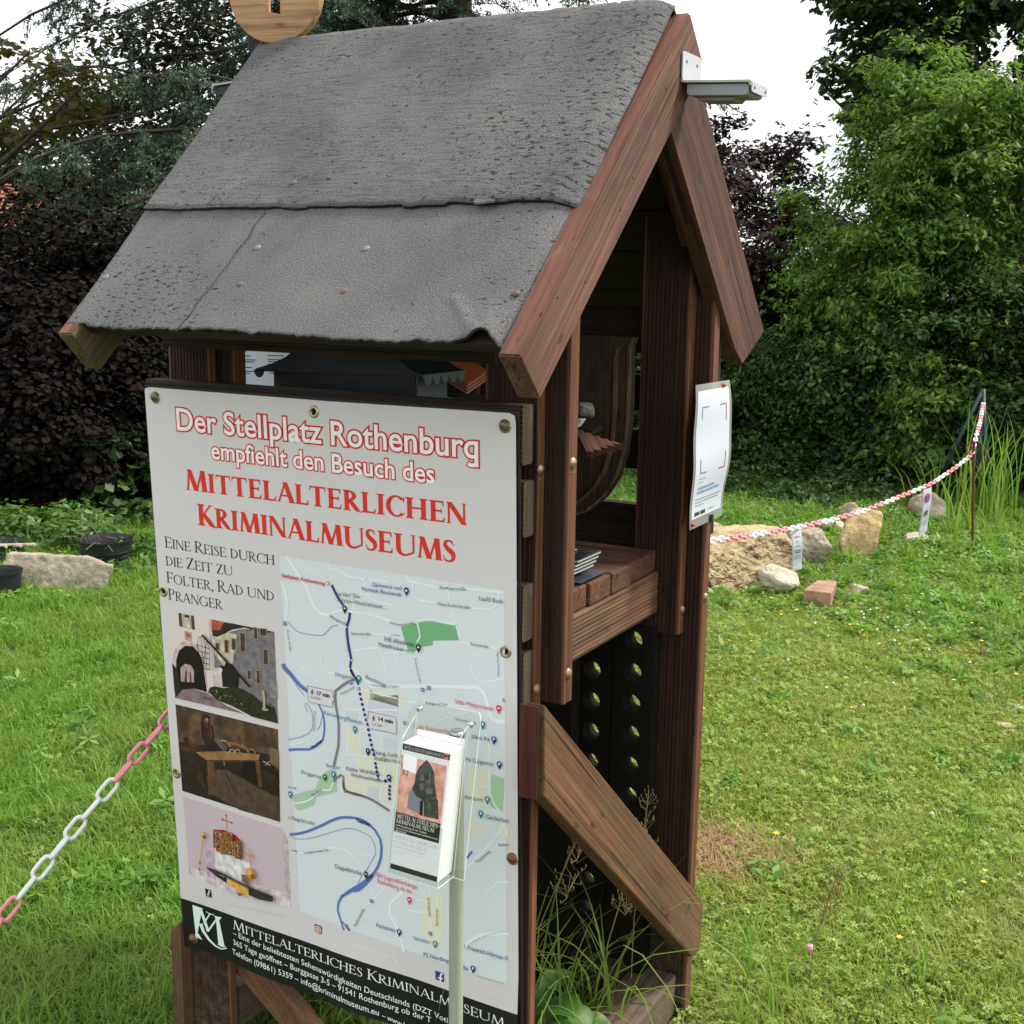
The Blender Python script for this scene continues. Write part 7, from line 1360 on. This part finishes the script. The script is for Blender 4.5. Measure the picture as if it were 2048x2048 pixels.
def clover(n, rad, h0, h1, size, seed, petals=3, asp=.9, tilt=.5):
    r = np.random.default_rng(seed); P = []
    V = []; F = []; Q = []
    for i in range(n):
        a = r.uniform(0, 6.283); d = rad*math.sqrt(r.random()); c = np.array((d*math.cos(a), d*math.sin(a), r.uniform(h0, h1))); b0 = r.uniform(0, 6.283); nm = np.array((r.normal()*tilt, r.normal()*tilt, 1.)); nm /= np.linalg.norm(nm); q = r.random(); S = size*r.uniform(.6, 1.25)
        e1 = np.cross(nm, (0, 1, 0)); e1 /= np.linalg.norm(e1); e2 = np.cross(nm, e1)
        for k in range(petals):
            b = b0+6.283*k/petals; dd = e1*math.cos(b)+e2*math.sin(b); ss = np.cross(nm, dd); o = len(V)
            V += [c, c+dd*S*.55+ss*S*asp*.45-nm*S*.05, c+dd*S-nm*S*.12, c+dd*S*.55-ss*S*asp*.45-nm*S*.05]; F.append((o, o+1, o+2, o+3)); Q += [q]*4
        o = len(V); V += [c+(.0006, 0, 0), c-(.0006, 0, 0), (c[0]*.9, c[1]*.9, -.005), (c[0]*.9+.001, c[1]*.9, -.005)]; F.append((o, o+1, o+2, o+3)); Q += [q]*4
    return np.array(V), np.array(F), np.array(Q)
M_GR = leafmat('grass_blades', [(.17, .25, .035), (.25, .345, .05), (.33, .41, .07), (.42, .46, .12)], .45, .5, .3, patch=((.38, .37, .15), .7), pscale=1.6)
M_GL = leafmat('lush_grass_blades', [(.09, .20, .026), (.14, .285, .038), (.19, .35, .054), (.27, .41, .085)], .45, .5, .3, patch=((.26, .31, .08), .6), pscale=1.8)
M_CL = leafmat('clover_leaves', [(.13, .225, .034), (.205, .325, .048), (.29, .41, .07), (.40, .48, .13)], .38, .5, .35, patch=((.29, .31, .09), .65), pscale=1.9)
M_ST = leafmat('dry_straw', [(.24, .17, .08), (.34, .26, .12), (.42, .33, .18), (.20, .13, .06)], .25, .7, .2)
M_WD = leafmat('broad_weed_leaves', [(.08, .18, .028), (.12, .26, .04), (.17, .33, .055), (.22, .36, .075)], .4, .5, .35)
M_RS = leafmat('reddish_roots', [(.42, .22, .14), (.52, .34, .22), (.34, .15, .10), (.45, .35, .2)], .15, .8, .2)
def instances(name, tufts, label, cat, reg, dens, smin, smax, seed, tilt=.12):
    """scatter tuft meshes over the lawn: reg = density function of x, y arrays (per square metre)"""
    nx_, ny_ = 150, 150; xs = np.linspace(-7.5, 4, nx_); ys = np.linspace(-1.6, 11.5, ny_); GX, GY = np.meshgrid(xs, ys)
    dpx, dd, ok = vis(GX, GY); den = reg(GX, GY, dpx, dd)*ok
    Vv = np.stack([GX, GY, hgt(GX, GY)], -1).reshape(-1, 3); D = den.reshape(-1)
    Fq = np.array([(j*nx_+i, j*nx_+i+1, (j+1)*nx_+i+1, (j+1)*nx_+i) for j in range(ny_-1) for i in range(nx_-1)]); keep = D[Fq].max(1) > 0; Fq = Fq[keep]
    me = bpy.data.meshes.new(name); me.from_pydata(Vv.tolist(), [], Fq.tolist()); a = me.attributes.new('den', 'FLOAT', 'POINT'); a.data.foreach_set('value', D.astype('f')); o = bpy.data.objects.new(name, me); COL.objects.link(o)
    col = bpy.data.collections.new(name+'_tufts')
    for t_ in tufts: col.objects.link(t_)
    ng = bpy.data.node_groups.new(name+'_scatter', 'GeometryNodeTree'); ng.interface.new_socket('Geometry', in_out='INPUT', socket_type='NodeSocketGeometry'); ng.interface.new_socket('Geometry', in_out='OUTPUT', socket_type='NodeSocketGeometry')
    gi = ng.nodes.new('NodeGroupInput'); go = ng.nodes.new('NodeGroupOutput'); dp = ng.nodes.new('GeometryNodeDistributePointsOnFaces'); at_ = ng.nodes.new('GeometryNodeInputNamedAttribute'); at_.data_type = 'FLOAT'; at_.inputs['Name'].default_value = 'den'
    ci = ng.nodes.new('GeometryNodeCollectionInfo'); ci.inputs['Collection'].default_value = col; ci.inputs['Separate Children'].default_value = True; ci.inputs['Reset Children'].default_value = True
    ip = ng.nodes.new('GeometryNodeInstanceOnPoints'); ip.inputs['Pick Instance'].default_value = True
    rr = ng.nodes.new('FunctionNodeRandomValue'); rr.data_type = 'FLOAT_VECTOR'; rr.inputs['Min'].default_value = (-tilt, -tilt, 0); rr.inputs['Max'].default_value = (tilt, tilt, 6.283)
    rs = ng.nodes.new('FunctionNodeRandomValue'); rs.data_type = 'FLOAT'; rs.inputs[2].default_value = smin; rs.inputs[3].default_value = smax; rs.inputs['Seed'].default_value = seed
    dp.inputs['Seed'].default_value = seed
    L = ng.links.new; L(gi.outputs[0], dp.inputs['Mesh']); L(at_.outputs[0], dp.inputs['Density']); L(dp.outputs['Points'], ip.inputs['Points']); L(ci.outputs[0], ip.inputs['Instance']); L(rr.outputs[0], ip.inputs['Rotation']); L(rs.outputs[1], ip.inputs['Scale']); L(ip.outputs[0], go.inputs[0])
    md = o.modifiers.new('scatter', 'NODES'); md.node_group = ng; tag(o, label, cat, kind='stuff'); return o
def vis(x, y):
    """column and depth in the photograph's view, with a margin, so that only ground near the view is planted"""
    f_ = np.array((FF[0], FF[1])); f_ /= np.linalg.norm(f_); r_ = np.array((RR[0], RR[1])); r_ /= np.linalg.norm(r_); dx, dy = x-CAM[0], y-CAM[1]; d = dx*f_[0]+dy*f_[1]; s = dx*r_[0]+dy*r_[1]; px = 1024+FPX*s/np.maximum(d, .1)*.98
    return px, d, ((d > 2.1) & (d < 11.8) & (px > -500) & (px < 2550)).astype(float)
def n2d(x, y, s, seed): return .5+.25*(np.sin(x*s+seed)+np.sin(y*s*1.3+seed*2.1+np.sin(x*s*.7+seed)))+.12*np.sin(x*s*2.7+y*s*2.1+seed*3)
tl_ = lambda nm, d, m: mesh_np(nm, d[0], d[1], m, d[2], link=False)
G1 = [tl_('grass_tuft', blades(64, .055, .020, .052, .0030, 200+i, .9), M_GR) for i in range(5)]
G2_ = [tl_('lush_tuft', blades(58, .055, .032, .080, .0036, 220+i, .75), M_GL) for i in range(5)]
C1 = [tl_('clover_tuft', clover(34, .065, .010, .036, .0095, 240+i), M_CL) for i in range(4)]+[tl_('creeping_weed', clover(26, .065, .010, .036, .0115, 250+i, 5, .5), M_CL) for i in range(2)]
T1 = [tl_('tall_grass_tuft', blades(16, .035, .07, .15, .0048, 260+i, .65, 5), M_GL) for i in range(3)]
ST = [tl_('straw_tuft', blades(9, .06, .03, .09, .0018, 270+i, 1.5, 3), M_ST) for i in range(3)]
WD = [tl_('weed_rosette', clover(7, .05, .012, .05, .038, 280+i, 4, .42, .7), M_WD) for i in range(3)]
bank = lambda px, d: 1/(1+np.exp(-(d-6.6+np.clip((px-1650)/300, 0, 1.3)-(px < 600)*.25)*3.))        # weedy strip before the hedge
leftish = lambda px: 1/(1+np.exp((px-900)/60))
RP = gh(1432, 1712)
instances('lawn_grass', G1, 'short mown grass of the lawn', 'grass', lambda x, y, px, d: (1-leftish(px))*(230+230*n2d(x, y, 2.2, 1))*(1-.85*np.exp(-(((x-RP[0])**2+(y-RP[1])**2)/.03)))*(1-.75*bank(px, d)), 0, .75, 1.25, 1)
instances('lush_grass', G2_, 'lush green grass of the left lawn', 'grass', lambda x, y, px, d: leftish(px)*330+(1-leftish(px))*60*np.clip(n2d(x, y, 1.9, 5)*2-1, 0, 1), 0, .7, 1.15, 2)
instances('clover', C1, 'clover and creeping weeds in the lawn', 'clover', lambda x, y, px, d: (1-leftish(px))*(120+240*n2d(x, y, 3.1, 9))*(1-.9*np.exp(-(((x-RP[0])**2+(y-RP[1])**2)/.03)))+leftish(px)*60*n2d(x, y, 3.1, 9), 0, .7, 1.3, 3, .25)
instances('tall_grass', T1, 'taller grass clumps and unmown grass under the kiosk', 'grass', lambda x, y, px, d: 4.+12*leftish(px)+34*bank(px, d)+170*((x > -.86) & (x < .02) & (y > .0) & (y < .8)), 0, .7, 1.3, 4)
instances('dry_straw', ST, 'dry straw lying in the lawn', 'straw', lambda x, y, px, d: 10+46*(1-leftish(px))*np.clip(n2d(x, y, 1.7, 13)*2.2-1, 0, 1)+900*np.exp(-(((x+.22)**2+(y-1.60)**2)/.012))+160*np.exp(-(((x+.02)**2+(y-1.95)**2)/.03)), 0, .7, 1.3, 5)
instances('broad_weeds', WD, 'broad leaved weeds in the lawn and along the hedge', 'weeds', lambda x, y, px, d: 7+4*leftish(px)+210*bank(px, d)*np.where(px < 700, .25, 1), 0, .6, 1.5, 6, .3)
RT = [tl_('root_tuft', blades(30, .09, .04, .09, .0024, 290+i, 1.9, 4), M_RS) for i in range(2)]
instances('bare_roots', RT, 'bare reddish roots in a worn patch beside the rear leg', 'roots', lambda x, y, px, d: 1500*np.exp(-(((x-RP[0])**2+(y-RP[1])**2)/.018)), 0, .7, 1.1, 8)
# flowers
YF = mat('yellow_petals', (.75, .52, .02), .5); WF = mat('white_clover_heads', (.62, .62, .52), .7); PF = mat('pink_clover_head', (.62, .30, .38), .7)
fy = MB(); fw = MB()
def flower(mb, p, r_, m, h):
    n_ = 6; c = p+np.array((0, 0, h)); vs = [c]+[c+np.array((r_*math.cos(6.283*k/12)*(1 if k % 2 else .55), r_*math.sin(6.283*k/12)*(1 if k % 2 else .55), .002)) for k in range(12)]
    mb.add(vs, [(0, 1+k, 1+(k+1) % 12) for k in range(12)], m); mb.tube([p, c-(0, 0, .001)], .0009, M_GL, 4)
YP = [(1542, 1215), (1561, 1244), (1561, 1247), (1498, 1292), (1502, 1300), (1746, 1208), (1782, 1160), (1780, 1180), (1626, 1123), (1626, 1133), (1718, 1284), (1727, 1296), (1756, 1307), (1698, 1276), (1857, 1211), (1879, 1247), (1843, 1206), (1941, 1270), (1960, 1276), (1961, 1307), (1470, 1138), (1457, 1298), (1691, 1374), (1906, 1382), (1702, 1436), (1812, 1236), (2030, 1370), (1967, 1775), (1964, 1796), (1796, 1912), (1550, 1712), (1365, 2040), (750, 2040), (1880, 1222), (1593, 1240), (139, 1208), (1470, 1110), (1850, 1195), (1690, 1100)]
for x, y in YP: p = gh(x, y+4); flower(fy, p, random.uniform(.008, .013), YF, random.uniform(.05, .08))
for k in range(46):
    x, y = (random.gauss(1800, 70), random.gauss(1270, 22)) if k < 34 else (random.uniform(1420, 2040), random.uniform(1210, 1700)); p = gh(x, y); c = p+np.array((0, 0, random.uniform(.035, .06))); fw.lathe(c, (0, 0, 1), [(0, .006), (.005, .004), (.007, 0), (.004, -.004)], WF, 7)
for x, y in ((1616, 1942),): p = gh(x, y+20); fw.lathe(p+(0, 0, .09), (0, 0, 1), [(0, .010), (.008, .007), (.011, 0), (.006, -.006)], PF, 10)
tag(fy.build('yellow_flowers'), 'small yellow meadow flowers dotted over the lawn', 'flowers', kind='stuff'); tag(fw.build('clover_flowers'), 'white and pink clover flower heads in the lawn', 'flowers', kind='stuff')
# ---------------- long grass and weeds in and around the kiosk base
def longgrass(label, px, py, n, h0, h1, seed, y=None, lean=.5, w=.006, rad=.10, m=None, cat='grass', name='long_grass'):
    p = gh(px, py) if y is None else at(px, py, 1, y)*(1, 1, 0)+(0, 0, GZ); V, F, Q = blades(n, rad, h0, h1, w, seed, lean, 7); o = mesh_np(name, V+p, F, m or M_GL, Q, loc=p); tag(o, label, cat); return o
KF = lambda x, y: np.array((x, y, GZ))
for i, (x, y, n, h0, h1, s, lab) in enumerate(((-.10, .45, 60, .25, .62, 301, 'long arching grass growing inside the kiosk base near the front right leg'), (-.28, .35, 60, .2, .55, 302, 'long grass inside the kiosk base behind the brochure pole'), (-.50, .35, 60, .15, .42, 303, 'long grass below the banner inside the kiosk base'), (-.05, .25, 36, .2, .5, 304, 'long grass blades crossing the weathered base beam'), (.20, .78, 26, .10, .28, 305, 'tall grass clump at the outer side of the rear right leg'), (.15, 1.0, 26, .08, .20, 306, 'grass tuft on the lawn behind the rear right leg'), (.35, .55, 26, .08, .24, 307, 'grass tuft at the bottom edge right of the base beam'))):
    V, F, Q = blades(n, .13, h0, h1, .0058, s, .75, 8); p = KF(x, y); tag(mesh_np('long_grass', V+p, F, M_GL, Q, loc=p), lab, 'grass', 'long grass around the kiosk base')
def reed(px, d, n, h0, h1, seed, lab):
    p = gp(px, d); V, F, Q = blades(n, .22, h0, h1, .014, seed, .45, 6); tag(mesh_np('reed_clump', V+p, F, M_GL, Q, loc=p), lab, 'grass', 'reed like grass clumps by the hedge')
reed(2010, 8.7, 60, .4, 1.0, 311, 'tall reed like grass clump at the right edge behind the stake'); reed(1890, 8.9, 34, .25, .65, 312, 'smaller reed like grass clump left of the fence post')
reed(1985, 8.2, 30, .2, .5, 313, 'short reed like clump directly behind the rusty stake')
# seed heads
def seedhead(x, y, h, seed, lab, dx=.08):
    r = random.Random(seed); b = KF(x, y); q = MB(); tip = b+np.array((dx, .02, h)); q.tube([b, b+np.array((dx*.2, 0, h*.5)), tip], .0012, M_ST, 4)
    for k in range(60):
        u = r.uniform(.62, 1.); c = b+(tip-b)*u; d_ = np.array((r.uniform(-1, 1), r.uniform(-1, 1), r.uniform(.1, 1.2))); d_ *= .045*(1.25-u)/np.linalg.norm(d_)*1.6; e = c+d_; q.tube([c, e], .0005, M_ST, 3, caps=False); q.add([e, e+(.0016, 0, .004), e+(0, 0, .009), e-(.0016, 0, -.004)], [(0, 1, 2, 3)], M_ST)
    tag(q.build('seed_head', origin=b), lab, 'grass seed head', 'dry grass seed heads')
seedhead(-.05, .48, .56, 1, 'dry grass seed head against the dark space behind the brace'); seedhead(-.20, .42, .62, 2, 'dry grass seed head left of the brace near the banner edge', .14); seedhead(-.02, .58, .60, 3, 'dry grass seed head beside the rear leg above the brace', .02); seedhead(.30, .9, .36, 5, 'dry seed head on the lawn right of the brace foot', .05)
# sow thistle with big lobed leaves
TH = empty('sow_thistle', tuple(KF(-.13, .30)), 'broad leaved sow thistle growing in the kiosk base behind the front right leg', 'plant'); r = random.Random(5)
M_TH = leafmat('thistle_leaf', [(.045, .12, .016), (.06, .15, .022), (.08, .18, .03)], .3, .45, .4); VEIN = mat('leaf_vein', (.22, .34, .14), .5)
def bigleaf(b, d, L, W_, curl):
    d = np.array(d, float); d /= np.linalg.norm(d); s = np.cross(d, (0, 0, 1)); s /= np.linalg.norm(s); q = MB(); n_ = 14; vs = []; mid = []
    for k in range(n_+1):
        u = k/n_; lob = W_*math.sin(math.pi*min(1, u*.93+.05))**.7*(.55+.45*abs(math.sin(u*8.5+.4)))*(1+.3*(u > .55)); c = b+d*L*u+np.array((0, 0, L*(curl*u-.55*curl*u*u*2))); mid.append(c+(0, 0, .0015)); vs += [c-s*lob+(0, 0, .012), c, c+s*lob+(0, 0, .012)]
    q.add(vs, [(3*k+i, 3*k+i+1, 3*k+i+4, 3*k+i+3) for k in range(n_) for i in (0, 1)], M_TH); o = q.build('leaf', TH, smooth=True); v = MB(); v.tube(mid, [.0022*(1-k/n_)+.0004 for k in range(n_+1)], VEIN, 4); v.build('midrib', o, smooth=True)
for k, (a, L, W_, c_, z) in enumerate(((.35, .19, .035, .8, .12), (2.6, .17, .03, .7, .10), (-.6, .20, .032, .5, .08), (1.4, .18, .03, .9, .15), (3.9, .18, .03, .4, .07), (5.2, .22, .03, .35, .05), (-.15, .17, .04, 1.0, .17))): bigleaf(KF(-.13, .30)+(0, 0, z), (math.cos(a), math.sin(a), .25), L, W_, c_)
MB().tube([KF(-.13, .30), KF(-.13, .30)+(0, 0, .22)], [.006, .004], VEIN, 7).build('stem', TH)
